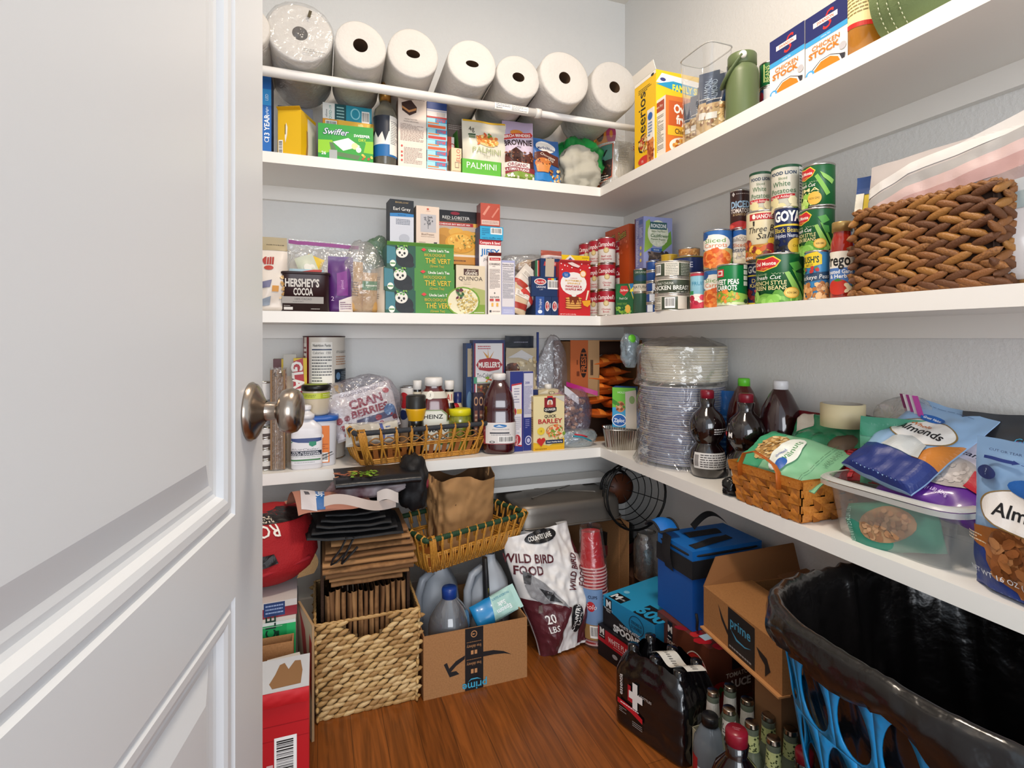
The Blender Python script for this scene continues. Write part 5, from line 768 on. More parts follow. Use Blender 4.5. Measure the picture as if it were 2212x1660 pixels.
def hyacinth(name, label, loc, rz, w, d, h, rows, el, mats, back, fl=0, notch=None, rimr=.006, tiltk=1, seed=1):
    t = thing(name, label, 'basket', loc, rz); rr = random.Random(seed); wall, N = basket_sides(w, d, h, fl)
    b = MB(); rh = h/rows
    def cut(i, s, v):
        if notch and i in (0, 2):
            x = (s-.5)*w; z = v*h; a, bb, c = notch
            return z > h-c and (abs(x) < a and ((x/a)**2+((h-z)/bb)**2 < 1))
        return False
    for i in range(4):
        ln = w if i % 2 == 0 else d
        # backing sheet
        b.grid(lambda u, v: wall(i, u, v)-N[i]*.004, 24, 12, back, mfn=None) if not (notch and i in (0, 2)) else None
        if notch and i in (0, 2):
            nu, nv = 28, 24
            for a in range(nu):
                for c in range(nv):
                    if cut(i, (a+.5)/nu, (c+.5)/nv): continue
                    q = [wall(i, (a+e)/nu, (c+f)/nv)-N[i]*.004 for e, f in ((0,0),(1,0),(1,1),(0,1))]; b.add(q, [(0,1,2,3)], back)
        n = max(3, int(ln/el))
        for k in range(rows):
            for j in range(n+1):
                s = (j+(.5 if k % 2 else 0)+rr.uniform(-.12, .12))/n
                if s > 1.01 or s < 0: continue
                v = (k+.5+rr.uniform(-.12, .12))/rows
                if cut(i, s, v): continue
                p = wall(i, min(1, s), v)+N[i]*.001; e = (wall(i, 1, v)-wall(i, 0, v)).normalized()
                ang = tiltk*(.38 if k % 2 else .12)+rr.uniform(-.1, .1) if tiltk != 2 else (.35 if k % 2 else -.35)+rr.uniform(-.08, .08)
                ax = e*math.cos(ang)+Vector((0, 0, 1))*math.sin(ang)
                grain(b, p, ax, N[i], el*1.5*rr.uniform(.85, 1.1), rh*.56, mats[rr.randrange(len(mats))], .75)
    b.obj('woven_body', t)
    # bottom
    MB().box((-w/2+.002, .002, 0), (w/2-.002, d-.002, .004), back).obj('basket_base', t)
    for z, q in ((h, 0), (.004, 1)):
        rb = MB()
        P = []
        for i in range(4):
            for j in range(14): P.append(wall(i, j/14, z/h))
        for ph in (0, PI):
            pts = []
            L = len(P)
            for j in range(L*3):
                a = P[(j//3) % L].lerp(P[(j//3+1) % L], (j % 3)/3); pts.append(a+Vector((math.cos(j*1.1+ph)*.5, math.cos(j*1.1+ph)*.5, math.sin(j*1.1+ph)))*rimr*.5)
            rb.tube(pts, rimr*.75, mats[0], 5, closed=True)
        rb.obj('rope_rim', t)
    return t
HB = [M('#6e4422', .55, bump=.3, bs=300, vary='#8f5f30'), M('#7d4e27', .5, bump=.3, bs=300), M('#5c361b', .6, bump=.3, bs=300), M('#94642f', .45, bump=.3, bs=300)]
yl, yr = W(1846, 0, X=1.02).y, W(2150, 0, X=1.02).y
hyacinth('storage_basket', 'large dark brown woven basket on the middle shelf, right side', (1.022, (yl+yr)/2, S2+.003), -PI/2, yl-yr, .205, .166, 12, .034, HB, M('#2c190d', .9), tiltk=2, seed=4)
def lay(B, T, N=None):
    z = (T-B).normalized(); n = (Vector((0, 0, CZ))-(B+T)/2) if N is None else Vector(N); y = -(n-z*n.dot(z)).normalized(); x = y.cross(z)
    return Matrix((x, y, z)).transposed().to_euler()
def pouchL(name, label, B, T, w_, t_, col, ops=None, N=None, cat='pouch', **k):
    return pouch(name, label, cat, B, w_, (T-B).length, t_, col, ops, rot=lay(B, T, N), **k)
B = W(2050, 0, X=1.065); B = Vector((1.068, .655, S2+.012)); T = Vector((1.085, .655, 1.385))
STK = []
for k, (v0, c) in enumerate(((1.10, '#d6d2ce'), (1.0, '#a3a09e'), (.92, '#c4aaa6'), (.84, '#b08c88'), (.74, '#8f7c7a'), (.66, '#a5a6a6'), (.58, '#87908f'))):
    STK.append(('P', [(0, v0-.28), (.3, v0-.16), (.6, v0-.12), (1, v0-.02), (1, v0-.13), (.6, v0-.2), (.3, v0-.24), (0, v0-.36)], c))
pouchL('paper_plate_pack', 'clear wrapped paper plate pack with pink and grey marbled streaks in the brown basket', B, T, .270, .04, '#bdb4b0', STK+[('E', .09, .60, .035, .03, '#e9e9ec'), ('T', 'Ultra', .21, .61, .05, '#4a5a80', {})], N=(-1, 0, 0), gloss=.2, cat='plate pack', seed=81, top=.02, wr=.003)
B = W(1874, 600, X=1.12); B.z = S2+.01; T = W(1872, 380, X=1.12); T.x = 1.13
pouchL('snack_packet', 'yellow and blue packet sticking up behind the marbled pack', B, T, .05, .02, '#d9bc2a', [('R', 0, .85, 1, 1, '#2a4a86'), ('R', 0, 0, 1, .62, '#2a6aa8'), ('R', 0, .62, .3, .86, '#efe9da')], cat='packet', N=(-.8, -.5, 0), seed=82)
sack('napkin', 'dark red cloth napkin tucked in the right end of the brown basket', 'napkin', (1.16, .585, S2+.10), .09, .07, .10, M('#5e0d16', .8), seed=5, amp=.3)
carton('book_box', 'dark green box at the right frame edge beside the brown basket', 'box', dict(loc=(1.10, W(2206, 0, X=1.10).y-.05, S2), w=.1, h=.17, d=.12, rz=-PI/2), ('#3c5a4c', '#2f4a40'))
# ================================================================ lower shelf, back wall
for k in range(8):
    p = cyl(556, 592, 0, S3+k*.0335, Y=1.83, h=.033)
    if k < 4: can('pet_food_can', ['lowest', 'second from the bottom', 'second from the top', 'topmost'][k]+' dark and white small can of the pile beside the door', 'can', p, '#5a5250', [('R', -.5, .45, 1.5, .9, '#d5d1cc')], group='small cans beside the door')
p = cyl(553, 590, 826, S3+.136, Y=1.85); can('canister', 'grey and white canister on the small cans beside the door', 'canister', p, '#d9d6d2', [('R', -.5, 0, 1.5, .6, '#8d8a8a'), ('L', .6, .1, .95, .5, 6, '#c9c6c2')])
p = cyl(655, 745, 726, S3, Y=1.955); r, H = p['r'], p['h']
can('oats_canister', 'tall oats canister with nutrition panel behind the candle', 'canister', p, '#d9d2c6', [('R', -.5, .16, .10, 1, '#7a1c24'), ('R', -.5, .20, .24, .38, '#1c2a4e'), ('R', -.5, .1, .24, .2, '#d9702a'), ('R', .1, .72, .2, .94, '#e9e4dc'), ('L', .11, .74, .19, .92, 5, '#7a1c24'), ('R', .20, .0, .25, 1, '#7a1c24'), ('R', .30, .42, .62, .95, '#efebe2'), ('T', 'Nutrition Facts', .46, .925, .022, '#2a2a2a', {'w': .27, 'b': .03}), ('R', .31, .885, .61, .895, '#2a3a5a'), ('T', 'Calories  150', .46, .865, .02, '#2a2a2a', {'w': .27}), ('L', .31, .58, .61, .84, 11, '#6a6a6a'), ('R', .31, .56, .61, .567, '#2a3a5a'), ('L', .31, .44, .61, .55, 5, '#7a7a7a'), ('T', 'IT’S GOOD TO', .82, .87, .02, '#4a4a4a', {'w': .26}), ('L', .68, .76, .96, .84, 4, '#b58a6a'), ('R', .66, .62, 1.1, .73, '#16222e'), ('L', .78, .64, 1, .71, 5, '#7a8a96'), ('E', .72, .675, .04, .03, '#5a7a9a'), ('S', .66, .5, .86, .6, 14, .006, ['#d9c49a', '#c9a86a'])], lid='#cccccc', ring='#3a2422')
carton('wrap_box', 'tall yellow and red plastic wrap box standing behind the bottles', 'box', onB(634, 663, 774, S3, 1.90, .05), ('#dcb91a', '#b01c24', '#c9a816'), rz=0, front=[('P', [(0, .97), (.7, 1), (.86, .62), (.75, .5), (.3, .55), (0, .7)], '#b5202a'), ('T', 'GLAD', .38, .79, .10, '#f2ece4', {'rot': -84, 'b': .05}), ('R', .15, .2, .6, .28, '#b5702a')])
carton('wrap_box', 'yellow topped wrap box standing left of the tall red and yellow one', 'box', onB(590, 622, 776, S3, 1.93, .05), ('#d9b81e', '#6a2a2a', '#7a6a1e'), front=[('R', 0, .7, .55, 1, '#5a2326'), ('T', 'GL', .3, .86, .06, '#c9b8a0', {'rot': -80}), ('R', .3, 0, .9, .72, '#c9b49a')])
carton('wafer_box', 'clear tray of pale sticks standing between the wrap boxes', 'box', onB(612, 640, 766, S3, 1.915, .03), ('#cbb89f', '#b8a58c'), gloss=.2, front=[('R', 0, .8, 1, 1, '#b8b3a8')])
t = thing('kraft_stick_pack', 'clear pack of brown kraft strips standing on end beside the door', 'pack', (W(600, 0, Y=1.80).x, 1.80, S3)); wk = W(616, 0, Y=1.8).x-W(583, 0, Y=1.8).x; hk = W(600, 800, Y=1.8).z-S3
b = MB()
for k in range(7): b.box((-wk/2+k*wk/7+.0005, 0, .003), (-wk/2+(k+1)*wk/7-.0005, .05, hk-.01*(k % 3)), M(['#8a6a4c', '#7c5d42', '#94745a'][k % 3], .8))
b.obj('kraft_strips', t)
MB().grid(lambda u, v: (.5*wk*1.15*math.cos(2*PI*u)*(1+.05*nz3(u*9, v*20, 0)), .025+.033*math.sin(2*PI*u), hk*v*1.02), 30, 24, FILM('#ffffff', .06, .35, .1, .8, 40), closeu=True).obj('film_sleeve', t)
p = cyl(646, 720, 905, S3, Y=1.86); 
t = thing('plastic_tub', 'white tub with a blue lid and an orange label under the candle', 'tub', p['loc'], -.05)
r, H = .064, .148
MB().lathe([(0, 0), (r*.92, 0), (r*.95, .004), (r, H)], M('#cfcfd4', .3), 40, sup=5, ay=.8).obj('tub_body', t)
MB().lathe([(r*1.02, H-.004), (r*1.09, H-.002), (r*1.09, H+.008), (r*1.03, H+.012), (0, H+.012)], M('#2358a8', .3), 40, sup=5, ay=.8).obj('lid', t)
Pr(lambda u, v, q: (u, -r*.8*(.95+.05*v/H)*1.0-q-.001, v), 2*r, H).run([('R', .45, .08, .83, .88, '#d9762a'), ('E', .60, .66, .09, .07, '#eee8e0'), ('L', .52, .36, .80, .5, 3, '#a84e18'), ('B', .58, .10, .80, .30), ('P', [(.50, .18), (.90, .30), (.90, .32), (.50, .20)], '#1a1a1a'), ('P', [(.52, .10), (.93, .26), (.93, .27), (.52, .12)], '#1a1a1a')]).mb.obj('label_print', t)
zt = S3+H+.013
p = cyl(651, 714, 833, zt, Y=1.865); r, H = p['r'], p['h']
t = thing('candle_jar', 'cream candle in a glass jar with a black lid, on the blue lidded tub', 'candle', p['loc'], p['rz'])
MB().lathe([(0, .002), (r*.88, 0), (r*.95, .006), (r*.95, H*.80)], M('#cdbfa6', .15, coat=.8, bump=.05), 32).obj('glass_jar', t)
MB().lathe([(r*.95, H*.80), (r*1.02, H*.81), (r*1.03, H*.95), (r*.95, H), (0, H)], M('#15130f', .3), 32).obj('lid', t)
MB().lathe([(r*.85, H+.0004), (r*.82, H+.0010), (0, H+.001)], M('#8a9a3a', .5), 32).obj('lid_sticker', t)
Pr(CS(r*.955), PI*r, H, True).run([('R', -.1, .55, 1.1, .74, '#a9b52e'), ('R', .18, .56, .6, .73, '#c3cc4a'), ('L', .22, .59, .56, .7, 2, '#6a7a1e'), ('E', .1, .64, .05, .06, '#e0e0c0'), ('L', .65, .59, .95, .7, 2, '#d9dc9a')]).mb.obj('label', t)
p = cyl(631, 695, 930, S3, Y=1.815); r = .046; H = W(663, 906, Y=1.8).z-S3
WHT = M('#dcd9dc', .28); HT = W(663, 876, Y=1.8).z-S3
t = bottle('pump_bottle', 'white hand sanitizer pump bottle at the shelf front beside the knob', 'bottle', (W(663, 0, Y=1.81).x, 1.81, S3), [(0, 0), (r*.93, 0), (r, .005), (r, H*.78), (r*.93, H*.86), (r*.55, H*.95), (r*.36, H)], WHT, None, None, [('R', .10, .08, .88, .92, '#e3e1e4'), ('P', [(.17, .82), (.80, .82), (.80, .74), (.6, .68), (.35, .70), (.17, .76)], '#3f4f80'), ('P', [(.55, .72), (.68, .72), (.68, .62), (.61, .57), (.55, .62)], '#2f8a6a'), ('P', [(.17, .72), (.26, .74), (.18, .68)], '#2f8a5a'), ('T', 'BlueCedar', .46, .51, .06, '#8a8488', {'sl': .3, 'w': .52}), ('R', .16, .33, .80, .46, '#23293a'), ('T', '75% ALCOHOL', .48, .42, .04, '#e9e9ee', {'w': .5, 'b': .03}), ('T', 'HAND SANITIZER', .48, .365, .04, '#e9e9ee', {'w': .56, 'b': .03}), ('L', .2, .28, .78, .30, 1, '#8a9a8a'), ('R', .18, .185, .76, .225, '#3f7f4a'), ('L', .28, .12, .66, .15, 1, '#a0a0a4')], (.008, H*.76, r*1.15), sup=4, ay=.6, rz=-.02)
MB().lathe([(r*.36, H), (r*.5, H+.001), (r*.5, H+(HT-H)*.34), (r*.42, H+(HT-H)*.36), (r*.22, H+(HT-H)*.55), (r*.2, H+(HT-H)*.8), (0, H+(HT-H)*.8)], WHT, 24).tube([(.004, 0, HT-.007), (-.02, 0, HT-.006), (-.034, 0, HT-.010)], [.009, .006, .004], WHT, 10).lathe([(.013, HT-.014), (.014, HT-.003), (.009, HT), (0, HT)], WHT, 20).obj('pump_head', t)
# long rattan basket with dark wrapped rim
RA = M('#b57a2c', .42, bump=.1, bs=200, vary='#c9903a'); RA2 = M('#8a4f20', .5, bump=.1, bs=300, vary='#9a5c28'); RIM = M('#3b3634', .7, bump=.5, bs=400, vary='#24303c')
def rattan(name, label, loc, rz, w, d, h, fl, rimm, n1, n2, panels, base=.0, dens=1):
    t = thing(name, label, 'basket', loc, rz); wall, N = basket_sides(w, d, h, fl)
    def loop(v, off=0, n=12):
        P = []
        for i in range(4):
            for j in range(n): P.append(wall(i, .03+.94*j/(n-1), v)+N[i]*off)
        return P
    MB().tube(loop(1), .0085, rimm, 8, closed=True).obj('wrapped_rim', t)
    b = MB()
    for v in (.03, .08, .14): b.tube(loop(v, .001), .0035, RA, 6, closed=True)
    for v in (.50, .56): b.tube(loop(v, .003), .0032, RA, 6, closed=True)
    MB().box((-w/2, 0, 0), (w/2, d, .004), RA2).obj('basket_base', t)
    b.obj('horizontal_cane', t)
    b = MB(); pn = []
    for i in range(4):
        ln = w if i % 2 == 0 else d; n = max(3, int(ln/.042*dens))
        for k in range(n):
            s = (k+.5)/n; a = N[i]
            top = wall(i, s, 1)
            for sgn in (-1, 1):
                e = sgn*.22/n
                b.tube([wall(i, s-e, .0)+a*.003, wall(i, s-e*.6, .25)+a*.006, wall(i, s-e*.1, .52)+a*.007, wall(i, s+e*.25, .8)+a*.006, top+a*.008+Vector((0, 0, .004)), top+Vector((0, 0, .0105)), top-a*.009, wall(i, s+e*.2, .75)-a*.004], .0026, RA, 5, flat=1.5)
            if panels and k < n-1:
                b2 = MB(); pn.append(b2); s2 = (k+1)/n; q = .17/n; P = [wall(i, s2-q, .10)+a*.0015, wall(i, s2+q, .10)+a*.0015, wall(i, s2+q, .58)+a*.006, wall(i, s2-q, .58)+a*.006]
                b2.add([*P, *[p-a*.002 for p in P]], [(0,1,2,3), (7,6,5,4), (0,4,5,1), (1,5,6,2), (2,6,7,3), (3,7,4,0)], RA2)
            elif not panels:
                for m_ in range(2): s2 = (k+.75+.25*m_)/n; b.tube([wall(i, min(.99, s2), .05)+a*.002, wall(i, min(.99, s2+.01), .3)+a*.005, wall(i, min(.99, s2), .58)+a*.004], .0026, RA, 5)
    for i in range(4):  # corner bundles
        for k in range(5 if panels else 6):
            s = .02+k*.016; j = (i+1) % 4; a = (N[i]+N[i-1]).normalized()
            b.tube([wall(i, s, 0)+N[i]*.002, wall(i, s*.7, .5)+N[i]*.006, wall(i, s*.6, 1)+N[i]*.009, wall(i, s*.6, 1)+Vector((0, 0, .011)), wall(i, s*.6, 1)-N[i]*.008], .0026, RA, 5)
    b.obj('woven_stakes', t)
    if panels:
        for b2 in pn: b2.obj('flat_cane_panel', t)
        c = MB(); n = max(3, int(w/.042*dens))
        for ph in (0, PI):
            c.tube([wall(0, .08+.84*j/60, .72+.10*math.sin(j/60*n*PI+ph))+N[0]*.003 for j in range(61)], .0024, M('#a9743a', .6, bump=.6, bs=900), 5)
        c.obj('twisted_cord', t)
    return t
rattan('rattan_basket', 'long amber rattan basket with a dark wrapped rim, full of condiments', (.335, 1.795, S3+.002), math.radians(8), .40, .185, .108, .030, RIM, 9, 5, True)
# contents of the rattan basket
CR = M('#c9c4c8', .4); zb = S3+.012
l, w_, h_ = fpos(722, 868, 800, S3+.08, 1.90)
t = pouch('cranberry_bag', 'white dried cranberries bag inside a clear zip bag', 'bag', (W(800, 0, Y=1.87).x, 1.875, S3+.085), .215, .16, .05, '#cfc8ca', [('T', 'CRUISING DRIED', .5, .92, .06, '#7a6a74', {'w': .6}), ('T', 'CRAN', .55, .70, .19, '#8a2c38', {'b': .05, 'w': .52}), ('T', 'BERRIES', .58, .49, .15, '#8a2c38', {'b': .05, 'w': .58}), ('E', .10, .42, .05, .07, '#9a2a30'), ('E', .22, .44, .045, .06, '#7a1e28'), ('E', .9, .8, .05, .06, '#a83038'), ('R', .35, .22, .98, .36, '#3a4668'), ('E', .88, .38, .09, .12, '#4f79a8'), ('R', 0, .05, 1, .22, '#cfcad0'), ('S', .1, .12, .95, .3, 16, .009, ['#8c1f2a', '#a83038', '#6a141e'])], seed=90, wr=.007, rot=(-.15, math.radians(-14), .05))
sack('zip_bag', 'clear zip bag wrapped around the cranberries bag', 'zip bag', (W(795, 0, Y=1.88).x, 1.88, S3+.07), .25, .085, .21, FILM('#b9a8c8', .08, .25, .12, .7, 30), seed=17, amp=.16, rot=(0, math.radians(-12), 0), part='plastic_bag')
pouch('foil_packet', 'crumpled white packet lying at the front of the rattan basket', 'packet', (W(805, 0, Y=1.83).x, 1.83, S3+.055), .175, .075, .05, '#c9c4b8', [('R', .1, .1, .45, .9, '#b8b0a0'), ('R', .64, .05, .70, .95, '#4a5a9a'), ('L', .74, .2, .95, .8, 4, '#5a6a9a')], seed=92, wr=.012, rot=(-.3, 0, .1), top=.05)
p = cyl(864, 903, 836, S3+.015, Y=1.935); can('yogurt_tub', 'white tub with red and blue round logos behind the seasoning bottle', 'tub', p, '#dcd6d0', [('E', .30, .78, .22, .13, '#b5242c'), ('E', .28, .55, .18, .08, '#24305e'), ('P', [(-.2, .2), (1.2, .4), (1.2, 0), (-.2, 0)], '#d9b48a')], lid='#cccccc')
def sauce_b(px0, px1, pt, lab, Y):
    p = cyl(px0, px1, pt, zb, Y=Y); r = p['r']; H = p['h']; R = .027
    return bottle('sauce_bottle', lab, 'bottle', p['loc'], [(0, 0), (R, 0), (R, H*.5), (R*.8, H*.6), (R*.5, H*.72), (r*.92, H*.88)], M('#16110d', .08, coat=.7), [(r*.9, H*.87), (r, H*.875), (r, H*.99), (r*.9, H), (0, H)], M('#e6e2dc', .35), [('R', -.4, 0, 1.4, 1, '#e0d4bc'), ('T', 'A1', .5, .5, .62, '#b5342c', {'b': .03, 'sx': .7})], (H*.68, H*.84, r*1.05), rz=p['rz'], group='steak sauce bottles')
sauce_b(892, 911, 823, 'brown steak sauce bottle with white cap left of the ketchup', 1.90)
sauce_b(960, 981, 823, 'brown steak sauce bottle with white cap right of the ketchup', 1.875)
p = cyl(903, 970, 818, zb, Y=1.875); r, H = p['r']*1.02, p['h']
bottle('ketchup_bottle', 'clear ketchup bottle with a white cap and keystone label', 'bottle', p['loc'], [(0, 0), (r, 0), (r, H*.58), (r*.94, H*.68), (r*.72, H*.80), (r*.52, H*.86), (r*.55, H*.90)], M('#5e130c', .12, coat=.7), [(r*.5, H*.885), (r*.58, H*.89), (r*.56, H*.985), (r*.5, H), (0, H)], M('#e9e6e2', .3), [('P', [(.12, .02), (.12, .50), (.22, .50), (.22, .60), (.34, .68), (.66, .68), (.78, .60), (.78, .50), (.88, .50), (.88, .02)], '#8d9a74'), ('P', [(.15, .02), (.15, .48), (.25, .48), (.25, .58), (.36, .66), (.64, .66), (.75, .58), (.75, .48), (.85, .48), (.85, .02)], '#dfe0d4'), ('T', 'HEINZ', .5, .57, .07, '#26241f', {'w': .36, 'b': .03}), ('T', 'TOMATO', .5, .36, .085, '#26241f', {'w': .56, 'b': .03}), ('T', 'KETCHUP', .5, .24, .085, '#26241f', {'w': .58, 'b': .03}), ('E', .72, .14, .14, .04, '#3f7f3a'), ('R', .1, .86, .9, .97, '#cfcabc'), ('E', .42, .915, .09, .07, '#e6e2d6'), ('T', '3', .42, .915, .05, '#4a4a44')], (.004, H*.84, r), sup=3, ay=.75, rz=p['rz'])
p = cyl(877, 920, 856, zb, Y=1.845); r, H = p['r'], p['h']
bottle('seasoning_bottle', 'black seasoning bottle with a yellow collar and black cap', 'bottle', p['loc'], [(0, 0), (r*.78, 0), (r*.8, .01), (r*.8, H*.5), (r*.76, H*.58)], M('#1a1916', .2, coat=.5), [(r*.70, H*.56), (r*.8, H*.60), (r*1.0, H*.74), (r*1.02, H*.76), (r*1.02, H*.78), (r*1.0, H*.98), (r*.9, H), (0, H)], M('#23211e', .4), [('P', [(.28, .78), (.34, .92), (.40, .80), (.46, .96), (.52, .80), (.58, .92), (.62, .78)], '#c9c4a0'), ('L', .2, .3, .7, .6, 3, '#9a9a8a')], (.02, H*.52, r*.8), rz=p['rz'])
MB().lathe([(r*.79, H*.57), (r*.85, H*.62), (r*1.025, H*.745), (r*1.03, H*.775), (r*1.0, H*.78)], M('#d9a514', .35), 24).obj('yellow_collar', bpy.data.objects['seasoning_bottle'])
p = cyl(976, 1001, 848, zb, Y=1.92); r, H = .03, p['h']; bottle('dressing_bottle', 'cream dressing bottle with a dark blue cap', 'bottle', p['loc'], [(0, 0), (r, 0), (r, H*.55), (r*.45, H*.8), (r*.45, H*.82)], M('#c9b48c', .2, coat=.4), [(r*.48, H*.8), (r*.5, H*.99), (0, H)], M('#1f2a5e', .3))
p = cyl(990, 1010, 850, zb, Y=1.895); bottle('spray_can', 'small leaning red bottle with white bands behind the pickle jar', 'bottle', (W(1006, 0, Y=1.90).x, 1.90, zb+.01), [(0, 0), (.017, 0), (.017, .14), (.016, .15), (.012, .155), (0, .157)], M('#a81c26', .3), None, None, [('R', -.4, .86, 1.4, .9, '#e9e2dc'), ('R', -.4, .55, 1.4, .58, '#e9e2dc'), ('T', 'sauce', .4, .7, .12, '#e9e2dc', {'rot': 60})], (.0, .15, .017), rot=(0, math.radians(-17), 0))
p = cyl(968, 1018, 886, zb, Y=1.85); r, H = p['r'], p['h']
t = bottle('pickle_jar', 'glass pickle jar with a bright yellow lid in the rattan basket', 'jar', p['loc'], [(0, 0), (r*.95, 0), (r, .005), (r, H*.7), (r*.92, H*.82), (r*.86, H*.85)], M('#5f6a1c', .06, coat=.8, vary='#8f8f2a', bs=50), [(r*.88, H*.84), (r*.98, H*.85), (r*.98, H*.97), (r*.92, H), (0, H)], M('#d9d01c', .3), None, rz=p['rz'])
b = MB()
for k in range(5): b.ball((r*.80*math.sin(-.9+k*.45), -r*.80*math.cos(-.9+k*.45), H*.5+.006*(k % 2)), .0115, M('#8f9a34', .15, coat=.7, bump=.5, bs=90), 10, 8, (.9, .6, 2.2))
b.obj('pickles', t)
b.obj  # keep
# pasta, juice, barley
carton('pasta_box', 'navy tri-color rotini box with a white front and wheat ears', 'box', onB(1022, 1090, 735, S3, 1.90, .055), ('#d9d6d6', '#20285a', '#1a2350'), rz=-3,
 front=[('R', 0, 0, .05, 1, '#20285a'), ('R', .95, 0, 1, 1, '#20285a'), ('R', .05, .02, .08, .98, '#a8242e'), ('R', .92, .02, .95, .98, '#a8242e'), ('R', 0, .97, 1, 1, '#20285a'), ('L', .15, .91, .55, .95, 2, '#b5404a'), ('P', [(.46, .82), (.3, .9), (.5, .84)], '#c98a2e'), ('P', [(.46, .81), (.46, .93), (.5, .81)], '#d9a03a'), ('P', [(.48, .82), (.66, .9), (.5, .8)], '#c98a2e'), ('P', [(.10, .77), (.2, .82), (.5, .835), (.8, .82), (.92, .77), (.8, .725), (.5, .71), (.2, .725)], '#a01c26'), ('T', 'MUELLER’S', .51, .772, .05, '#f2ece4', {'w': .68, 'b': .04}), ('T', 'Tri-Color Rotini', .50, .675, .04, '#3a3a4a', {'w': .76}), ('S', .4, .62, .78, .655, 12, .005, ['#c9542a', '#d9883a', '#7a9a34']), ('R', .08, .607, .9, .612, '#4f8a3a'), ('R', .12, .42, .9, .60, '#4a3a30'), ('S', .13, .43, .9, .59, 60, .006, ['#7a5a3c', '#a87a44', '#5a4a3c', '#8a3a24', '#3a2c24']), ('R', .02, .60, .12, .66, '#3f8a6a')],
 left=[('R', .3, .45, .75, .95, '#c9bda0'), ('L', .35, .5, .7, .92, 10, '#20285a')])
for k in range(2): carton('gravy_box', ['small dark red and tan box standing below the rotini box, left one', 'small dark red and tan box standing below the rotini box, right one'][k], 'box', onB(1023+11*k, 1033.6+11*k, 850, S3, 1.872, .03), ('#33202c', '#1c1a30'), group='small dark boxes', front=[('E', .5, .86, .4, .08, '#b58a6a'), ('E', .5, .86, .28, .05, '#33202c'), ('R', .2, .2, .8, .7, '#7a4a3c'), ('L', .25, .25, .75, .65, 5, '#c9a88a')])
carton('snack_bar_box', 'blue and green box edge left of the rotini box', 'box', onB(1007, 1021, 742, S3, 1.925, .05), ('#26406e', '#26406e'), front=[('R', .2, .1, .8, .35, '#5a9a3a'), ('E', .5, .45, .4, .09, '#5a7a9a'), ('R', .2, .68, .8, .95, '#b5a58a')])
p = cyl(1043, 1113, 809, S3, Y=1.832); r, H = p['r'], p['h']
bottle('juice_bottle', 'dark red cranberry juice bottle with a white cap and white label', 'bottle', p['loc'], [(0, .004), (r*.86, 0), (r*.97, .008), (r, .02), (r, H*.42), (r*.97, H*.44), (r*.99, H*.50), (r*.95, H*.53), (r*.98, H*.56), (r*.93, H*.66), (r*.8, H*.76), (r*.52, H*.87), (r*.36, H*.92), (r*.36, H*.93)], M('#3a0a10', .06, coat=.9, ior=1.5), [(r*.36, H*.915), (r*.42, H*.92), (r*.42, H*.99), (r*.36, H), (0, H)], M('#e4e0dc', .3), [('R', -.4, 0, 1.4, 1, '#b0464a'), ('S', -.3, .1, .35, .9, 90, .005, ['#c9686a', '#9a343c', '#d98a84', '#a83a40']), ('R', .26, .04, .86, .97, '#ddd8d4'), ('R', -.4, .92, 1.4, 1, '#ddd8d4'), ('E', .52, .85, .12, .08, '#1f6fb0'), ('P', [(.44, .83), (.5, .89), (.56, .84), (.6, .82), (.5, .82)], '#dfeaf4'), ('L', .38, .66, .68, .72, 2, '#8a8a90'), ('R', .34, .50, .68, .56, '#33333c'), ('L', .36, .42, .70, .46, 1, '#5a5a60'), ('B', .48, .08, .76, .38), ('E', .38, .12, .045, .05, '#3a3a3a'), ('E', .38, .12, .028, .03, '#ddd8d4')], (H*.13, H*.40, r), rz=p['rz'], sup=3.2)
for k, (a, b_, lb) in enumerate(((1102, 1130, 'upright spaghetti box, white front with red logos, beside the juice'), (1130.5, 1152, 'upright spaghetti box showing its nutrition side, beside the barley'))):
    carton('spaghetti_box', lb, 'box', onB(a, b_, 803, S3, 1.805+.004*k, .045), ('#25307a', '#c9c6cc', '#c9c6cc'), rz=0,
     front=[('R', .0, .86, 1, 1, '#25307a'), ('P', [(.1, .08), (.1, .84), (.9, .86), (.9, .06)], '#b5303a'), ('P', [(.14, .09), (.14, .82), (.88, .84), (.88, .08)], '#dcd8da'), ('L', .3, .6, .7, .8, 6, '#8a8aa0'), ('E', .3, .50, .18, .05, '#a8242e'), ('R', .5, .47, .9, .53, '#d9b45a'), ('L', .2, .22, .85, .44, 9, '#a8a8b4'), ('E', .5, .15, .3, .065, '#a8242e'), ('T', 'Mueller’s', .5, .15, .03, '#f2e6e0', {'rot': 90})] if k == 0 else [('R', .05, .42, .97, .98, '#c5c3d0'), ('T', '200', .4, .86, .03, '#3a3a8a', {'b': .03}), ('L', .1, .46, .9, .82, 22, '#6a6a9a'), ('L', .2, .28, .6, .4, 5, '#8a8ac0'), ('E', .5, .13, .34, .06, '#b9b9d8'), ('E', .5, .13, .26, .045, '#25307a'), ('E', .5, .13, .16, .03, '#b9b9d8')])
pouch('chip_bag', 'black bag standing behind the brown pretzel bag near the cleat', 'bag', (W(1122, 0, Y=1.97).x, 1.97, S3), .12, W(1122, 726, Y=1.97).z-S3, .05, '#171c2a', [('T', 'taboo', .7, .72, .05, '#b58a3a', {}), ('L', .3, .93, .8, .95, 1, '#8a8a9a')], seed=94)
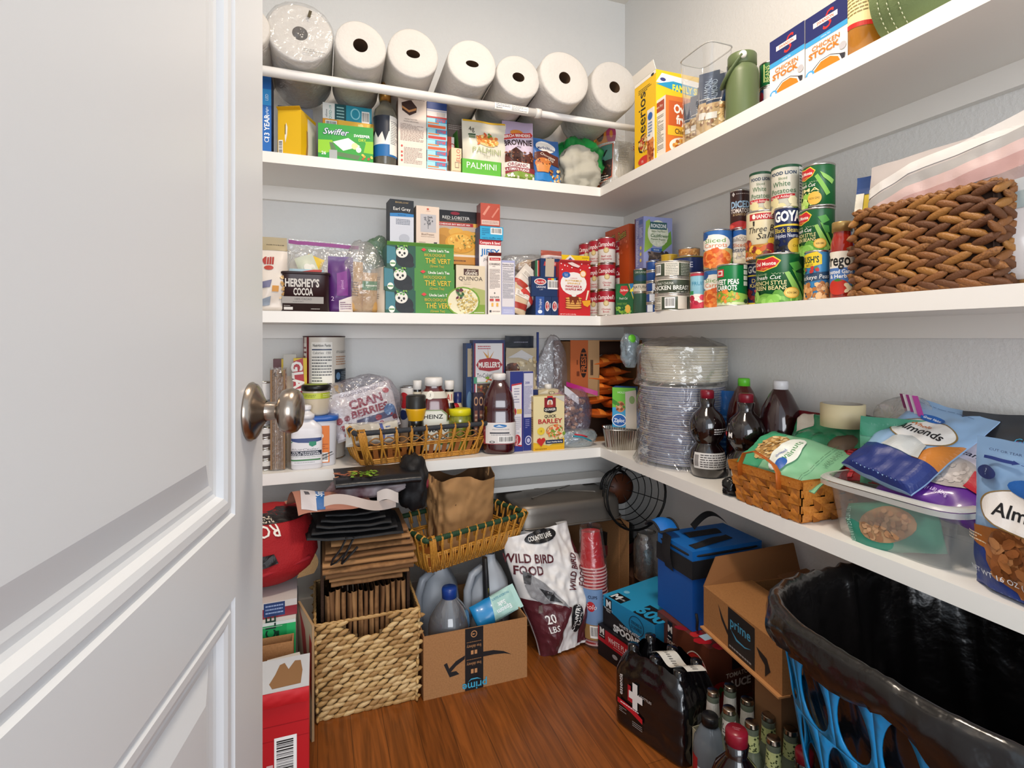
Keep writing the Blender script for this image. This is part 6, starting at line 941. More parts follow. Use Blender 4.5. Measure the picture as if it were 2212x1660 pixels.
pouch('pretzel_bag', 'clear and white bag of tan flakes with a brown photo', 'bag', (W(1126, 0, Y=1.93).x, 1.93, S3), .125, W(1126, 752, Y=1.93).z-S3, .06, '#b9a98c', [('E', .2, .78, .22, .07, '#5a2c1a'), ('S', .05, .72, .35, .84, 20, .005, ['#8a4a2a', '#3a1a10']), ('P', [(.05, .90), (.5, .98), (.95, .9), (.8, .86), (.4, .9)], '#c9c6c4'), ('S', .35, .5, .98, .9, 60, .007, ['#c9b48a', '#b59c70', '#dcccaa'])], seed=95, wr=.006)
p = cyl(1196, 1206, 832, S3, Y=1.87)
t = carton('milk_carton', 'cream carton with a white screw cap behind the barley box', 'carton', onB(1163, 1206, 842, S3, 1.865, .06), ('#c9b892', '#b8a880', '#d3c6a6'), front=[('P', [(0, .93), (.5, 1), (.45, .93)], '#e0d6bc'), ('E', .66, .94, .15, .03, '#5a4a2a'), ('E', .66, .94, .12, .022, '#d9ccaa'), ('T', '1', .66, .94, .03, '#3a2c1a')])
MB().lathe([(.0, 0), (.0135, 0), (.0135, .018), (0, .019)], M('#e4e0da', .35), 20, T=Matrix.Translation((.012, .03, t.children[0].dimensions.z if 0 else W(1185, 842, Y=1.865).z-S3))).obj('screw_cap', t)
carton('snack_bar_box', 'small dark blue box lid left of the cream carton', 'box', onB(1150, 1170, 842, S3, 1.87, .05), ('#1c2a5e', '#b8b2a8'), front=[('R', 0, 0, 1, .9, '#c9c2b8')])
carton('barley_box', 'cream and yellow quick barley box with a red heart', 'box', onB(1152, 1219, 856, S3, 1.79, .045), ('#e3d3a0', '#c9a860', '#d9c68a'),
 front=[('P', [(0, 0), (1, 0), (1, .22), (.5, .08), (0, .16)], '#dfb02a'), ('R', 0, 0, 1, .06, '#d9a51f'), ('R', .35, .78, .72, .97, '#8a1f26'), ('R', .44, .97, .62, 1, '#c92c30'), ('P', [(.62, 1), (1, 1), (1, .88), (.72, .97)], '#c9c4b8'), ('E', .53, .87, .09, .07, '#e9e2d6'), ('E', .53, .87, .05, .05, '#c98a6a'), ('P', [(.42, .93), (.64, .93), (.58, .97), (.48, .97)], '#1c2238'), ('P', [(.46, .79), (.60, .79), (.64, .84), (.42, .84)], '#a83a34'), ('P', [(.33, .79), (.74, .79), (.74, .72), (.53, .68), (.33, .72)], '#1d1c1c'), ('T', 'QUAKER', .535, .755, .045, '#f2eee6', {'w': .36, 'b': .03}), ('T', 'QUICK', .54, .63, .055, '#2a2424', {'w': .38, 'b': .03}), ('T', 'BARLEY', .54, .54, .085, '#b5282c', {'w': .78, 'b': .03}), ('E', .24, .36, .12, .07, '#e8c83a'), ('T', '10', .24, .36, .04, '#6a4a14', {}), ('E', .68, .36, .28, .11, '#a87a4a'), ('E', .68, .37, .24, .09, '#e8d4a8'), ('S', .42, .2, .99, .46, 70, .006, ['#e08a4a', '#d9603a', '#e9c88a', '#7a9a3a', '#f0dcae'], 5, 1), ('P', [(.12, .22), (.10, .17), (.24, .08), (.38, .19), (.34, .24), (.26, .23), (.24, .21), (.2, .24)], '#c22c28'), ('R', .38, .12, .95, .19, '#1c2a4e'), ('T', 'Heart Healthy Barley', .67, .155, .026, '#f0ece4', {'w': .5, 'b': .03}), ('L', .05, .02, .5, .045, 1, '#6a4a14')],
 left=[('L', .1, .3, .9, .8, 12, '#7a6a44'), ('R', 0, .9, 1, 1, '#c9b890')])
ZB = FILM('#d8c8e8', .10, .26, .12, .7, 26)
t = sack('zip_bag', 'large clear zip bag of walnuts with magenta zip strips', 'zip bag', (W(1235, 0, Y=1.86).x, 1.865, S3+.012), .155, .11, .21, ZB, seed=23, amp=.22, part='plastic_bag')
b = MB(); rr = random.Random(3)
for k in range(60): a = rr.uniform(0, 2*PI); q = rr.uniform(0, .05); b.ball((q*math.cos(a), q*.55*math.sin(a), .035+rr.uniform(0, .13)), rr.uniform(.009, .014), M(['#9a6e52', '#b58a68', '#7f553c'][k % 3], .7), 7, 5, (1, .8, .7), nz=.4, seed=k)
b.obj('walnuts', t); bpy.data.objects['walnuts']['kind'] = 'stuff'
b = MB(); b.grid(lambda u, v: (-.035+.13*u, -.03+.01*math.sin(u*4), .215-.04*u+.018*v), 12, 2, M('#b02a78', .35)); b.obj('zip_strip', t)
b = MB(); b.grid(lambda u, v: (-.05+.06*u, -.045, .19-.045*u+.03*v), 6, 2, M('#cfccd2', .4)); b.obj('write_on_strip', t)
t = sack('zip_bag', 'empty clear zip bag standing tall with a blue edge, behind the walnuts', 'zip bag', (W(1195, 0, Y=1.93).x, 1.93, S3+.05), .14, .06, W(1170, 722, Y=1.93).z-S3-.06, FILM('#e8e2f0', .10, .28, .12, .7, 22), seed=25, amp=.2, pinch=.3, part='plastic_bag')
MB().box((-.072, -.006, .17), (-.064, .0, W(1170, 718, Y=1.93).z-S3-.05), '#2c3c7a').obj('zip_strip', t)
sack('bread_bag', 'pink tinted bag of bread lying between the zip bags', 'bag', (W(1190, 0, Y=1.88).x, 1.90, S3+.13), .15, .08, .08, M('#b98a90', .3, bump=.4, bs=20), seed=27, amp=.25)
t = sack('zip_bag', 'small clear bag with teal and red slider at the shelf corner', 'zip bag', (W(1250, 0, Y=1.81).x, 1.82, S3+.001), .15, .07, .062, FILM('#cfe0e4', .25, .3, .12, .7, 22), seed=29, amp=.3, part='plastic_bag')
MB().tube([(-.035, -.035, .045), (.0, -.04, .04), (.04, -.035, .022)], .005, '#1f8fa8', 8, flat=.5).obj('slider_strip', t)
MB().tube([(-.03, -.036, .052), (.0, -.042, .047), (.02, -.04, .04)], .003, '#c22c3a', 6).obj('zip_strip', t)
sack('foil_packet', 'blue and white packet under the walnut bag beside the barley', 'packet', (W(1225, 0, Y=1.87).x, 1.885, S3+.001), .11, .06, .05, M('#33549a', .4, bump=.3, bs=30), seed=33, amp=.3)
# corner carton and noodle packs
b0, b1 = .925, 1.25; zt = 1.022
t = thing('shipping_carton', 'open brown carton with an orange printed flap in the shelf corner', 'carton', ((b0+b1)/2, 1.875, S3)); hw = (b1-b0)/2
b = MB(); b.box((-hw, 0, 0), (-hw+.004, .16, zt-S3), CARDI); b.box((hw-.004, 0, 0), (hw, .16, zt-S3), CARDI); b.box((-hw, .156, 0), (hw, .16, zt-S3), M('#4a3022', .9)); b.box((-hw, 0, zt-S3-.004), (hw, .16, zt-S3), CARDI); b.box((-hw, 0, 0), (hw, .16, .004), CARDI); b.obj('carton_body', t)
b = MB(); b.box((-hw-.002, -.004, .18), (-hw+.125, .0, zt-S3), M('#a8562a', .8)); b.obj('front_flap', t)
Pr(lambda u, v, q: (-hw+.0615+u, -.0045-q, .18+v), .125, zt-S3-.18).run([('R', .6, 0, 1, 1, '#a8835c'), ('P', [(.92, 0), (1, 0), (1, .5), (.95, .3)], '#8a6a48'), ('E', .44, .6, .13, .26, '#2a1812'), ('T', 'FRESH', .44, .6, .1, '#a8562a', {'rot': 90, 'b': .03}), ('L', .68, .15, .78, .8, 1, '#4a3424'), ('L', .2, .3, .3, .7, 2, '#6a3018'), ('T', 'NET WT', .74, .5, .04, '#4a3424', {'rot': -90})]).mb.obj('flap_print', t)
i = 0; nn = [(1308, 895, 0), (1352, 900, 1), (1302, 868, 2), (1345, 872, 0), (1325, 845, 1), (1300, 838, 1), (1345, 826, 2), (1300, 817, 0), (1340, 805, 1), (1312, 787, 2), (1345, 775, 0)]
for px, py, s_ in nn:
    c = W(px, py, Y=1.865); i += 1
    c.y = 1.885+.01*(i % 2)
    pouch('noodle_packet', ['orange noodle packet in the open carton, flat and low left', 'orange noodle packet in the open carton, low right'][0] if 0 else 'glossy orange noodle soup packet piled in the open corner carton', 'packet', (c.x-.055, c.y+.03, c.z), .09, .115, .036, '#c65a1e', [('P', [(0, .2), (1, .35), (1, .6), (0, .5)], '#e8832e'), ('E', .5, .25, .12, .07, '#3f7fb0'), ('T', 'Top Ramen', .5, .7, .12, '#e9c49a', {'rot': 90, 'sx': .5, 'b': .03}), ('R', 0, .0, .2, 1, '#b5a89a')], seed=100+i, rot=(Matrix(((0, 0, 1), (-1, 0, 0), (0, -1, 0))) @ Matrix.Rotation(.10*(s_-1), 3, 'X')).to_euler(), group='orange noodle packets in the corner carton', gloss=.2, top=.05, wr=.003)
# foil pan and blue box
p = dict(loc=(1.065, 1.735, S3)); t = thing('foil_pan', 'crimped aluminium foil loaf pan at the inside corner of the lower shelf', 'pan', p['loc'], -.35)
FO = M('#b9b4ac', .22, 1)
b = MB(); b.grid(lambda u, v: ((.052+.012*v)*(1+.035*math.cos(2*PI*u*48)*(1-.4*v))*math.cos(2*PI*u)*sq(2*PI*u, 4), (.045+.012*v)*(1+.035*math.cos(2*PI*u*48))*math.sin(2*PI*u)*sq(2*PI*u, 4), .075*v), 240, 6, FO, closeu=True, sm=False); b.grid(lambda u, v: (.052*v*math.cos(2*PI*u)*sq(2*PI*u, 4), .045*v*math.sin(2*PI*u)*sq(2*PI*u, 4), .001), 40, 1, FO, closeu=True); b.obj('pan_body', t)
MB().tube([(.066*math.cos(2*PI*i/40)*sq(2*PI*i/40, 4), .059*math.sin(2*PI*i/40)*sq(2*PI*i/40, 4), .0755) for i in range(40)], .0025, FO, 6, closed=True).obj('rolled_rim', t)
A = W(1337, 0, Y=1.72); 
carton('bag_box', 'blue and lime zip bag box resting on the foil pan', 'box', dict(loc=(A.x+.018, 1.715, S3+.079), w=.085, h=W(1337, 838, Y=1.72).z-S3-.079, d=.07, rz=math.radians(-40)), ('#5cb03a', '#2a86c4', '#1f5fae'),
 front=[('R', 0, 0, 1, .5, '#3f9fd0'), ('R', 0, .5, 1, 1, '#6fbf3f'), ('P', [(0, .6), (.5, .42), (.6, .5), (0, .72)], '#3f8a2a'), ('E', .35, .52, .2, .14, '#c98a5a'), ('S', .2, .45, .5, .6, 12, .006, ['#d9b48a', '#8a4a2a', '#4f8a34']), ('E', .3, .18, .32, .16, '#e9eef2'), ('E', .3, .18, .28, .14, '#1f5fb0'), ('T', 'Ziploc', .3, .18, .10, '#f2f6fa', {'w': .46, 'b': .03}), ('T', 'HOLDS MORE', .6, .88, .05, '#e9f4e0'), ('P', [(.58, -.02), (1.05, -.02), (1.02, .95), (.56, .9)], '#cfc8bc'), ('E', .85, .7, .12, .1, '#8aa86a')],
 left=[('R', 0, 0, 1, 1, '#2a8ccc'), ('L', .15, .5, .85, .9, 7, '#bfe0f4'), ('L', .15, .12, .85, .42, 7, '#bfe0f4')])
# plates
pc = cyl(1378, 1570, 0, S3, X=1.138, h=.1); cx0, cy0 = pc['loc'][0], pc['loc'][1]; R0 = min(pc['r'], .1385); print('plates', pc['r'], cx0, cy0)
PM = [M('#8f93ac', .6), M('#c9c4c2', .6), M('#7f86a4', .6), M('#b5b2b8', .6)]; PU = [M('#d9d3c4', .7), M('#c9bfa8', .7), M('#e0dbcf', .7)]
def plate(R, mt):
    return MB().lathe([(0, 0), (R*.70, 0), (R*.78, .004), (R*.97, .0125), (R, .0120), (R*.995, .0105), (R*.80, .0025), (R*.7, -.001), (0, -.001)], mt, 40)
def plates(n, z0, dz, R, mats, lab, grp, x, y, jit):
    base = []; rr = random.Random(5)
    for m in mats: o = plate(R, m).obj('paper_plate'); tag(o, lab, 'plate', grp); base.append(o)
    for k in range(n):
        o = base[k] if k < len(base) else base[k % len(base)].copy()
        if k >= len(base): COL.objects.link(o)
        o.location = (x+rr.uniform(-jit, jit), y+rr.uniform(-jit, jit), z0+k*dz+.001)
    return z0+n*dz
z = plates(66, S3+.003, .0037, R0*.985, PM, 'paper plate with blue grey rim in the tall bagged stack on the lower shelf', 'bagged blue rimmed paper plates', cx0, cy0, .0018)
z2 = z+.0035
# thin rims read as stripes
z3 = plates(38, z2+.012, .0029, R0*.99, PU, 'white paper plate in the upper bagged stack, above the blue rimmed ones', 'bagged white paper plates', cx0+.004, cy0-.006, .0015)
def bagfn(R, z0, z1, seed, wob, top, fr=3, drop=0):
    def f(u, v):
        a = 2*PI*u; k = 1+wob*noise.noise(Vector((math.cos(a)*fr, math.sin(a)*fr, v*4+seed)))
        zz = z0+(z1-z0)*v
        rr_ = R*k*(1 if v < .82 else 1-(v-.82)/.18*top)
        if v < .12: rr_ *= 1+.10*(1-v/.12)*(1 if math.cos(a-3.6) > .2 else .15)
        x, y = cx0+rr_*math.cos(a), cy0+rr_*math.sin(a)
        return (min(x, XW-.003), y, max(z0, zz+.012*nz3(math.cos(a)*2, math.sin(a)*2, v*3+seed)))
    return f
b = MB().grid(bagfn(R0*1.03, S3+.001, z+.012, 3, .05, .06), 70, 36, FILM('#ffffff', .035, .30, .1, .9, 14), closeu=True); o = solo(b, 'plastic_bag', 'clear wrinkled plastic bag around the tall stack of blue rimmed plates', 'bag')
b = MB().grid(bagfn(R0*1.03, z+.008, min(1.033, z3+.085), 7, .06, .55), 70, 30, FILM('#eef4f8', .06, .30, .1, .9, 14), closeu=True)
o = solo(b, 'plastic_bag', 'clear plastic bag bunched open above the white paper plates', 'bag')
solo(MB().grid(lambda u, v: (cx0-.06+.05*u+.01*v, cy0-.02-.05*u, z3+.02+.035*(1-u)*math.sin(PI*(.2+v*.6))+.012*v), 8, 6, M('#3f9fcb', .3, bump=.5, bs=40)), 'bag_tag', 'light blue printed scrap on top of the plate bag', 'tag') if 0 else None
t = sack('bread_bag', 'small clear bag with a green tag hanging beside the plate stacks', 'bag', (cx0-.115, cy0+.13, z+.06), .06, .05, .12, FILM('#a8c4d4', .30, .3, .12, .6, 30), seed=41, amp=.3)
MB().ball((-.005, -.02, .10), .016, M('#5fb52e', .4), 10, 8, (1, .4, 1)).obj('tag', t)
pouch('napkin_pack', 'bright blue packet between the plates and the pomegranate juice', 'packet', (1.20, 1.345, S3), .09, .245, .04, '#1f63a8', [('L', .3, .2, .8, .7, 8, '#6fa3d4')], seed=98, rz=-PI/2+.3)
# juice bottles on the right
def pom(lab, pl, pr, X, pt, py0=0, ry=None, txt=(('L', .62, .66, 1.0, .78, 3, '#d0ccca'),)):
    p = cyl(pl, pr, pt, S3, X=X); r = .0530 if not ry else ry; H = .256
    D = M('#130809', .05, coat=1.0, ior=1.5); 
    prof = [(0, .006), (r*.55, .0), (r*.82, .004), (r*.97, H*.14), (r, H*.20), (r*.90, H*.31), (r*.64, H*.38), (r*.62, H*.39), (r*.84, H*.45), (r*.99, H*.54), (r*.96, H*.63), (r*.78, H*.72), (r*.42, H*.79), (r*.36, H*.82), (r*.44, H*.90), (r*.34, H*.905), (r*.33, H*.92)]
    return bottle('pomegranate_juice_bottle', lab, 'bottle', (p['loc'][0], p['loc'][1], S3 if not py0 else 0), prof, D, [(r*.33, H*.90), (r*.37, H*.905), (r*.37, H*.985), (r*.33, H), (0, H)], M('#7a1224', .3), [('R', .25, .06, .95, .34, '#d3d0cc'), ('L', .38, .08, .93, .32, 6, '#3a3638'), ('R', .27, .1, .35, .3, '#8a8684'), *txt], (.02, H*.72, r*1.0), rz=p['rz']), r, H
pom('round two-bulb pomegranate juice bottle nearest the plates', 1488, 1568, 1.092, 843)
pom('round two-bulb pomegranate juice bottle behind the woodchip basket', 1569, 1655, 1.122, 848, txt=(('P', [(.06, .76), (.10, .80), (.14, .76), (.10, .70)], '#c22c30'), ('T', 'M', .23, .75, .09, '#e9e6e4', {'b': .05}), ('L', .12, .66, .3, .67, 1, '#a8a4a2')))
for (pl, pr, pt, X, cap, col, lab) in ((1567, 1648, 820, 1.212, '#5fc02e', '#4a140f', 'red brown juice bottle with a bright green cap by the wall'), (1636, 1738, 826, 1.205, '#d9d8da', '#2c0a0e', 'dark red round-shouldered juice bottle with a white cap by the wall')):
    p = cyl(pl, pr, pt, S3, X=X); r, H = p['r']*.98, p['h']
    bottle('juice_bottle', lab, 'bottle', p['loc'], [(0, 0), (r*.95, 0), (r, .01), (r, H*.45), (r*.96, H*.6), (r*.82, H*.74), (r*.5, H*.87), (r*.30, H*.93)], M(col, .06, coat=.9), [(r*.3, H*.915), (r*.34, H*.92), (r*.34, H*.99), (r*.3, H), (0, H)], M(cap, .35), None, rz=p['rz'])
# woodchip basket
OR = M('#b86c26', .38, bump=.1, bs=200, vary='#c98236'); OR2 = M('#9a581c', .5)
t = thing('chip_basket', 'orange brown splint basket with a leather handle on the lower shelf', 'basket', (1.0, .98, S3+.001), -PI/2); wl, wd_, hh = .185, .165, .098
wall, N = basket_sides(wl, wd_, hh, .016)
b = MB()
for i in range(4):
    n = 7 if i % 2 == 0 else 6
    for row in range(4):
        v0, v1 = .04+row*.19, .04+(row+1)*.19-.015
        b.grid(lambda u, v: wall(i, u, v0+(v1-v0)*v)+N[i]*(.002+.0022*math.cos(PI*(u*n)+PI*(row % 2))), n*8, 2, OR)
    for k in range(n):
        s = (k+.5)/n; e = .36/n
        b.grid(lambda u, v: wall(i, s-e+2*e*u, v*.85)+N[i]*(.002+.0022*math.cos(PI*(v*4.4)+PI*(k % 2))*-1), 2, 20, OR2 if k % 2 else OR)
b.obj('woven_splints', t)
MB().box((-wl/2, .002, 0), (wl/2, wd_-.002, .003), OR2).obj('basket_base', t)
b = MB()
for v0, v1, of in ((.80, 1.0, .0045), (.88, 1.02, .0015)):
    for i in range(4): b.grid(lambda u, v: wall(i, u, v0+(v1-v0)*v)+N[i]*of, 6, 2, OR); b.grid(lambda u, v: wall(i, u, v0+(v1-v0)*v)-N[i]*of, 6, 2, OR, flip=True)
for i in range(4):
    for k in range(4): b.ball(wall(i, (k+.5)/4, .91)+N[i]*.005, .002, OR2, 6, 4)
b.obj('rim_band', t)
MB().tube([(-.062, -.022, .072), (-.062, -.024, .10), (-.05, -.022, .128), (-.025, -.014, .137), (.005, -.012, .128), (.035, -.016, .118), (.052, -.022, .105), (.056, -.024, .068)], .0085, M('#a8561a', .4), 8, flat=.22).obj('leather_handle', t)
GVL = lambda n1, c: [('E', .5, .5, .33, .18, '#e4dfd8'), ('T', n1, .5, .48, .09, '#1c2a3c', {'b': .01})]
# walnut pouch lying in the chip basket
B = Vector((1.065, 1.085, S3+.125)); T = Vector((1.075, .862, S3+.112))
pouchL('walnut_pouch', 'mint green walnut pouch with a nut window lying across the chip basket', B, T, .155, .045, '#7fb78f', [('P', [(0, .0), (1, 0), (1, .3), (.5, .36), (0, .22)], '#3f9a70'), ('E', .5, .28, .32, .16, '#a8814f'), ('S', .2, .14, .8, .42, 70, .007, ['#c9a468', '#b08446', '#d9bd8a'], 5, 1), ('E', .56, .50, .40, .12, '#dfe3da'), ('T', 'walnuts', .5, .52, .07, '#3f8a4a', {'rot': 180, 'w': .5}), ('T', 'chopped', .62, .46, .035, '#4a5aa0', {'rot': 180}), ('E', .80, .55, .12, .05, '#2458a4'), ('L', .0, .80, 1, .815, 1, '#4a7a5a'), ('T', 'WALNUTS', .3, .88, .04, '#4a7a5a', {'rot': 180})], N=(-.55, -.15, 1), seed=110, wr=.006, gus=.7)
B = Vector((1.09, 1.07, S3+.03)); T = Vector((1.10, .89, S3+.03)); pouchL('nut_pouch', 'yellow backed pouch under the mint walnut pouch in the chip basket', B, T, .13, .05, '#8a7a2c', None, N=(0, 0, 1), seed=111)
# bags behind
pouch('red_bag', 'dark red cloth-like bag standing behind the chip basket', 'bag', (1.225, 1.06, S3), .20, .215, .05, '#7a0f18', seed=112, rz=-PI/2, wr=.006)
B = Vector((1.17, 1.06, S3+.155)); T = Vector((1.17, .87, S3+.165))
pouchL('walnut_pouch', 'crumpled dark green walnut pouch behind the chip basket, under the tape', B, T, .13, .05, '#2f8a5e', [('P', [(0, 0), (.5, .1), (.3, .3), (0, .25)], '#d9cdbd'), ('P', [(.4, .4), (.9, .5), (.8, .9)], '#267a50')], N=(-.7, -.2, .7), seed=113, wr=.014, gloss=.2)
pouchL('candy_pouch', 'shiny dark red folded pouch right of the crumpled green one', Vector((1.13, .93, S3+.115)), Vector((1.14, .77, S3+.135)), .10, .03, '#7a1218', [('L', 0, .1, 1, .9, 5, '#a8323a')], N=(-.5, -.2, .8), seed=114, wr=.008, gloss=.2)
sack('pretzel_bag', 'brown nut bag lying below the tape roll', 'bag', (1.19, .915, S3+.002), .13, .09, .18, M('#7a6450', .5, bump=.3, bs=60), seed=115, amp=.15)
p = cyl(1771, 1871, 0, .8, X=1.155, h=.05); r = p['r']; zt_ = W(1820, 868, X=1.19).z
t = thing('tape_roll', 'wide roll of cream masking tape lying flat on the nut pouches', 'tape', (p['loc'][0], p['loc'][1], zt_-.054))
MB().lathe([(r*.90, 0), (r, .0005), (r, .0535), (r*.90, .054)], M('#cdbf98', .5), 44).obj('tape', t)
MB().lathe([(r*.90, 0), (r*.90, .054), (r*.86, .054), (r*.86, 0), (r*.90, 0)], M('#a9a49c', .8), 44).obj('cardboard_core', t)
# green pouch standing
B = W(1935, 1000, X=1.13); B.z = S3+.10; T = W(1937, 905, X=1.13)
pouchL('walnut_pouch', 'teal green pouch standing upright left of the almond pouch', B, T+Vector((0, 0, .0)), .125, .03, '#4f8f73', [('R', 0, .72, 1, 1, '#2f7a5e'), ('R', .05, .55, .4, .60, '#1f5a48'), ('P', [(.4, .54), (.5, .575), (.4, .61)], '#1f5a48'), ('L', .45, .57, 1, .585, 1, '#1f5a48'), ('E', .25, .26, .11, .12, '#1f6a50'), ('T', '2', .25, .26, .12, '#cfe6da')], N=(-.75, -.6, .1), seed=116, wr=.004)
t = sack('zip_bag', 'clear zip bag with a magenta striped zip standing near the wall', 'zip bag', (1.215, .80, S3+.11), .14, .07, .17, FILM('#ffffff', .10, .3, .12, .6, 26), seed=117, amp=.18, rz=-PI/2, part='plastic_bag')
b = MB(); 
for k, c in enumerate(('#7a2a5a', '#e6e0e4', '#a83a8a', '#d9d0d8', '#b5489a')): b.grid(lambda u, v: (.0+.009*k+.012*u+.03*(1-v), -.03-.004*k, .08+.10*v), 2, 6, M(c, .4))
b.obj('zip_strip', t)
sack('black_bag', 'black plastic bag lying behind the teal pouch', 'bag', (1.235, .90, S3+.14), .07, .10, .085, M('#15151a', .25, bump=.4, bs=40), seed=118, amp=.25)
B = Vector((1.235, .58, S3+.02)); T = Vector((1.25, .58, W(2120, 890, X=1.24).z))
pouchL('snack_pouch', 'black snack pouch with lime green band by the wall at the right', B, T, .24, .05, '#17161a', [('P', [(0, .5), (1, .62), (1, .78), (.35, .72), (0, .78)], '#86c22e'), ('T', 'roasted', .45, .66, .05, '#2a5a1a', {'sl': .2, 'rot': 4, 'b': .02}), ('T', 'Great', .4, .80, .05, '#3f9fc0', {'sl': .2})], N=(-.9, -.4, .1), seed=119)
# clear container with pouches
CF = FILM('#c9ccc8', .16, .22, .25, .05, 5)
cy1, cy2 = .852, .598; cw = cy1-cy2; t = thing('plastic_container', 'clear plastic container full of nut pouches on the lower shelf', 'container', (1.125, (cy1+cy2)/2, S3+.001)); ch = .118
def cf(u, v, k=0): a = 2*PI*u; q = sq(a, 6)*(.86+.14*v); return (.112*q*math.cos(a)-0, (cw/2)*q*math.sin(a), ch*v)
MB().grid(lambda u, v: cf(u, v), 80, 10, CF, closeu=True).obj('container_wall', t)
MB().grid(lambda u, v: tuple(c*v if j < 2 else .002 for j, c in enumerate(cf(u, 0))), 60, 2, CF, closeu=True).obj('container_base', t)
RF = M('#c6c6c2', .35, tr=.35)
b = MB(); b.grid(lambda u, v: tuple(c*(1+.11*v) if j < 2 else ch-.008*max(0, v-.6)*2 for j, c in enumerate(cf(u, 1))), 80, 4, RF, closeu=True); b.grid(lambda u, v: tuple(c*(1.11) if j < 2 else ch-.008-.010*v for j, c in enumerate(cf(u, 1))), 80, 1, RF, closeu=True); b.obj('lip', t)
pouchL('walnut_pouch', 'dark green nut pouch at the bottom inside the clear container', Vector((1.045, .80, S3+.015)), Vector((1.055, .64, S3+.075)), .10, .05, '#2c7a66', [('E', .5, .5, .34, .3, '#9a7a5a'), ('S', .2, .25, .8, .75, 60, .007, ['#b08a68', '#8a6448', '#a87c58'], 4, 1), ('T', 'NET WT 24 OZ (1 LB 8 OZ) 680g', .5, .1, .06, '#a8ccc0', {'w': .8})], N=(-1, 0, .25), seed=120)
pouchL('pecan_pouch', 'purple pecan pouch in the clear container with a round nut window', Vector((1.05, .665, .715)), Vector((1.225, .655, .845)), .175, .045, '#5a2488', [('R', 0, .62, 1, 1, '#9a7ab8'), ('E', .55, .66, .42, .17, '#cfc6d0'), ('T', 'Pecans', .5, .66, .07, '#1f2230', {'b': .01}), ('E', .3, .82, .12, .05, '#2458a4'), ('E', .5, .38, .3, .17, '#a8a09c'), ('S', .25, .25, .75, .5, 26, .008, ['#b8b0ac', '#9a928e', '#c4bdb8'], 4, 1), ('P', [(.72, .45), (1, .5), (1, .25), (.7, .28)], '#a81c2c'), ('T', 'NET WT 16 OZ (1 LB) 454g', .4, .14, .035, '#d9c8e8', {'w': .5})], N=(-.5, -.18, .85), seed=121, wr=.006)
pouchL('almond_pouch', 'light blue whole almonds pouch reclining across the clear container', Vector((1.03, .745, .752)), Vector((1.215, .705, .885)), .15, .045, '#8fb0d3', [('R', 0, 0, 1, .30, '#1f2f6e'), ('P', [(.7, .3), (1, .3), (1, .62), (.85, .52)], '#b5702a'), ('E', .5, .60, .385, .16, '#e6e2dc'), ('O', .5, .60, .40, .17, .05, '#8a7040'), ('T', 'Whole', .42, .665, .045, '#c9702a', {'b': .02}), ('T', 'Almonds', .5, .59, .08, '#18181c', {'w': .58, 'b': .02}), ('E', .42, .78, .15, .05, '#1f5fae'), ('T', 'Great Value', .42, .78, .03, '#eef2f8', {'w': .22, 'b': .03}), ('P', [(.3, .3), (.8, .3), (.75, .45), (.5, .50), (.35, .42)], '#b0b4b4'), ('L', .05, .93, .95, .94, 1, '#3f5a86')], N=(-.5, -.12, .85), seed=122, wr=.006, gus=.8)
c = W(2143, 1262, Z=S3); tx = Vector((-.26, -.965, 0)); c = Vector((1.048, .575, S3)); mid = c+tx*.088
alm = [('R', 0, 0, 1, .30, '#1f3478'), ('P', [(0, .30), (.42, .26), (1, .3), (1, .42), (.4, .46), (0, .40)], '#a8621e'), ('E', .58, .28, .38, .22, '#8a5630'), ('S', .22, .08, .94, .48, 90, .013, ['#a86a3a', '#8f5429', '#bb8050', '#7a4520'], 5, 1), ('E', .56, .58, .40, .128, '#e8e4e0'), ('O', .56, .58, .415, .135, .045, '#8a7040'), ('T', 'Almonds', .59, .575, .085, '#18181c', {'w': .62, 'b': .02}), ('E', .62, .73, .26, .06, '#1f5fae'), ('T', 'Great', .60, .745, .035, '#eef2f8', {'b': .03}), ('T', 'Value', .66, .71, .035, '#eef2f8', {'b': .03}), ('T', 'CUT OR TEAR HERE', .35, .93, .016, '#2a3a6a', {'w': .4}), ('R', .12, .865, .38, .885, '#1f3478'), ('P', [(.38, .86), (.44, .875), (.38, .89)], '#1f3478'), ('L', .45, .865, 1, .872, 1, '#1f3478'), ('E', .18, .78, .10, .045, '#1f2f66'), ('T', '?', .18, .785, .045, '#9fb8dc'), ('T', 'NET WT 16 OZ (1 LB) 454g', .45, .14, .035, '#eef2f8', {'w': .75}), ('L', .03, .32, .25, .38, 3, '#e8d4b8')]
pouch('almond_pouch', 'large light blue almonds pouch standing at the right frame edge', 'pouch', mid, .185, W(2150, 945, X=1.05).z-S3, .05, '#86aad2', alm, rz=math.atan2(tx.y, tx.x), seed=123, wr=.005)
sack('black_bag', 'knotted black bag bundle hanging at the shelf edge left of the chip basket', 'bag', (1.022, 1.115, S3+.0005), .055, .045, .045, M('#0c0c0d', .22, bump=.4, bs=60), seed=124, amp=.35)
# ================================================================ floor, left
KR = [M('#946a42', .85, bump=.3, bs=70, vary='#805a36'), M('#7d5735', .85, bump=.3, bs=70), M('#a0754a', .85, bump=.3, bs=70)]
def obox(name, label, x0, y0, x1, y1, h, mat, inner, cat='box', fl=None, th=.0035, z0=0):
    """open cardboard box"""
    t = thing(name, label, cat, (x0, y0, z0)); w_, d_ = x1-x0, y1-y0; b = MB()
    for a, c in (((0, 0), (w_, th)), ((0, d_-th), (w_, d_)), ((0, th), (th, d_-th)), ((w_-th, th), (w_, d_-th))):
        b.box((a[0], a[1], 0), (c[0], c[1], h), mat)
    b.box((th, th, 0), (w_-th, d_-th, .003), inner); b.obj('box_body', t); return t
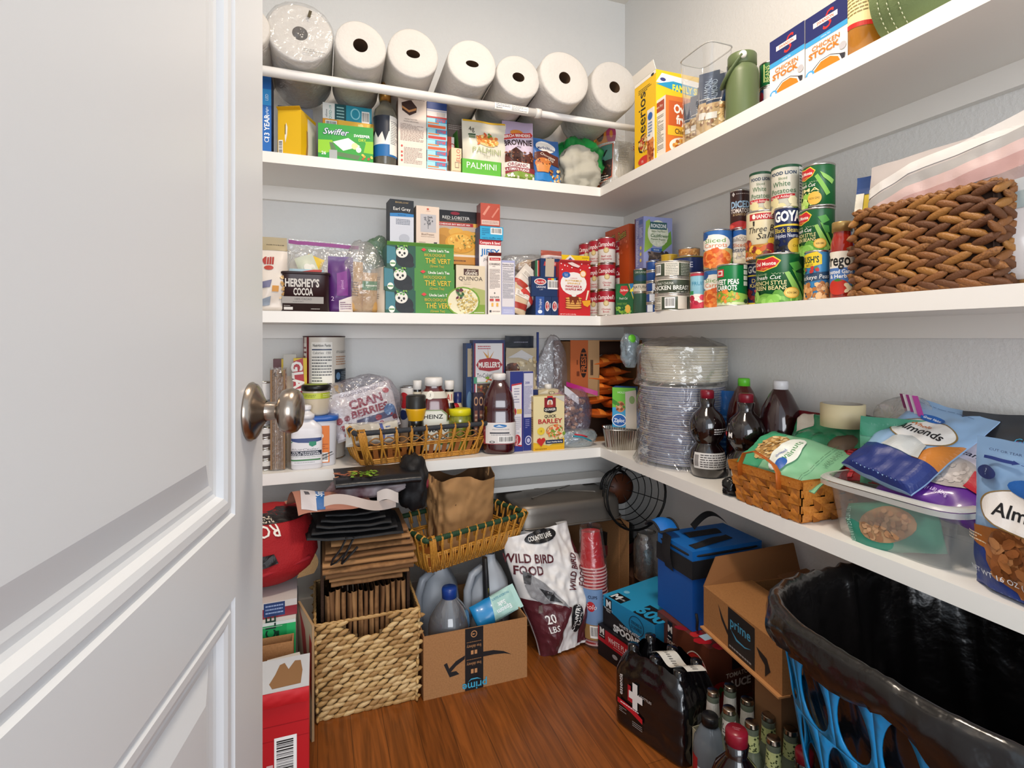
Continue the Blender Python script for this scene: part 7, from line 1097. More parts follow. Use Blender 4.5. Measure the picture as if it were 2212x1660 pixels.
# red carton at the lower left
RX0, RX1, RY, RZ = -.27, -.018, 1.262, .262
t = thing('red_carton', 'red carton with a barcode and a torn white top, next to the door', 'carton', (RX0, RY, 0)); w_ = RX1-RX0
b = MB(); b.box((0, 0, 0), (w_, .13, RZ), '#b8131c', c={'t': M('#c9cdd2', .6)}); b.obj('carton_body', t)
b = MB(); b.grid(lambda u, v: (w_*u, -.004-.003*math.sin(PI*v)+.002*nz3(u*14, v*4, 1), RZ-.03+.032*v), 40, 6, '#c21a22'); b.obj('torn_edge', t)
Pr(lambda u, v, q: (w_/2+u, -q, v), w_, RZ).run([('R', 0, .72, 1, .725, '#8f0e16'), ('R', 0, .60, 1, .603, '#8f0e16'), ('B', .72, .28, .90, .62, 1), ('R', .50, .0, .66, .22, '#d5d2ce'), ('L', .52, .02, .64, .2, 7, '#7a7a7a'), ('R', .78, .0, .90, .17, '#d5d2ce'), ('T', '%', .84, .09, .1, '#2a2a2a', {'b': .03}), ('L', .66, .1, .71, .5, 1, '#e8c0c0')]).mb.obj('side_print', t)
Pr(lambda u, v, q: (w_/2+u, v, RZ+q), w_, .13).run([('P', [(.70, .10), (.93, .12), (.94, .5), (.92, .82), (.87, .84), (.82, .6), (.78, .82), (.74, .78), (.71, .5), (.67, .25)], '#94704c'), ('P', [(.5, .3), (.6, .35), (.58, .1), (.5, 0)], '#8a8a86')]).mb.obj('top_print', t)
# cardboard flat leaning beside the basket
A = Vector((-.052, 1.60, 0)); Bq = Vector((-.014, 1.452, 0)); v = (Bq-A); t = thing('flat_carton', 'flattened carton with red and blue print wedged left of the straw basket', 'carton', A, math.atan2(v.y, v.x)); L_ = v.length
b = MB(); b.box((0, 0, 0), (L_, .006, .297), M('#a98a66', .8)); b.obj('carton_body', t)
Pr(lambda u, v_, q: (L_/2+u, -q, v_), L_, .297).run([('R', 0, 0, 1, 1, '#c9b8a0'), ('P', [(.1, .98), (.55, .86), (.8, .5), (.5, .55), (.2, .9)], '#a8242a'), ('P', [(.85, .9), (1, .85), (1, .35), (.8, .5)], '#a8242a'), ('R', .45, .2, .62, .52, '#3f5f9a'), ('R', .7, .15, .78, .45, '#3f5f9a')]).mb.obj('carton_print', t)
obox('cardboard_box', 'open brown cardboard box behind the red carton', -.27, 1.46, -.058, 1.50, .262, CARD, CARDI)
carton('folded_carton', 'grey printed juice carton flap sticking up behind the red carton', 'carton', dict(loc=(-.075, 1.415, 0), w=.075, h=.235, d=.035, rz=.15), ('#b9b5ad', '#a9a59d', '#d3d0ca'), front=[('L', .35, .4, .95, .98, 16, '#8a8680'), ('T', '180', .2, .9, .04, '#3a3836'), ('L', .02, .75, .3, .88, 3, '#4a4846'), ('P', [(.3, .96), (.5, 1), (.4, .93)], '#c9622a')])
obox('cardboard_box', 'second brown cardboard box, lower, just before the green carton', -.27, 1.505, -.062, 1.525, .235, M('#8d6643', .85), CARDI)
carton('recycled_bag_box', 'bright green carton printed sideways, under the rice bag', 'carton', dict(loc=(-.165, 1.53, 0), w=.22, h=.285, d=.2, rz=0), ('#1f9a55', '#d5d5d0', '#d9d9d4'), front=[('R', .9, 0, 1, 1, '#2bb065'), ('R', 0, .97, 1, 1, '#d9dcd6'), ('T', 'CYCLE', .72, .87, .09, '#14382a', {'rot': 90, 'b': .02}), ('L', .78, .8, .82, .95, 1, '#14382a'), ('R', .3, .955, .85, .96, '#b5c9b8')])
carton('ornament_box', 'white and dark red box between the green carton and the rice bag', 'box', dict(loc=(-.16, 1.55, .286), w=.215, h=.042, d=.18, rz=.03), ('#c9c2bd', '#7a1c26', '#cfcac6'), front=[('R', .55, 0, 1, .6, '#8a2430'), ('R', .62, .1, .86, .95, '#233a6a'), ('L', .64, .2, .84, .85, 3, '#8fa0c4'), ('R', 0, .0, .5, .3, '#7a2430')])
t = sack('rice_bag', 'big red rice bag with upside-down white lettering beside the door', 'bag', (-.17, 1.69, .329), .34, .25, .215, M('#a01018', .75, bump=.35, bs=260), seed=52, amp=.10, nu=50, nv=34, fr=1.3, fine=.015,
 ops=[('P', [(-.1, .92), (1.1, .86), (1.1, 1.0), (-.1, 1.0)], '#171213'), ('T', 'BASMATI', .56, .93, .07, '#cfc2b0', {'rot': 180, 'b': .02}), ('T', 'ROYAL', .50, .80, .15, '#e6dcd2', {'rot': 180, 'b': .02}), ('P', [(.42, .46), (.52, .42), (.62, .46), (.60, .54), (.50, .53), (.46, .58)], '#1c1414')])
b = MB(); b.grid(lambda u, v: (.115+.045*u+.012*math.sin(v*5), -.085+.02*u, .03+.14*v*(1-.3*u)), 4, 10, M('#b08a5c', .8, bump=.4, bs=300)); b.obj('burlap_side', t)
MB().tube([(-.12, -.128, .045), (-.02, -.135, .055), (.07, -.12, .075), (.13, -.10, .085), (.15, -.095, .09)], .006, M('#a01822', .8), 8).obj('stitched_seam', t)
# straw basket with handle notch
SB = [M('#b8925c', .5, bump=.2, bs=300), M('#c9a66e', .45, bump=.2, bs=300), M('#a8814e', .55, bump=.2, bs=300), M('#d3b37e', .45, bump=.2, bs=300)]
BX, BY0, BW2, BD2, BH2 = .132, 1.526, .262, .262, .262
hyacinth('straw_basket', 'pale woven straw basket with a cut-out handle, full of folded paper bags', (BX, BY0, 0), 0, BW2, BD2, BH2, 20, .0245, SB, M('#6e5432', .9), fl=.008, notch=(.062, .056, .058), rimr=.004, tiltk=1, seed=9)
MB().tube([(-.066, -.009, BH2), (0, -.010, BH2-.002), (.066, -.009, BH2)], .0035, SB[2], 6).obj('handle_bar', bpy.data.objects['straw_basket'])
for k, (x, lab) in enumerate(((.012, 'dark corrugated panel at the left inside the straw basket'), (.250, 'dark corrugated panel at the right inside the straw basket'))):
    solo(MB().box((x-.004, 1.575, .006), (x+.004, 1.77, .40+.05*k), M('#3b2618', .9, bump=.6, bs=160)), 'corrugated_panel', lab, 'panel')
rr = random.Random(8); n = 15
for k in range(n):
    x = .024+k*.0152; hgt = .318+rr.uniform(-.012, .006)
    t = MB(); lean = rr.uniform(-.004, .004); wv = rr.uniform(0, 6)
    def fn(u, v, x=x, wv=wv, lean=lean):
        if u < .45: q = u/.45; return (x-.0055, 1.745-.165*q+.01*math.sin(v*3+wv), .01+(hgt-.01)*v)
        if u < .55: a = PI*(u-.45)/.1; return (x-.0055*math.cos(a)+lean*v+.002*math.sin(v*9+wv), 1.58-.0055*math.sin(a)*1.3+.004*nz3(v*8, wv, 0), .01+(hgt-.01)*v)
        q = (u-.55)/.45; return (x+.0055, 1.58+.165*q, .01+(hgt-.01)*v)
    t.grid(fn, 40, 14, KR[k % 3])
    solo(t, 'folded_paper_bag', 'brown paper bag folded flat, standing on edge in the straw basket', 'paper bag', 'paper bags standing in the straw basket')
# bags lying across
zz = .332
for k in range(9):
    th_ = [.014, .012, .016, .013, .015, .013, .012, .014, .012][k]; x0 = [.035, .030, .02, .012, .012, .018, .02, .035, .05][k]; x1 = [.232, .25, .262, .27, .262, .268, .262, .255, .25][k]; yf = [1.575, 1.57, 1.56, 1.545, 1.553, 1.556, 1.565, 1.575, 1.585][k]; rz = [3, -2, 2, -1, 1, 0, -2, 2, 1][k]
    b = MB()
    def fn(u, v, x0=x0, x1=x1, th_=th_, k=k, yf=yf):
        X = x0+(x1-x0)*u; s_ = .0025*nz3(u*5, k*2.3, v*4)
        if v < .42: q = v/.42; return (X, yf+.19*(1-q), s_+.001)
        if v < .58: a = PI*(v-.42)/.16; return (X, yf-.006*math.sin(a), th_*.45-(th_*.45-.001)*math.cos(a)+s_)
        q = (v-.58)/.42; return (X, yf+.19*q, th_*.9+s_+.002*q)
    b.grid(fn, 24, 30, KR[(k*2) % 3])
    for e in (.25, .5, .75): b.grid(lambda u, v: (x0+.004+(x1-x0-.008)*u, yf+.004+.17*v, th_*.9*e+.0015*nz3(u*6, k+e, 0)), 14, 2, KR[(k+1) % 3])
    o = solo(b, 'folded_paper_bag', ['lowest flat brown paper bag lying across the upright ones', 'second lowest flat brown paper bag across the upright ones', 'third flat brown paper bag from the bottom of the pile', 'widest flat brown paper bag, its fold jutting to the right', 'fifth flat brown paper bag of the pile, creased middle', 'sixth flat brown paper bag of the pile over the straw basket', 'seventh flat brown paper bag, just below the handled one', 'second highest flat brown paper bag, under the black totes', 'topmost flat brown paper bag, directly under the black totes'][k], 'paper bag', 'paper bags lying on the straw basket')
    o.location = (0, 0, zz); zz += th_*.92+.0035
o = None
BK = M('#121215', .6, bump=.3, bs=500); 
for k in range(5):
    b = MB(); x0, x1 = -.045+.012*k, .215-.016*k; yf = 1.545+.008*k
    b.grid(lambda u, v: (x0+(x1-x0)*u+.02*math.sin(v*2), yf-.012*math.sin(PI*u)+.20*abs(2*v-1), .0045+.0045*math.copysign(1, v-.5)*min(1, abs(2*v-1)*8)+.004*nz3(u*5, v*3, k)+.020*(1-u)**2*0), 24, 24, BK)
    o = solo(b, 'folded_tote_bag', ['lowest', 'second', 'third', 'fourth', 'topmost'][k]+' folded black tote of the stack over the brown paper bags', 'tote bag', 'folded black tote bags'); o.location = (0, 0, zz+.0135*k); o.rotation_euler = (0, .03, 0)
t = bpy.data.objects['folded_tote_bag']
b = MB()
for q in (0, .02): b.tube([(.075+q, 1.54, .008), (.06+q, 1.53, -.02), (.04+q*1.3, 1.528, -.045), (.035+q*1.4, 1.53, -.06), (.05+q, 1.532, -.055), (.085+q, 1.536, -.02)], .0045, BK, 6, flat=.35)
b.obj('hanging_strap', t)
zt = zz+.072
def cloth(name, label, fn, nu, nv, m, cat='tote bag', parts=None):
    b = MB(); b.grid(fn, nu, nv, m); o = solo(b, name, label, cat); return o
SK = M('#a8705c', .6, bump=.2, bs=60)
t = thing('printed_tote', 'folded tote with a tan photo print and a blue and white lettered band', 'tote bag', (.02, 1.66, zt), .15)
b = MB(); b.grid(lambda u, v: (-.085+.20*u-.02*v, -.10+.16*v+.01*math.sin(u*6), .004+.048*math.sin(PI*min(1, v*1.2))*(1-.6*u)+.006*nz3(u*4, v*4, 3)), 24, 18, SK); b.obj('tote_body', t)
Pr(lambda u, v, q: (-.085+.20*((u+.05)/.1)-.02*(v/.1), -.10+.16*(v/.1)+.01*math.sin(((u+.05)/.1)*6), .004+.048*math.sin(PI*min(1, v/.1*1.2))*(1-.6*((u+.05)/.1))+.006*nz3(((u+.05)/.1)*4, v/.1*4, 3)+q), .1, .1, True, .002, L=.006).run([('P', [(.05, .05), (.25, .0), (.45, .95), (.2, .98)], '#c9c2c4'), ('P', [(.25, .02), (.36, .02), (.5, .8), (.38, .9)], '#1f5f9e'), ('T', 'Sprague', .36, .42, .09, '#dfe6ee', {'rot': 78, 'b': .02}), ('L', .15, .2, .22, .7, 2, '#3a3a44')]).mb.obj('tote_print', t)
b = MB(); b.grid(lambda u, v: (-.02+.20*u, -.118+.012*math.cos(u*7)+.03*v*0, .012+.028*v+.015*math.sin(u*5+.6)-.012*u), 24, 3, M('#c9b9ae', .7)); b.obj('white_strap', t)
t = thing('printed_tote', 'black tote folded into a roll, with a parsley and grilled food photo', 'tote bag', (.15, 1.68, zt+.052), .02)
b = MB(); b.grid(lambda u, v: (-.105+.24*u, -.115+.17*abs(2*v-1)-.006, .016+.014*math.copysign(1, v-.5)*min(1, abs(2*v-1)*7)+.003*nz3(u*5, v*4, 2)), 30, 24, M('#14151a', .35, bump=.2, bs=60)); b.obj('tote_body', t)
Pr(lambda u, v, q: (-.105+.12*((u+.05)/.1), -.115+.006+.10*(v/.1), .0325+q+.003*nz3(((u+.05)/.1)*2.5, 2+v*10, 2)), .1, .1, True, .0015, L=.006).run([('S', 0, .35, .55, .9, 30, .006, ['#b5623a', '#d98a54', '#8a4426']), ('S', .35, .08, 1.0, .75, 90, .004, ['#5f9a1e', '#8fc22e', '#3f7a14', '#a8d84a'], 6)]).mb.obj('tote_print', t)
t = sack('printed_tote', 'dark red and white tote squeezed under the black roll', 'tote bag', (.14, 1.68, zt+.006), .22, .15, .050, M('#5a1a26', .6, vary='#b9b0b4', bs=14, bump=.2), seed=61, amp=.15)
cloth('white_handle', 'white webbing handle hanging out over the black totes', lambda u, v: (.16+.06*u, 1.575-.012*math.sin(u*3)-.004, zt+.012+.03*v+.01*math.sin(u*4)), 10, 3, M('#cfc6bf', .7), 'strap')
t = sack('black_bag', 'black bag draped down at the right of the tote pile', 'bag', (.282, 1.70, zt-.055), .085, .15, .165, M('#101013', .65, bump=.3, bs=60), seed=63, amp=.28, fr=1.9)
sack('folded_tote_bag', 'pink red folded cloth peeking out right of the tote pile', 'tote bag', (.315, 1.76, zt-.02), .06, .05, .05, M('#8a2f3f', .7), seed=64, amp=.2)
# delivery box
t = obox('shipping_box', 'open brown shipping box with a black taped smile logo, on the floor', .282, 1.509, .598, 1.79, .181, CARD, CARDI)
wv = .316
Pr(lambda u, v, q: (wv/2+u, -q, v), wv, .181).run([('P', [(.385, 0), (.56, 0), (.56, 1), (.385, 1)], '#17181b'), ('P', [(.185, .50), (.24, .28), (.33, .30), (.30, .36), (.25, .36), (.30, .44), (.38, .52), (.385, .58), (.30, .52), (.235, .42), (.215, .52)], '#1c1d20'), ('P', [(.56, .58), (.66, .57), (.76, .52), (.84, .44), (.77, .48), (.66, .50), (.56, .50)], '#1c1d20'),
 ('O', .47, .90, .030, .055, .25, '#b9865a'), ('P', [(.455, .885), (.485, .90), (.455, .915)], '#b9865a'), ('T', 'free delivery', .47, .70, .055, '#b9865a', {'rot': 180, 'w': .14}), ('L', .40, .76, .54, .79, 1, '#8a6444'), ('R', .44, .575, .465, .64, '#b9865a'), ('R', .475, .575, .50, .64, '#b9865a'), ('T', 'free delivery', .47, .42, .055, '#b9865a', {'rot': 180, 'w': .14}), ('L', .40, .48, .54, .51, 1, '#8a6444'), ('R', .44, .27, .465, .34, '#b9865a'), ('R', .475, .27, .50, .34, '#b9865a'), ('T', 'prime', .475, .06, .13, '#3f9fc0', {'rot': 180, 'b': .02}), ('P', [(.41, .14), (.44, .19), (.50, .19), (.54, .15), (.50, .17), (.44, .17)], '#3f9fc0')]).mb.obj('box_print', t)
PL = M('#c3cdd6', .08, tr=.8, ior=1.2, spec=.6)
p = cyl(925, 1016, 1268, .004, Y=1.585); r = p['r']; H = .272
bottle('plastic_bottle', 'large empty clear plastic bottle with a blue cap in the shipping box', 'bottle', p['loc'], [(0, .01), (r*.8, 0), (r, .015), (r, H*.30), (r*.96, H*.34), (r, H*.38), (r, H*.60), (r*.92, H*.70), (r*.66, H*.80), (r*.34, H*.885), (r*.30, H*.90)], FILM('#a8aeb8', .18, .35, .05, .15, 12), [(r*.30, H*.885), (r*.36, H*.89), (r*.37, H*.98), (r*.33, H), (0, H)], M('#173a86', .3), None, rz=p['rz'])
def jug(lab, px0, px1, pt, Y, zb=.004, rz=0):
    p = cyl(px0, px1, pt, zb, Y=Y); r = p['r']; H = p['h']
    t = thing('milk_jug', lab, 'jug', p['loc'], p['rz']+rz)
    m = M('#aeb4bc', .35, tr=.25)
    MB().lathe([(0, .004), (r*.9, 0), (r, .01), (r, H*.55), (r*.92, H*.68), (r*.62, H*.82), (r*.34, H*.92), (r*.28, H)], m, 36, sup=4).obj('jug_body', t)
    MB().tube([(-r*.35, -r*.55, H*.90), (-r*.8, -r*.8, H*.84), (-r*1.02, -r*.88, H*.68), (-r*1.02, -r*.88, H*.50), (-r*.9, -r*.82, H*.42)], .013, m, 10).obj('handle', t); return t, r, H
t, r, H = jug('translucent milk jug with a handle at the right in the shipping box', 1012, 1100, 1212, 1.705)
Pr(lambda u, v, q: (r*.35+u, -r*1.02-q, H*.28+v), .05, .07).run([('R', 0, 0, 1, 1, '#c9ccd0'), ('L', .1, .1, .9, .6, 5, '#6a6e74'), ('R', .1, .7, .3, .9, '#2a2a2c'), ('R', .36, .7, .56, .9, '#2a2a2c'), ('R', .62, .7, .88, .9, '#2a2a2c')]).mb.obj('sticker', t)
jug('second milk jug at the back, under the small wicker basket', 905, 992, 1222, 1.735)
t = thing('pruning_tool', 'black folded tool with yellow accents standing in the shipping box', 'tool', (W(1048, 0, Y=1.64).x, 1.628, .004), 0)
b = MB(); hT = W(1048, 1208, Y=1.63).z; b.tube([(.006, 0, 0), (.002, 0, hT*.5), (-.002, 0, hT*.8), (-.004, .004, hT)], [.017, .0175, .016, .013], M('#17171a', .5), 12, flat=.6); b.obj('tool_body', t)
MB().tube([(-.010, -.011, hT*.60), (.008, -.012, hT*.50)], .0022, M('#c9c21e', .4), 6).obj('yellow_stripe', t)
MB().tube([(.002, -.0115, hT*.72), (.002, -.0115, hT*.62)], .0042, M('#c9c21e', .4), 8, flat=.3).obj('yellow_badge', t)
B = Vector((W(1022, 1350, Y=1.60).x, 1.59, .172)); T = Vector((W(1118, 1330, Y=1.60).x, 1.60, .208))
pouchL('salt_pouch', 'blue and pale green epsom salt pouch lying in the shipping box', B-Vector((0, 0, .012)), T, .075, .035, '#1f86c4', [('P', [(0, .45), (1, .35), (1, 1), (0, 1)], '#a8cfc8'), ('T', 'Epsom', .75, .62, .09, '#eef4f8', {'rot': -90, 'b': .03}), ('T', 'Salt', .5, .62, .09, '#eef4f8', {'rot': -90, 'b': .03}), ('T', 'MAGNESIUM SULFATE', .22, .65, .05, '#3f8aa8', {'rot': -90, 'sx': .6})], N=(-.2, -.8, .6), seed=140, wr=.006)
# paper bag and small wicker basket with green rim
GRM = M('#1f3f26', .6, bump=.4, bs=300)
P0 = Vector((.300, 1.585, .325)); P1 = Vector((.650, 1.715, .325)); v = P1-P0
rattan('wicker_basket', 'small honey wicker basket with a dark green rim, holding a paper bag', ((P0.x+P1.x)/2, (P0.y+P1.y)/2, .325), math.atan2(v.y, v.x), v.length*.90, .19, .108, .028, GRM, 0, 0, False, dens=1.6)
PB = M('#a37a4d', .8, bump=.25, bs=16); mid = W(985, 1100, Y=1.80)
t = thing('paper_bag', 'crumpled open kraft paper bag standing in the green rimmed wicker basket', 'paper bag', (mid.x+.01, 1.775, .335), .35)
def pb(u, v, k=1, inn=0):
    a = 2*PI*u; q = sq(a, 7); w2, d2 = .098*(1+.10*v), .062*(1+.15*v)
    n = .012*nz3(math.cos(a)*2.5, math.sin(a)*2.5, v*4)+.006*nz3(math.cos(a)*7, math.sin(a)*7, v*9)
    top = .235+.016*math.sin(a*3+1)+.012*math.cos(a*2)
    return ((w2-inn)*q*math.cos(a)+n, (d2-inn)*q*math.sin(a)+n, top*v)
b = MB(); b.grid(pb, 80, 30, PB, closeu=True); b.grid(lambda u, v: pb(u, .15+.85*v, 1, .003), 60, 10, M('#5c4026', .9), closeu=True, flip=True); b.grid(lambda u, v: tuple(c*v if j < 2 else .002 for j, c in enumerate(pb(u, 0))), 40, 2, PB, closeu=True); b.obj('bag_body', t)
# ================================================================ floor, middle
o = solo(MB().box((.52, 1.93, .44), (1.135, 2.03, .46), SHELF), 'shelf_board', 'loose short white shelf board lying on top of the roasting pan', 'board'); bevel(o, .001, 1)
# open carton the pan rests on
t = thing('tall_carton', 'large open fronted carton in the corner under the roasting pan', 'carton', (.635, 1.775, 0)); b = MB(); w_ = 1.085-.635; GCB = M('#8d8a88', .7)
b.box((0, 0, 0), (.004, .255, .352), GCB); b.box((w_-.004, 0, 0), (w_, .255, .352), CARD); b.box((0, .251, 0), (w_, .255, .352), CARDI); b.box((0, 0, .348), (w_, .255, .352), CARD); b.box((0, 0, 0), (w_, .255, .004), CARDI); b.obj('carton_body', t)
MB().box((0, -.07, 0), (.003, 0, .345), GCB, T=Matrix.Rotation(math.radians(8), 4, 'Z')).obj('side_flap', t); MB().box((w_-.003, -.075, .002), (w_, 0, .345), CARD, T=Matrix.Rotation(math.radians(2), 4, 'Z')).obj('side_flap', t)
# roasting pan
t = thing('roasting_pan', 'dark grey metal roasting pan turned upside down on the tall carton', 'pan', (.872, 1.892, .353)); PN = M('#77716a', .42, .75, bump=.05, bs=300)
def rrect(a, hx_, hy_, rc):
    q = sq(a, 8); return (hx_*q*math.cos(a), hy_*q*math.sin(a))
prof = [(1.0, 0), (1.0, .004), (.985, .008), (.975, .05), (.955, .068), (.92, .078), (.86, .082), (.60, .084), (.58, .088), (.0, .088)]
b = MB()
def fn(u, v):
    j = int(round(v*(len(prof)-1))); k, z = prof[j]; x, y = rrect(2*PI*u, .214, .150, 0); inset = (1-k)*.15
    if k < .8: return (x*k/.975, y*k/.975, z)
    return (x*(1-(1-k)*.7), y*(1-(1-k)*1.0), z)
b.grid(fn, 96, len(prof)-1, PN, closeu=True); b.obj('pan_body', t)
MB().tube([(*rrect(2*PI*i/80, .217, .153, 0), .003) for i in range(80)], .004, PN, 8, closed=True).obj('rolled_rim', t)
MB().box((-.15, -.004, .0865), (.15, .004, .0895), PN, T=Matrix.Rotation(.5, 4, 'Z')).obj('embossed_rib', t); MB().box((-.15, -.004, .0865), (.15, .004, .0895), PN, T=Matrix.Rotation(-.5, 4, 'Z')).obj('embossed_rib', t)
# bird food bag
WB = M('#dedbd8', .38, bump=.25, bs=18)
t = thing('bird_food_bag', 'half-empty white and maroon bird food bag slumped against the tall carton', 'bag', (.765, 1.605, .002), .03); t.rotation_euler = (math.radians(-16), math.radians(-5), .10)
bw_, bh_, bt_ = .262, .385, .13
def SBF(u, v, q=0, sg=-1):
    U, V = u/bw_, max(0, min(1, v/bh_)); nar = .66+.34*min(1, V/.45) if V < .45 else 1-.10*(V-.45)
    e = max(0, 1-abs(2*U)**2.6)**.55; th_ = bt_*.5*(.35+.65*min(1, V/.2))*(1 if V < .6 else 1-.45*(V-.6)/.4)
    n = .022*nz3(U*3+1, V*4, 2)+.014*abs(nz3(U*7, V*8, 5))+.005*nz3(U*16, V*18, 1)
    return (u*nar+.015*math.sin(V*5), sg*(th_*e+q+.004)+n*(.3+.7*e)+.0, v)
b = MB(); b.grid(lambda u, v: SBF((u-.5)*bw_, v*bh_), 60, 84, WB); b.grid(lambda u, v: SBF((u-.5)*bw_, v*bh_, 0, 1), 30, 40, WB, flip=True)
for s_ in (-.5, .5): b.grid(lambda u, v: Vector(SBF(s_*bw_, v*bh_)).lerp(Vector(SBF(s_*bw_, v*bh_, 0, 1)), u), 1, 40, WB)
b.grid(lambda u, v: Vector(SBF((u-.5)*bw_, 0)).lerp(Vector(SBF((u-.5)*bw_, 0, 0, 1)), v), 30, 1, WB); b.obj('bag_body', t)
MR = '#57232a'
Pr(lambda u, v, q: SBF(u, v, q), bw_, bh_, True, .002, L=.007, st=.0003).run([('P', [(0, .0), (.30, .0), (.42, .22), (.55, .34), (.0, .50)], MR), ('P', [(.72, .02), (1, .02), (1, .30), (.82, .34), (.70, .15)], MR), ('P', [(.90, .74), (1, .70), (1, .90)], MR), ('E', .48, .95, .24, .055, '#17171a'), ('T', 'COUNTRY LANE', .46, .95, .04, '#e6e4e0', {'w': .34, 'b': .03}),
 ('T', 'WILD BIRD', .24, .80, .075, MR, {'b': .03, 'sx': .8, 'rot': -14, 'w': .62}), ('T', 'FOOD', .18, .71, .075, MR, {'b': .03, 'sx': .8, 'rot': -14}), ('T', 'WILD BIRD', .74, .60, .06, MR, {'b': .03, 'rot': 62, 'sx': .8}), ('T', 'FOOD', .84, .55, .06, MR, {'b': .03, 'rot': 62, 'sx': .8}),
 ('P', [(.06, .60), (.16, .68), (.30, .58), (.44, .42), (.50, .34), (.36, .42), (.22, .42), (.08, .50)], '#8a8a8c'), ('P', [(.20, .56), (.34, .50), (.42, .40), (.28, .44)], '#2a2a2c'), ('P', [(.06, .62), (.10, .72), (.18, .68), (.12, .60)], '#4a4a4c'), ('E', .13, .665, .03, .012, '#16161a'), ('P', [(.14, .42), (.10, .36), (.16, .36), (.18, .42)], '#6a5a54'),
 ('T', '20', .22, .30, .07, '#e6e2de', {'b': .02}), ('T', 'LBS', .22, .22, .05, '#e6e2de', {'b': .02}), ('E', .62, .24, .12, .11, '#17171a'), ('T', 'COUNTRY', .60, .25, .04, '#e6e4e0', {'rot': 68, 'b': .03, 'sx': .8}), ('T', 'LANE', .67, .23, .04, '#e6e4e0', {'rot': 68, 'b': .03, 'sx': .8})]).mb.obj('bag_print', t)
# inverted cup stack
rr = random.Random(2); cxp, cyp = .889, 1.603
RC = M('#b3121c', .25, coat=.4); cup_prof = [(.031, .118), (.0325, .119), (.034, .100), (.0405, .030), (.0435, .006), (.0455, .003), (.0455, 0), (.043, .001), (.040, .03), (.0315, .1165), (0, .1165)]
def mkcup():
    t = thing('plastic_cup', 'red plastic cup with a white rim, upside down in the tall nested stack', 'cup', (0, 0, 0), 0, 'nested red plastic cups')
    MB().lathe(cup_prof[1:6]+[(.0445, .0045)], RC, 28).lathe([(0, .118), (.0325, .119)], RC, 28).obj('cup_body', t); MB().lathe([(.0440, .0055), (.0462, .0045), (.0465, .0015), (.044, 0), (.0425, .001)], M('#d9b0ae', .4), 28).obj('white_rim', t); return t
c0 = mkcup(); N = 24
for k in range(N):
    c = c0 if k == 0 else copy_tree(c0)
    zc = .004+k*.0105; lean = .22; c.location = (cxp+.002*math.sin(k), cyp+zc*lean*.5, zc); c.rotation_euler = (-lean*.5, 0, 0)
b = MB().grid(lambda u, v: (cxp+(.050-.012*max(0, v-.65)*2.6)*math.cos(2*PI*u)*(1+.05*nz3(u*6, v*8, 0)), cyp+.11*.375*v+(.050-.012*max(0, v-.65)*2.6)*math.sin(2*PI*u), .001+.378*v), 48, 26, FILM('#ffffff', .02, .16, .1, .5, 24), closeu=True)
t = solo(b, 'plastic_sleeve', 'clear plastic sleeve around the nested red cups', 'sleeve')
Pr(lambda u, v, q: (cxp+(.0515+q)*math.sin(u/.0515-.6), cyp+.11*(.03+v)/1-(.0515+q)*math.cos(u/.0515-.6), .03+v), .07, .16, True).run([('R', 0, .12, 1, 1, '#6f8fb8'), ('R', 0, 0, 1, .3, '#9a7a4a'), ('B', .3, .04, .8, .28), ('E', .4, .66, .2, .1, '#b5242c'), ('T', 'Solo', .4, .66, .1, '#e9dfe0', {'sl': .2}), ('T', 'CUPS', .5, .85, .06, '#1c2a4a', {'b': .03})]).mb.obj('cup_label', t)
# corner: low box, pot, jar, wire bowl
carton('low_box', 'dark brown low box in the corner under the glass jar', 'box', dict(loc=(1.175, 1.70, 0), w=.17, h=.145, d=.30, rz=0), ('#5a3826', '#4a2e20'))
t = thing('saucepan', 'dark pot behind the wire bowl in the corner', 'pot', (1.14, 1.93, .146)); MB().lathe([(0, 0), (.075, 0), (.085, .01), (.09, .11), (.093, .112), (.087, .112), (.08, .01), (0, .008)], M('#1a1716', .35), 32).obj('pot_body', t); MB().lathe([(.0905, .02), (.092, .05), (.0915, .06)], M('#5a1a18', .4), 32).obj('red_band', t)
p = cyl(1368, 1425, 1148, .146, X=1.135); r = p['r']; H = W(1395, 1148, X=1.135).z-.146
bottle('glass_jar', 'clear glass canning jar in the corner beside the blue cooler', 'jar', p['loc'], [(0, .004), (r*.85, 0), (r, .012), (r, H*.74), (r*.92, H*.84), (r*.76, H*.90), (r*.76, H), (r*.72, H), (r*.72, H*.90), (r*.88, H*.83), (r*.95, H*.73), (r*.95, .012), (0, .010)], FILM('#d0c8c0', .10, .45, .05, .2, 30), rz=p['rz'])
P1 = W(1376, 1070, D=1.985); P0 = W(1340, 1056, D=2.09); ax = (P1-P0).normalized(); up = Vector((0, 0, 1)); e1 = ax.cross(up).normalized(); e2 = e1.cross(ax)
t = thing('wire_bowl', 'black wire fruit bowl with a wooden base disc propped in the corner', 'bowl', P0); IW = M('#101010', .4, .3); DEP = (P1-P0).length
def rg(r, d, n=40): return [ax*d+e1*(r*math.cos(2*PI*i/n))+e2*(r*math.sin(2*PI*i/n)) for i in range(n)]
b = MB()
RG = [(.058, 0), (.078, DEP*.10), (.096, DEP*.25), (.110, DEP*.45), (.121, DEP*.70)]
for r_, d_ in RG: b.tube(rg(r_, d_), .0018, IW, 5, closed=True)
for k in range(8):
    a = 2*PI*k/8+.3; b.tube([ax*d_+e1*(r_*math.cos(a))+e2*(r_*math.sin(a)) for r_, d_ in [(.0, 0)]+RG+[(.128, DEP)]], .0018, IW, 5)
b.obj('wire_ribs', t); MB().tube(rg(.128, DEP), .0045, IW, 8, closed=True).obj('thick_rim', t)
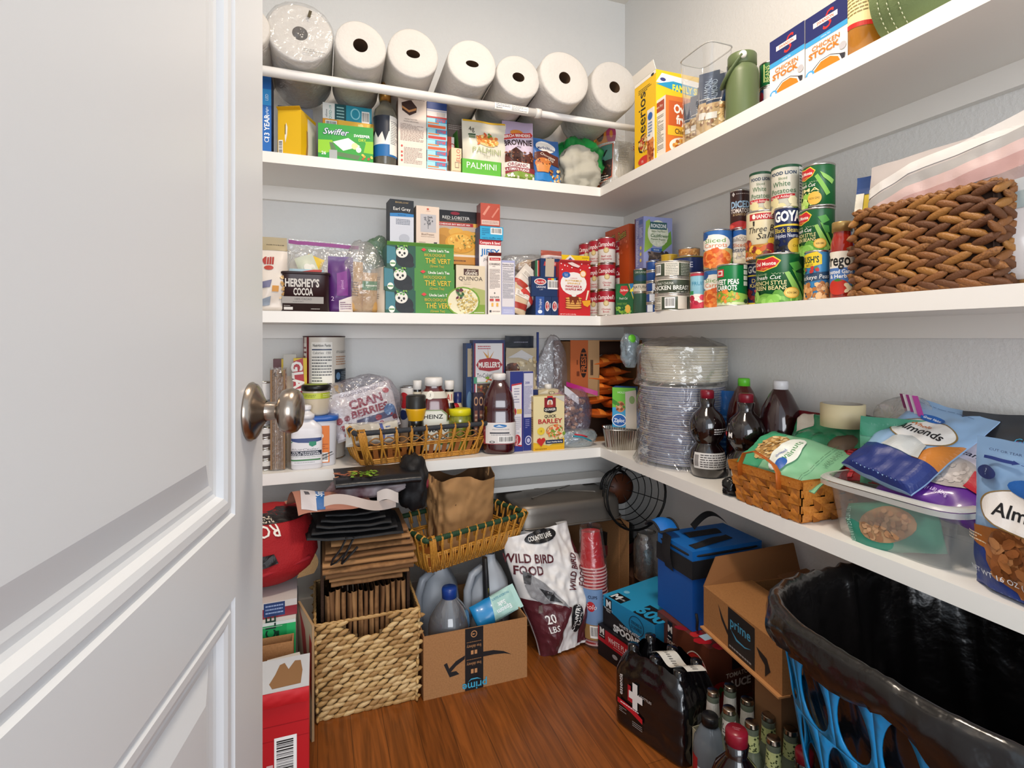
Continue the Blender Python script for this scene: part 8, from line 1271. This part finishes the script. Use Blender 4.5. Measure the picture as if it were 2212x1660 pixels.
MB().lathe([(0, -.010), (.055, -.010), (.057, 0), (0, .003)], M('#4a2412', .5, vary='#5c3018', bs=20), 32, T=Matrix((e1, e2, ax)).transposed().to_4x4()).obj('wooden_disc', t)
MB().tube([ax*-.035+e1*(.066*math.cos(2*PI*i/40))+e2*(.066*math.sin(2*PI*i/40)) for i in range(40)], .0055, IW, 8, closed=True).obj('foot_ring', t)
# ================================================================ floor, right
BB = '#1683b6'
A = W(1292, 1412, Z=.001); th = math.atan2(1.335-1.532, .918-.874)
p = dict(loc=(A.x+.12*math.cos(th), A.y+.12*math.sin(th), 0), w=.24, h=.098, d=.25, rz=th)
carton('cutlery_box', 'black and red plastic cutlery box at the bottom, under the blue spoon box', 'box', p, ('#15141a', '#15141a', '#15141a'), front=[('P', [(0, .50), (1, .42), (1, .90), (0, .96)], '#b51a2a'), ('R', .02, .62, .14, 1, '#101014'), ('T', 'M', .08, .86, .2, '#e6e4e2', {'b': .06}), ('L', .03, .66, .13, .72, 1, '#e6e4e2'), ('T', 'WHITE PLASTIC FORKS', .56, .72, .17, '#f0d8d8', {'w': .72, 'b': .02}), ('L', .3, .55, .55, .6, 1, '#e0b0b4'), ('E', .33, .28, .05, .07, '#a8a8ac'), ('L', .55, .15, .85, .4, 3, '#6a6a70')])
p = dict(p); A2 = W(1303, 1285, Z=.195); p['loc'] = (A2.x+.11*math.cos(th), A2.y+.11*math.sin(th), .0985); p['h'] = .0965; p['w'] = .22
carton('cutlery_box', 'bright blue and black box of white plastic spoons on the red one', 'box', p, (BB, '#117aa8', '#2596c4'),
 front=[('P', [(0, 0), (1, 0), (1, .14), (.55, .34), (.28, .52), (0, .64)], '#15141a'), ('R', .05, .50, .18, .96, '#101014'), ('T', 'M', .115, .80, .22, '#dfe6ea', {'b': .06}), ('T', 'Member’s', .115, .62, .07, '#dfe6ea', {}), ('T', 'Mark', .115, .55, .07, '#dfe6ea', {}), ('O', .67, .62, .14, .30, .08, '#0f3a54'), ('T', 'STRONG &', .67, .68, .10, '#0f3a54', {'w': .2, 'b': .02}), ('T', 'DURABLE', .67, .54, .10, '#0f3a54', {'w': .2, 'b': .02}), ('T', 'WHITE PLASTIC', .54, .33, .10, '#e9eef2', {'w': .40, 'b': .02}), ('T', 'SPOONS', .48, .14, .22, '#e9eef2', {'w': .52, 'b': .06})],
 top=[('R', .08, .02, .34, .20, '#101014'), ('T', 'M', .16, .11, .12, '#dfe6ea', {'b': .06}), ('T', 'Member’s Mark', .26, .11, .04, '#dfe6ea', {'w': .13}), ('E', .14, .30, .045, .04, '#7fc4de'), ('R', .60, .0, 1, .30, '#101014'), ('T', '600', .80, .14, .20, '#2596c4', {'b': .05})])
# tomato sauce case
TS = [('P', [(0, 0), (1, 0), (1, 1), (0, 1)], '#5a2c1c'), ]
p = dict(loc=(.962, 1.248, 0), w=.215, h=.212, d=.15, rz=-PI/2+.04)
carton('tomato_sauce_case', 'brown and red case of tomato sauce cans under the blue cooler', 'box', p, ('#5f3020', '#5f3020', '#6a3422'), gloss=.3,
 front=[('R', .22, .72, .32, .98, '#141216'), ('T', 'M', .27, .88, .09, '#dcd4cc', {'b': .06}), ('L', .23, .75, .31, .79, 1, '#dcd4cc'), ('T', 'TOMATO', .36, .70, .06, '#dcccbc', {'w': .30, 'b': .03}), ('T', 'SAUCE', .38, .585, .10, '#f0e4da', {'w': .36, 'b': .05}), ('E', .04, .62, .08, .16, '#a81c20'), ('E', .78, .42, .27, .42, '#a3171c'), ('E', .78, .48, .22, .33, '#c22a24'), ('O', .78, .46, .25, .38, .04, '#e0d4c4'), ('P', [(.38, .22), (.56, .38), (.6, .1), (.42, .06)], '#b01a20')],
 right=[('P', [(.6, 0), (1, .0), (1, .3), (.8, .28)], '#7a1c20'), ('R', .52, .66, .74, .98, '#141216'), ('T', 'M', .63, .86, .10, '#dcd4cc', {'b': .06}), ('T', 'TOMATO', .64, .60, .06, '#dcccbc', {'w': .52, 'b': .03}), ('T', 'SAUCE', .66, .48, .10, '#f0e4da', {'w': .60, 'b': .05}), ('E', .24, .36, .27, .19, '#b81a1e'), ('P', [(.16, .44), (.25, .50), (.34, .44), (.28, .42), (.26, .34), (.22, .42)], '#3f6a28'), ('E', .22, .12, .26, .11, '#a3171c')],
 top=[('S', .45, .0, 1, .5, 16, .018, ['#b01a20', '#8a1418', '#c22a24', '#3f6a28']), ('R', .72, .12, .84, .34, '#a8c4d4')])
# cooler bag
CB = M('#0a4fa0', .6, bump=.15, bs=500); CB2 = M('#0f66b4', .55, bump=.15, bs=500); CK = M('#17171a', .7, bump=.25, bs=600)
x0, x1, y0, y1, z0 = .978, 1.225, 1.222, 1.382, .2135
t = thing('cooler_bag', 'bright blue and black soft cooler bag standing on the tomato sauce case', 'cooler bag', (x0, y0, z0), 0); w_, d_ = x1-x0, y1-y0
def rbox(b, a, c, m, r, k=3):
    b.box(a, c, m)
b = MB(); b.box((0, 0, 0), (w_, d_, .150), CB); bevel(b.obj('cooler_body', t), .018, 4)
b = MB(); b.box((-.003, -.003, .145), (w_+.003, d_+.003, .195), CK); bevel(b.obj('black_band', t), .018, 4)
b = MB(); b.box((0, 0, .190), (w_, d_, .222), CB2); bevel(b.obj('padded_lid', t), .020, 4)
MB().tube([(rrect(2*PI*i/60, w_/2+.001, d_/2+.001, 0)[0]+w_/2, rrect(2*PI*i/60, w_/2+.001, d_/2+.001, 0)[1]+d_/2, .208) for i in range(60)], .0035, CK, 6, closed=True).obj('zipper_piping', t)
b = MB(); b.grid(lambda u, v: (.02+.16*u, .012+.03*v+.03*u, .2235+.010*math.sin(PI*v)*math.sin(PI*u)), 14, 6, CK); b.grid(lambda u, v: (.06+.12*u, d_*.55+.04*v, .2232+.006*math.sin(PI*v)), 10, 4, CK); b.obj('mesh_pocket', t)
b = MB(); b.grid(lambda u, v: (w_*.05+.06*u-.045, d_*.62+.075*v, .232+.035*math.sin(PI*(.15+.7*v))+.008*math.sin(PI*u)), 10, 10, CB2); b.obj('strap_pad', t)
MB().tube([(w_*.05-.05+.002, d_*.62+.075*k/12, .232+.035*math.sin(PI*(.15+.7*k/12))) for k in range(13)]+[(w_*.05+.018, d_*.62+.075*k/12, .233+.035*math.sin(PI*(.15+.7*k/12))) for k in range(12, -1, -1)], .0035, CK, 6, closed=True).obj('pad_piping', t)
b = MB(); b.grid(lambda u, v: (-.004-.008*math.sin(PI*v)+.004*u, d_*.55+.045*u-.01*v, .235-.10*v), 4, 12, CK); b.obj('strap_side', t); b = MB(); b.grid(lambda u, v: (.12+.13*u, d_-.02+.02*v, .222+.035*math.sin(PI*u)+.01*v), 14, 3, CK); b.obj('shoulder_strap', t)
MB().tube([(.006, -.012, .01), (.006, -.014, .035), (.004, -.012, .055)], .0035, CK, 6).obj('zipper_pull', t)
# open parcel with smile on a plain box
carton('plain_box', 'tall plain brown box under the open parcel box', 'box', dict(loc=(1.075, .893, 0), w=.25, h=.278, d=.075, rz=0), ('#805a3a', '#805a3a'))
bA = Vector((.945, 1.136, .281)); bB = Vector((.912, .855, .281)); v = bB-bA; Lp = v.length; ang = math.atan2(v.y, v.x)
t = thing('parcel_box', 'open brown parcel box with a black taped logo, its long flap raised', 'box', (bA.x, bA.y, .281), ang); CD = M('#a06f3f', .8, bump=.12, bs=220, vary='#96673a'); dp, hp = .30, .100
b = MB(); b.box((0, 0, 0), (Lp, .004, hp), CD); b.box((0, dp-.004, 0), (Lp, dp, hp), CD); b.box((0, .004, 0), (.004, dp-.004, hp), CD); b.box((Lp-.004, .004, 0), (Lp, dp-.004, hp), CD); b.box((.004, .004, 0), (Lp-.004, dp-.004, .004), CARDI); b.obj('box_body', t)
MB().box((0, .0, hp), (Lp, .145, hp+.003), CD).obj('closed_flap', t)
MB().add([(0, 0, hp), (-.028, .055, hp+.062), (-.028, dp, hp+.078), (0, dp, hp)], [(0,1,2,3)], M('#8a5c34', .85)).add([(-.003, 0, hp), (-.031, .055, hp+.062), (-.031, dp, hp+.078), (-.003, dp, hp)], [(3,2,1,0)], M('#8a5c34', .85)).obj('raised_flap', t)
MB().box((.03, .20, 0), (Lp-.02, .29, .003), M('#7a5230', .85), T=Matrix.Translation((0, 0, hp)) @ Matrix.Rotation(math.radians(6), 4, 'X')).obj('inner_flap', t)
MB().box((-.001, -.010, -.004), (Lp+.001, .02, .0), M('#b98350', .8)).obj('bottom_edge', t)
Pr(lambda u, v, q: (Lp/2+u, -q, v), Lp, hp).run([('P', [(.36, .0), (.70, .0), (.70, .97), (.36, 1.0)], '#131416'), ('T', 'prime', .52, .70, .24, '#3f8fb4', {'w': .26, 'b': .02}), ('P', [(.40, .50), (.48, .38), (.58, .36), (.66, .42), (.58, .33), (.47, .33)], '#3f8fb4'), ('P', [(.22, .88), (.27, .55), (.36, .30), (.36, .42), (.30, .58)], '#151618'), ('P', [(.72, .60), (.84, .52), (.88, .30), (.82, .10), (.82, .35), (.76, .45)], '#151618'), ('L', .38, .04, .66, .14, 1, '#8a8a8a')]).mb.obj('box_print', t)
Pr(lambda u, v, q: (Lp/2+u, v, hp+.003+q), Lp, .145).run([('T', 'B50', .60, .45, .16, '#3a2414', {'rot': 180, 'b': .0})]).mb.obj('flap_print', t) if 0 else None
o = [c for c in t.children if c.name.startswith('closed_flap')][0]
Pr(lambda u, v, q: (Lp/2+u, v, hp+.003+q), Lp, .145).run([('T', '0SB', .62, .62, .20, '#2c1a10', {'rot': 0})]).mb.obj('flap_label', t)
# water pack
t = thing('water_pack', 'shrink wrapped six pack of black labelled water bottles on the floor', 'bottle pack', (0, 0, 0)); A = Vector((.752, 1.262, 0)); Bv = Vector((.808, 1.085, 0)); e = (Bv-A).normalized(); nn = Vector((-e.y, e.x, 0)); t.location = A; t.rotation_euler = (0, 0, math.atan2(e.y, e.x))
SW = M('#0e0d10', .14, bump=.5, bs=45, coat=.6); br = .036; Hb = .208
for i in range(3):
    for j in range(2):
        b = MB().lathe([(0, 0), (br*.95, 0), (br*1.02, .01), (br*1.02, Hb*.62), (br*.95, Hb*.70), (br*.7, Hb*.82), (br*.42, Hb*.90), (br*.40, Hb*.99), (0, Hb)], SW, 24, c=(.037+.072*i, .037+.072*j, 0)); b.obj('wrapped_bottle', t)
def wrap(u, v):
    a = 2*PI*u; q = sq(a, 7); k = 1 if v < .62 else 1-.32*((v-.62)/.38)**1.5
    sc = .012*math.cos(a*6 if 0 else a*10)*(.4+v)
    return (.109+(.109+.004)*q*math.cos(a)*k+.003*nz3(math.cos(a)*6, math.sin(a)*6, v*10), .073+(.073+.004)*q*math.sin(a)*k+.003*nz3(math.sin(a)*6, v*10, 1), .005+(Hb-.012)*v+.010*nz3(math.cos(a)*3, math.sin(a)*3, 5)*v)
b = MB(); b.grid(wrap, 110, 40, M('#0d0c0f', .12, bump=.6, bs=40, coat=.8), closeu=True); b.obj('shrink_film', t)
b = MB(); b.grid(lambda u, v: (.095+.03*u+.11*v*1.0, .035+.035*u, Hb+.004+.010*math.sin(v*9)+.004*u), 6, 22, M('#bdb8ae', .5)); b.obj('printed_strip', t)
Pr(lambda u, v, q: (.095+.03*.5+.02*(u/.02)*.6+.11*v/.12, .035+.035*.5+.02*(u/.02)*.7, Hb+.0055+.010*math.sin(v/.12*9)+q), .02, .12, True, .001).run([('L', .1, .02, .9, .98, 22, '#4a4640')]).mb.obj('strip_label', t)
def wf(u, v, q):
    x, y, z = .02+.09+u, 0, v
    a = math.atan2(-1, 0); return (x, -.0048-q+.002*0, z)
Pr(wf, .20, Hb, False, .002).run([('T', 'essentia', .10, .55, .06, '#d9d4d0', {'rot': 90, 'b': .01}), ('P', [(.22, .60), (.27, .60), (.27, .50), (.36, .50), (.36, .40), (.22, .40)], '#a81c28'), ('R', .30, .34, .38, .66, '#dcd8d4'), ('R', .24, .45, .46, .54, '#dcd8d4'), ('P', [(.05, .36), (.30, .34), (.46, .28), (.46, .22), (.28, .27), (.05, .30)], '#b81c28'), ('L', .1, .31, .4, .34, 1, '#e9d9d9'), ('T', '6 BOTTLES', .50, .55, .03, '#cfcac6', {}), ('L', .08, .2, .2, .27, 3, '#8a8684'), ('L', .30, .12, .46, .19, 3, '#8a8684')]).mb.obj('film_label', t)
# loose bottles
CP = FILM('#8d8f98', .22, .4, .05, .15, 14); CP2 = M('#98a4b2', .08, tr=.6, ior=1.25)
p = cyl(1458, 1516, 1488, 0, X=.868, h=.26); zt_ = W(1486, 1488, X=p['loc'][0]).z; r = .037; k = zt_
bottle('water_bottle', 'empty clear plastic bottle with a black cap beside the black six pack', 'bottle', (p['loc'][0], p['loc'][1], 0), [(0, .006), (r*.8, 0), (r, .01), (r, k*.30), (r*.95, k*.33), (r, k*.36), (r, k*.60), (r*.9, k*.70), (r*.55, k*.84), (r*.34, k*.90)], CP, [(r*.34, k*.87), (r*.46, k*.875), (r*.46, k*.985), (r*.4, k), (0, k)], M('#121214', .35), [('R', -.4, .0, 1.4, 1, '#a8a4b4'), ('L', -.1, .1, 1.1, .9, 4, '#4a4650')], (k*.46, k*.56, r), rz=p['rz'])
p = cyl(1498, 1570, 1540, 0, X=.845, h=.25); k = W(1531, 1542, X=p['loc'][0]).z
bottle('water_bottle', 'bottle of clear water with a black cap and red plus logo label', 'bottle', (p['loc'][0], p['loc'][1], 0), [(0, .006), (r*.85, 0), (r, .01), (r, k*.55), (r*.95, k*.66), (r*.6, k*.82), (r*.38, k*.88), (r*.36, k*.90)], CP2, [(r*.36, k*.87), (r*.5, k*.875), (r*.5, k*.985), (r*.44, k), (0, k)], M('#121214', .35), [('R', -.1, 0, .25, .8, '#a81c28'), ('R', .25, .0, 1.0, .5, '#c9ced6'), ('R', .5, .1, .75, .42, '#16161a'), ('R', .50, .1, .62, .42, '#b8242e'), ('R', .59, .14, .66, .38, '#e9e6e2'), ('R', .53, .22, .72, .30, '#e9e6e2')], (k*.2, k*.55, r), rz=p['rz'])
# tonic bottles in their paper carriers
TG = M('#8f9a86', .06, tr=.55, ior=1.3); CC = M('#a39a8c', .25, 1)
spots = [((1540, 1495), '#c9c6be', 0), ((1577, 1484), '#c9c6be', 0), ((1575, 1533), '#c9c9c0', 1), ((1614, 1513), '#c9c6be', 0), ((1624, 1563), '#b9c083', 2), ((1660, 1548), '#b9c083', 2), ((1671, 1598), '#b9c083', 2), ((1708, 1578), '#b9c083', 2)]
tl = ['pale label tonic bottle nearest the tomato sauce case', 'pale label tonic bottle beside the case corner, upper row', 'tonic bottle whose white label reads Light', 'pale label tonic bottle close to the plain brown box', 'green label tonic bottle directly behind the red capped juice bottle', 'green label tonic bottle in front of the plain box edge', 'green label tonic bottle nearest the viewer', 'green label tonic bottle closest to the blue hamper']
zc = .190
for i, ((px, py), lc, ty) in enumerate(spots):
    P_ = W(px, py, Z=zc); r = .0265; H = zc
    t = thing('tonic_bottle', tl[i], 'bottle', (P_.x, P_.y, .003), math.atan2(-P_.x, P_.y), 'small tonic bottles with crown caps')
    MB().lathe([(0, .003), (r*.9, 0), (r, .006), (r, H*.46), (r*.92, H*.55), (r*.56, H*.70), (r*.50, H*.85), (r*.55, H*.93), (r*.55, H*.95)], TG, 24).obj('bottle_body', t)
    MB().grid(lambda u, v: ((.0133+.0014*v*(1+.12*math.cos(2*PI*u*21)))*math.cos(2*PI*u), (.0133+.0014*v*(1+.12*math.cos(2*PI*u*21)))*math.sin(2*PI*u), H-.0075*v), 84, 2, CC, closeu=True, flip=True).lathe([(.0133, H), (.012, H+.001), (0, H+.001)], CC, 28).obj('crown_cap', t)
    R = prof_r([(r*.56, H*.70), (r*.50, H*.85), (r*.5, H*.9)])
    Pr(lambda u, v, q: ((R(H*.70+v)+q+.0006)*math.sin(u/(r*.53)), -(R(H*.70+v)+q+.0006)*math.cos(u/(r*.53)), H*.70+v), PI*r*.53, H*.18, True).run([('R', -.4, 0, 1.4, 1, lc)]+([('T', 'Light', .5, .55, .42, '#2a2a2a', {'sl': .3}), ('L', .2, .1, .8, .3, 1, '#4a4a4a')] if ty == 1 else [('S', .1, .1, .9, .9, 26, .0022, ['#2f3a1c', '#44522a'])] if ty == 2 else [])).mb.obj('neck_label', t)
for k, (cx2, cy2, rz, c, lb) in enumerate(((0, 0, 0, '#b9b49a', 'cream paper carrier around the white labelled tonic bottles'), (0, 0, 0, '#a8ad6a', 'pale green paper carrier around the green labelled tonic bottles'))):
    pts = [W(*s[0], Z=zc) for s in (spots[:4] if k == 0 else spots[4:])]; mx = sum(q.x for q in pts)/4; my = sum(q.y for q in pts)/4
    b = MB(); X0, X1 = min(q.x for q in pts)-.029, max(q.x for q in pts)+.029; Y0, Y1 = min(q.y for q in pts)-.029, max(q.y for q in pts)+.029
    for a, c_ in (((X0, Y0), (X1, Y0+.0012)), ((X0, Y1-.0012), (X1, Y1)), ((X0, Y0), (X0+.0012, Y1)), ((X1-.0012, Y0), (X1, Y1))): b.box((a[0], a[1], .001), (c_[0], c_[1], .095), c)
    b.box((X0, Y0, .001), (X1, Y1, .002), c); solo(b, 'bottle_carrier', lb, 'carrier')
# pomegranate bottles on the floor
for (px, py, lab, sc) in ((1591, 1576, 'pomegranate juice bottle with a dark red lettered cap at the bottom frame edge', 1.0), (1738, 1622, 'red capped dark juice bottle mostly hidden behind the blue hamper', .82)):
    zc2 = .262*sc; P_ = W(px, py, Z=zc2); 
    r = .05*sc; H = zc2; t = bottle('pomegranate_juice_bottle', lab, 'bottle', (P_.x, P_.y, 0), [(0, .006), (r*.82, .0), (r, H*.20), (r*.93, H*.31), (r*.72, H*.385), (r*.86, H*.45), (r*.99, H*.54), (r*.96, H*.63), (r*.78, H*.72), (r*.44, H*.80), (r*.40, H*.82), (r*.46, H*.90), (r*.38, H*.905), (r*.37, H*.92)], M('#0f0709', .05, coat=1.0, ior=1.5), [(r*.36, H*.895), (r*.42, H*.90), (r*.42, H*.985), (r*.38, H), (0, H)], M('#7f1426', .3), None, rz=math.atan2(-P_.x, P_.y))
    Pr(lambda u, v, q: (u, v-.012*sc, H+.0003+q), .024*sc, .024*sc).run([('T', 'DO NOT', .5, .62, .13, '#c98a92', {'w': .6}), ('T', 'OPEN', .5, .42, .13, '#c98a92', {'w': .4})]).mb.obj('cap_lettering', t)
# hamper
HX, HY, HRX, HRY, HZ = .998, .545, .255, .262, .545
t = thing('laundry_hamper', 'tall bright blue plastic laundry hamper with oval holes, lined with a black bag', 'hamper', (HX, HY, 0)); HB_ = M('#0f86c4', .32, coat=.3)
def hs(a, z, k=0): f = .70+.30*(z/HZ); q = sq(a, 3.2); return Vector(((HRX*f+k)*q*math.cos(a), (HRY*f+k)*q*math.sin(a), z))
b = MB(); NC, NR = 22, 4; chh = (HZ-.09)/NR
for row in range(NR):
    for c in range(NC):
        cu = (c+(.5 if row % 2 else 0))*2*PI/NC; cz = .045+(row+.5)*chh; hu, hz = PI/NC, chh/2; n = 24
        inner = []; outer = []
        for i in range(n):
            a = 2*PI*i/n; ca, sa = math.cos(a), math.sin(a)
            tt = ca*.76*(1-.25*sa); iu, iz = hu*tt, hz*.95*sa
            m_ = max(abs(ca), abs(sa)); ou, oz = hu*ca/m_, hz*sa/m_
            inner.append(hs(cu+iu, cz+iz)); outer.append(hs(cu+ou, cz+oz))
        b.add(inner+outer, [(i, (i+1) % n, n+(i+1) % n, n+i)[::-1] for i in range(n)], HB_, sm=True)
b.grid(lambda u, v: hs(2*PI*u, .045*v), 60, 2, HB_, closeu=True); b.grid(lambda u, v: hs(2*PI*u, HZ-.045+.045*v), 60, 2, HB_, closeu=True); b.grid(lambda u, v: hs(2*PI*u, 0)*v, 60, 1, HB_, closeu=True)
o = b.obj('hamper_body', t); m = o.modifiers.new('wall', 'SOLIDIFY'); m.thickness = .003; m.offset = -1
MB().tube([hs(2*PI*i/60, HZ-.004, .001) for i in range(60)], .005, HB_, 8, closed=True).obj('hamper_rim', t)
BG = M('#100e0e', .24, bump=.9, bs=30, coat=.4)
def bagS(u, v):
    a = 2*PI*u; nlo = nz3(math.cos(a)*3, math.sin(a)*3, 1.3); nhi = nz3(math.cos(a)*13, math.sin(a)*13, v*5)
    drop = .052+.03*nlo+.13*max(0, math.cos(a+1.45))**2
    if v < .30:   # outer drape from its hem up to the rim
        q = v/.30; p = hs(a, HZ-drop*(1-q), .011+.007*math.sin(PI*q)+.016*abs(nhi)*(1.2-q)+.010*(1-q)*max(0, math.cos(a+1.45))); return p+Vector((0, 0, .006*q))
    if v < .42:   # over the rim
        q = (v-.30)/.12; p = hs(a, HZ, .011-.025*q+.006*abs(nhi)); return p+Vector((0, 0, .003+.009*math.sin(PI*q)+.009*abs(nhi)))
    q = (v-.42)/.58; z = HZ-.005-(HZ-.09)*q; p = hs(a, max(.05, z), -.014-.02*q-.014*abs(nz3(math.cos(a)*5, math.sin(a)*5, q*1.5))*(1+q)-.010*nhi*.6); return p
bb = MB().grid(bagS, 150, 64, BG, closeu=True); bb.grid(lambda u, v: Vector(bagS(u, 1))*1*v+Vector((0, 0, bagS(u, 1)[2]*(1-v))), 60, 4, BG, closeu=True)
o = bb.obj('trash_bag', None); o.location = (HX, HY, 0); tag(o, 'black plastic trash bag folded over the rim of the blue hamper', 'trash bag')
# ================================================================ prints become part of the surface they lie on
def merge_prints():
    kids = {}
    for o in bpy.data.objects:
        if o.parent and o.type == 'MESH': kids.setdefault(o.parent.name, []).append(o)
    for pn, ch in kids.items():
        pr = [o for o in ch if 'print' in o.name.split('.')[0] and o.data.users == 1]
        if not pr: continue
        tg = [o for o in ch if o not in pr][0]; me = tg.data
        V = []; F = []; MI = []; SMO = []; mats = []
        for o in [tg]+pr:
            d = o.data; off = len(V); V += [tuple(v.co) for v in d.vertices]
            mp = []
            for m in d.materials:
                if m not in mats: mats.append(m)
                mp.append(mats.index(m))
            for p in d.polygons: F.append(tuple(i+off for i in p.vertices)); MI.append(mp[p.material_index]); SMO.append(p.use_smooth)
        nm = bpy.data.meshes.new(me.name); nm.from_pydata(V, [], F)
        for m in mats: nm.materials.append(m)
        nm.polygons.foreach_set('material_index', MI); nm.polygons.foreach_set('use_smooth', SMO); nm.update()
        tg.data = nm
        for o in pr: bpy.data.objects.remove(o)
merge_prints()

# small pieces that belong to a part
SUB = {'lid_sticker': 'lid', 'handle_pin': 'handle', 'yellow_badge': 'tool_body', 'yellow_stripe': 'tool_body', 'pad_piping': 'strap_pad', 'zipper_piping': 'padded_lid', 'mesh_pocket': 'padded_lid',
       'stitching': 'crown', 'white_rim': 'cup_body', 'zipper_pull': 'cooler_body', 'cap_lettering': 'cap', 'red_band': 'pot_body', 'embossed_rib': 'pan_body', 'flap_label': 'closed_flap', 'film_sticker': 'film_wrap', 'size_sticker': 'outer_tube', 'sticker': 'jug_body', 'strip_label': 'printed_strip', 'rolled_rim': 'pan_body', 'yellow_collar': 'cap'}
for o in list(bpy.data.objects):
    n = o.name.split('.')[0]
    if o.parent and o.parent.type == 'EMPTY' and n in SUB:
        for q in o.parent.children:
            if q.name.split('.')[0] == SUB[n] and q is not o: o.parent = q; break
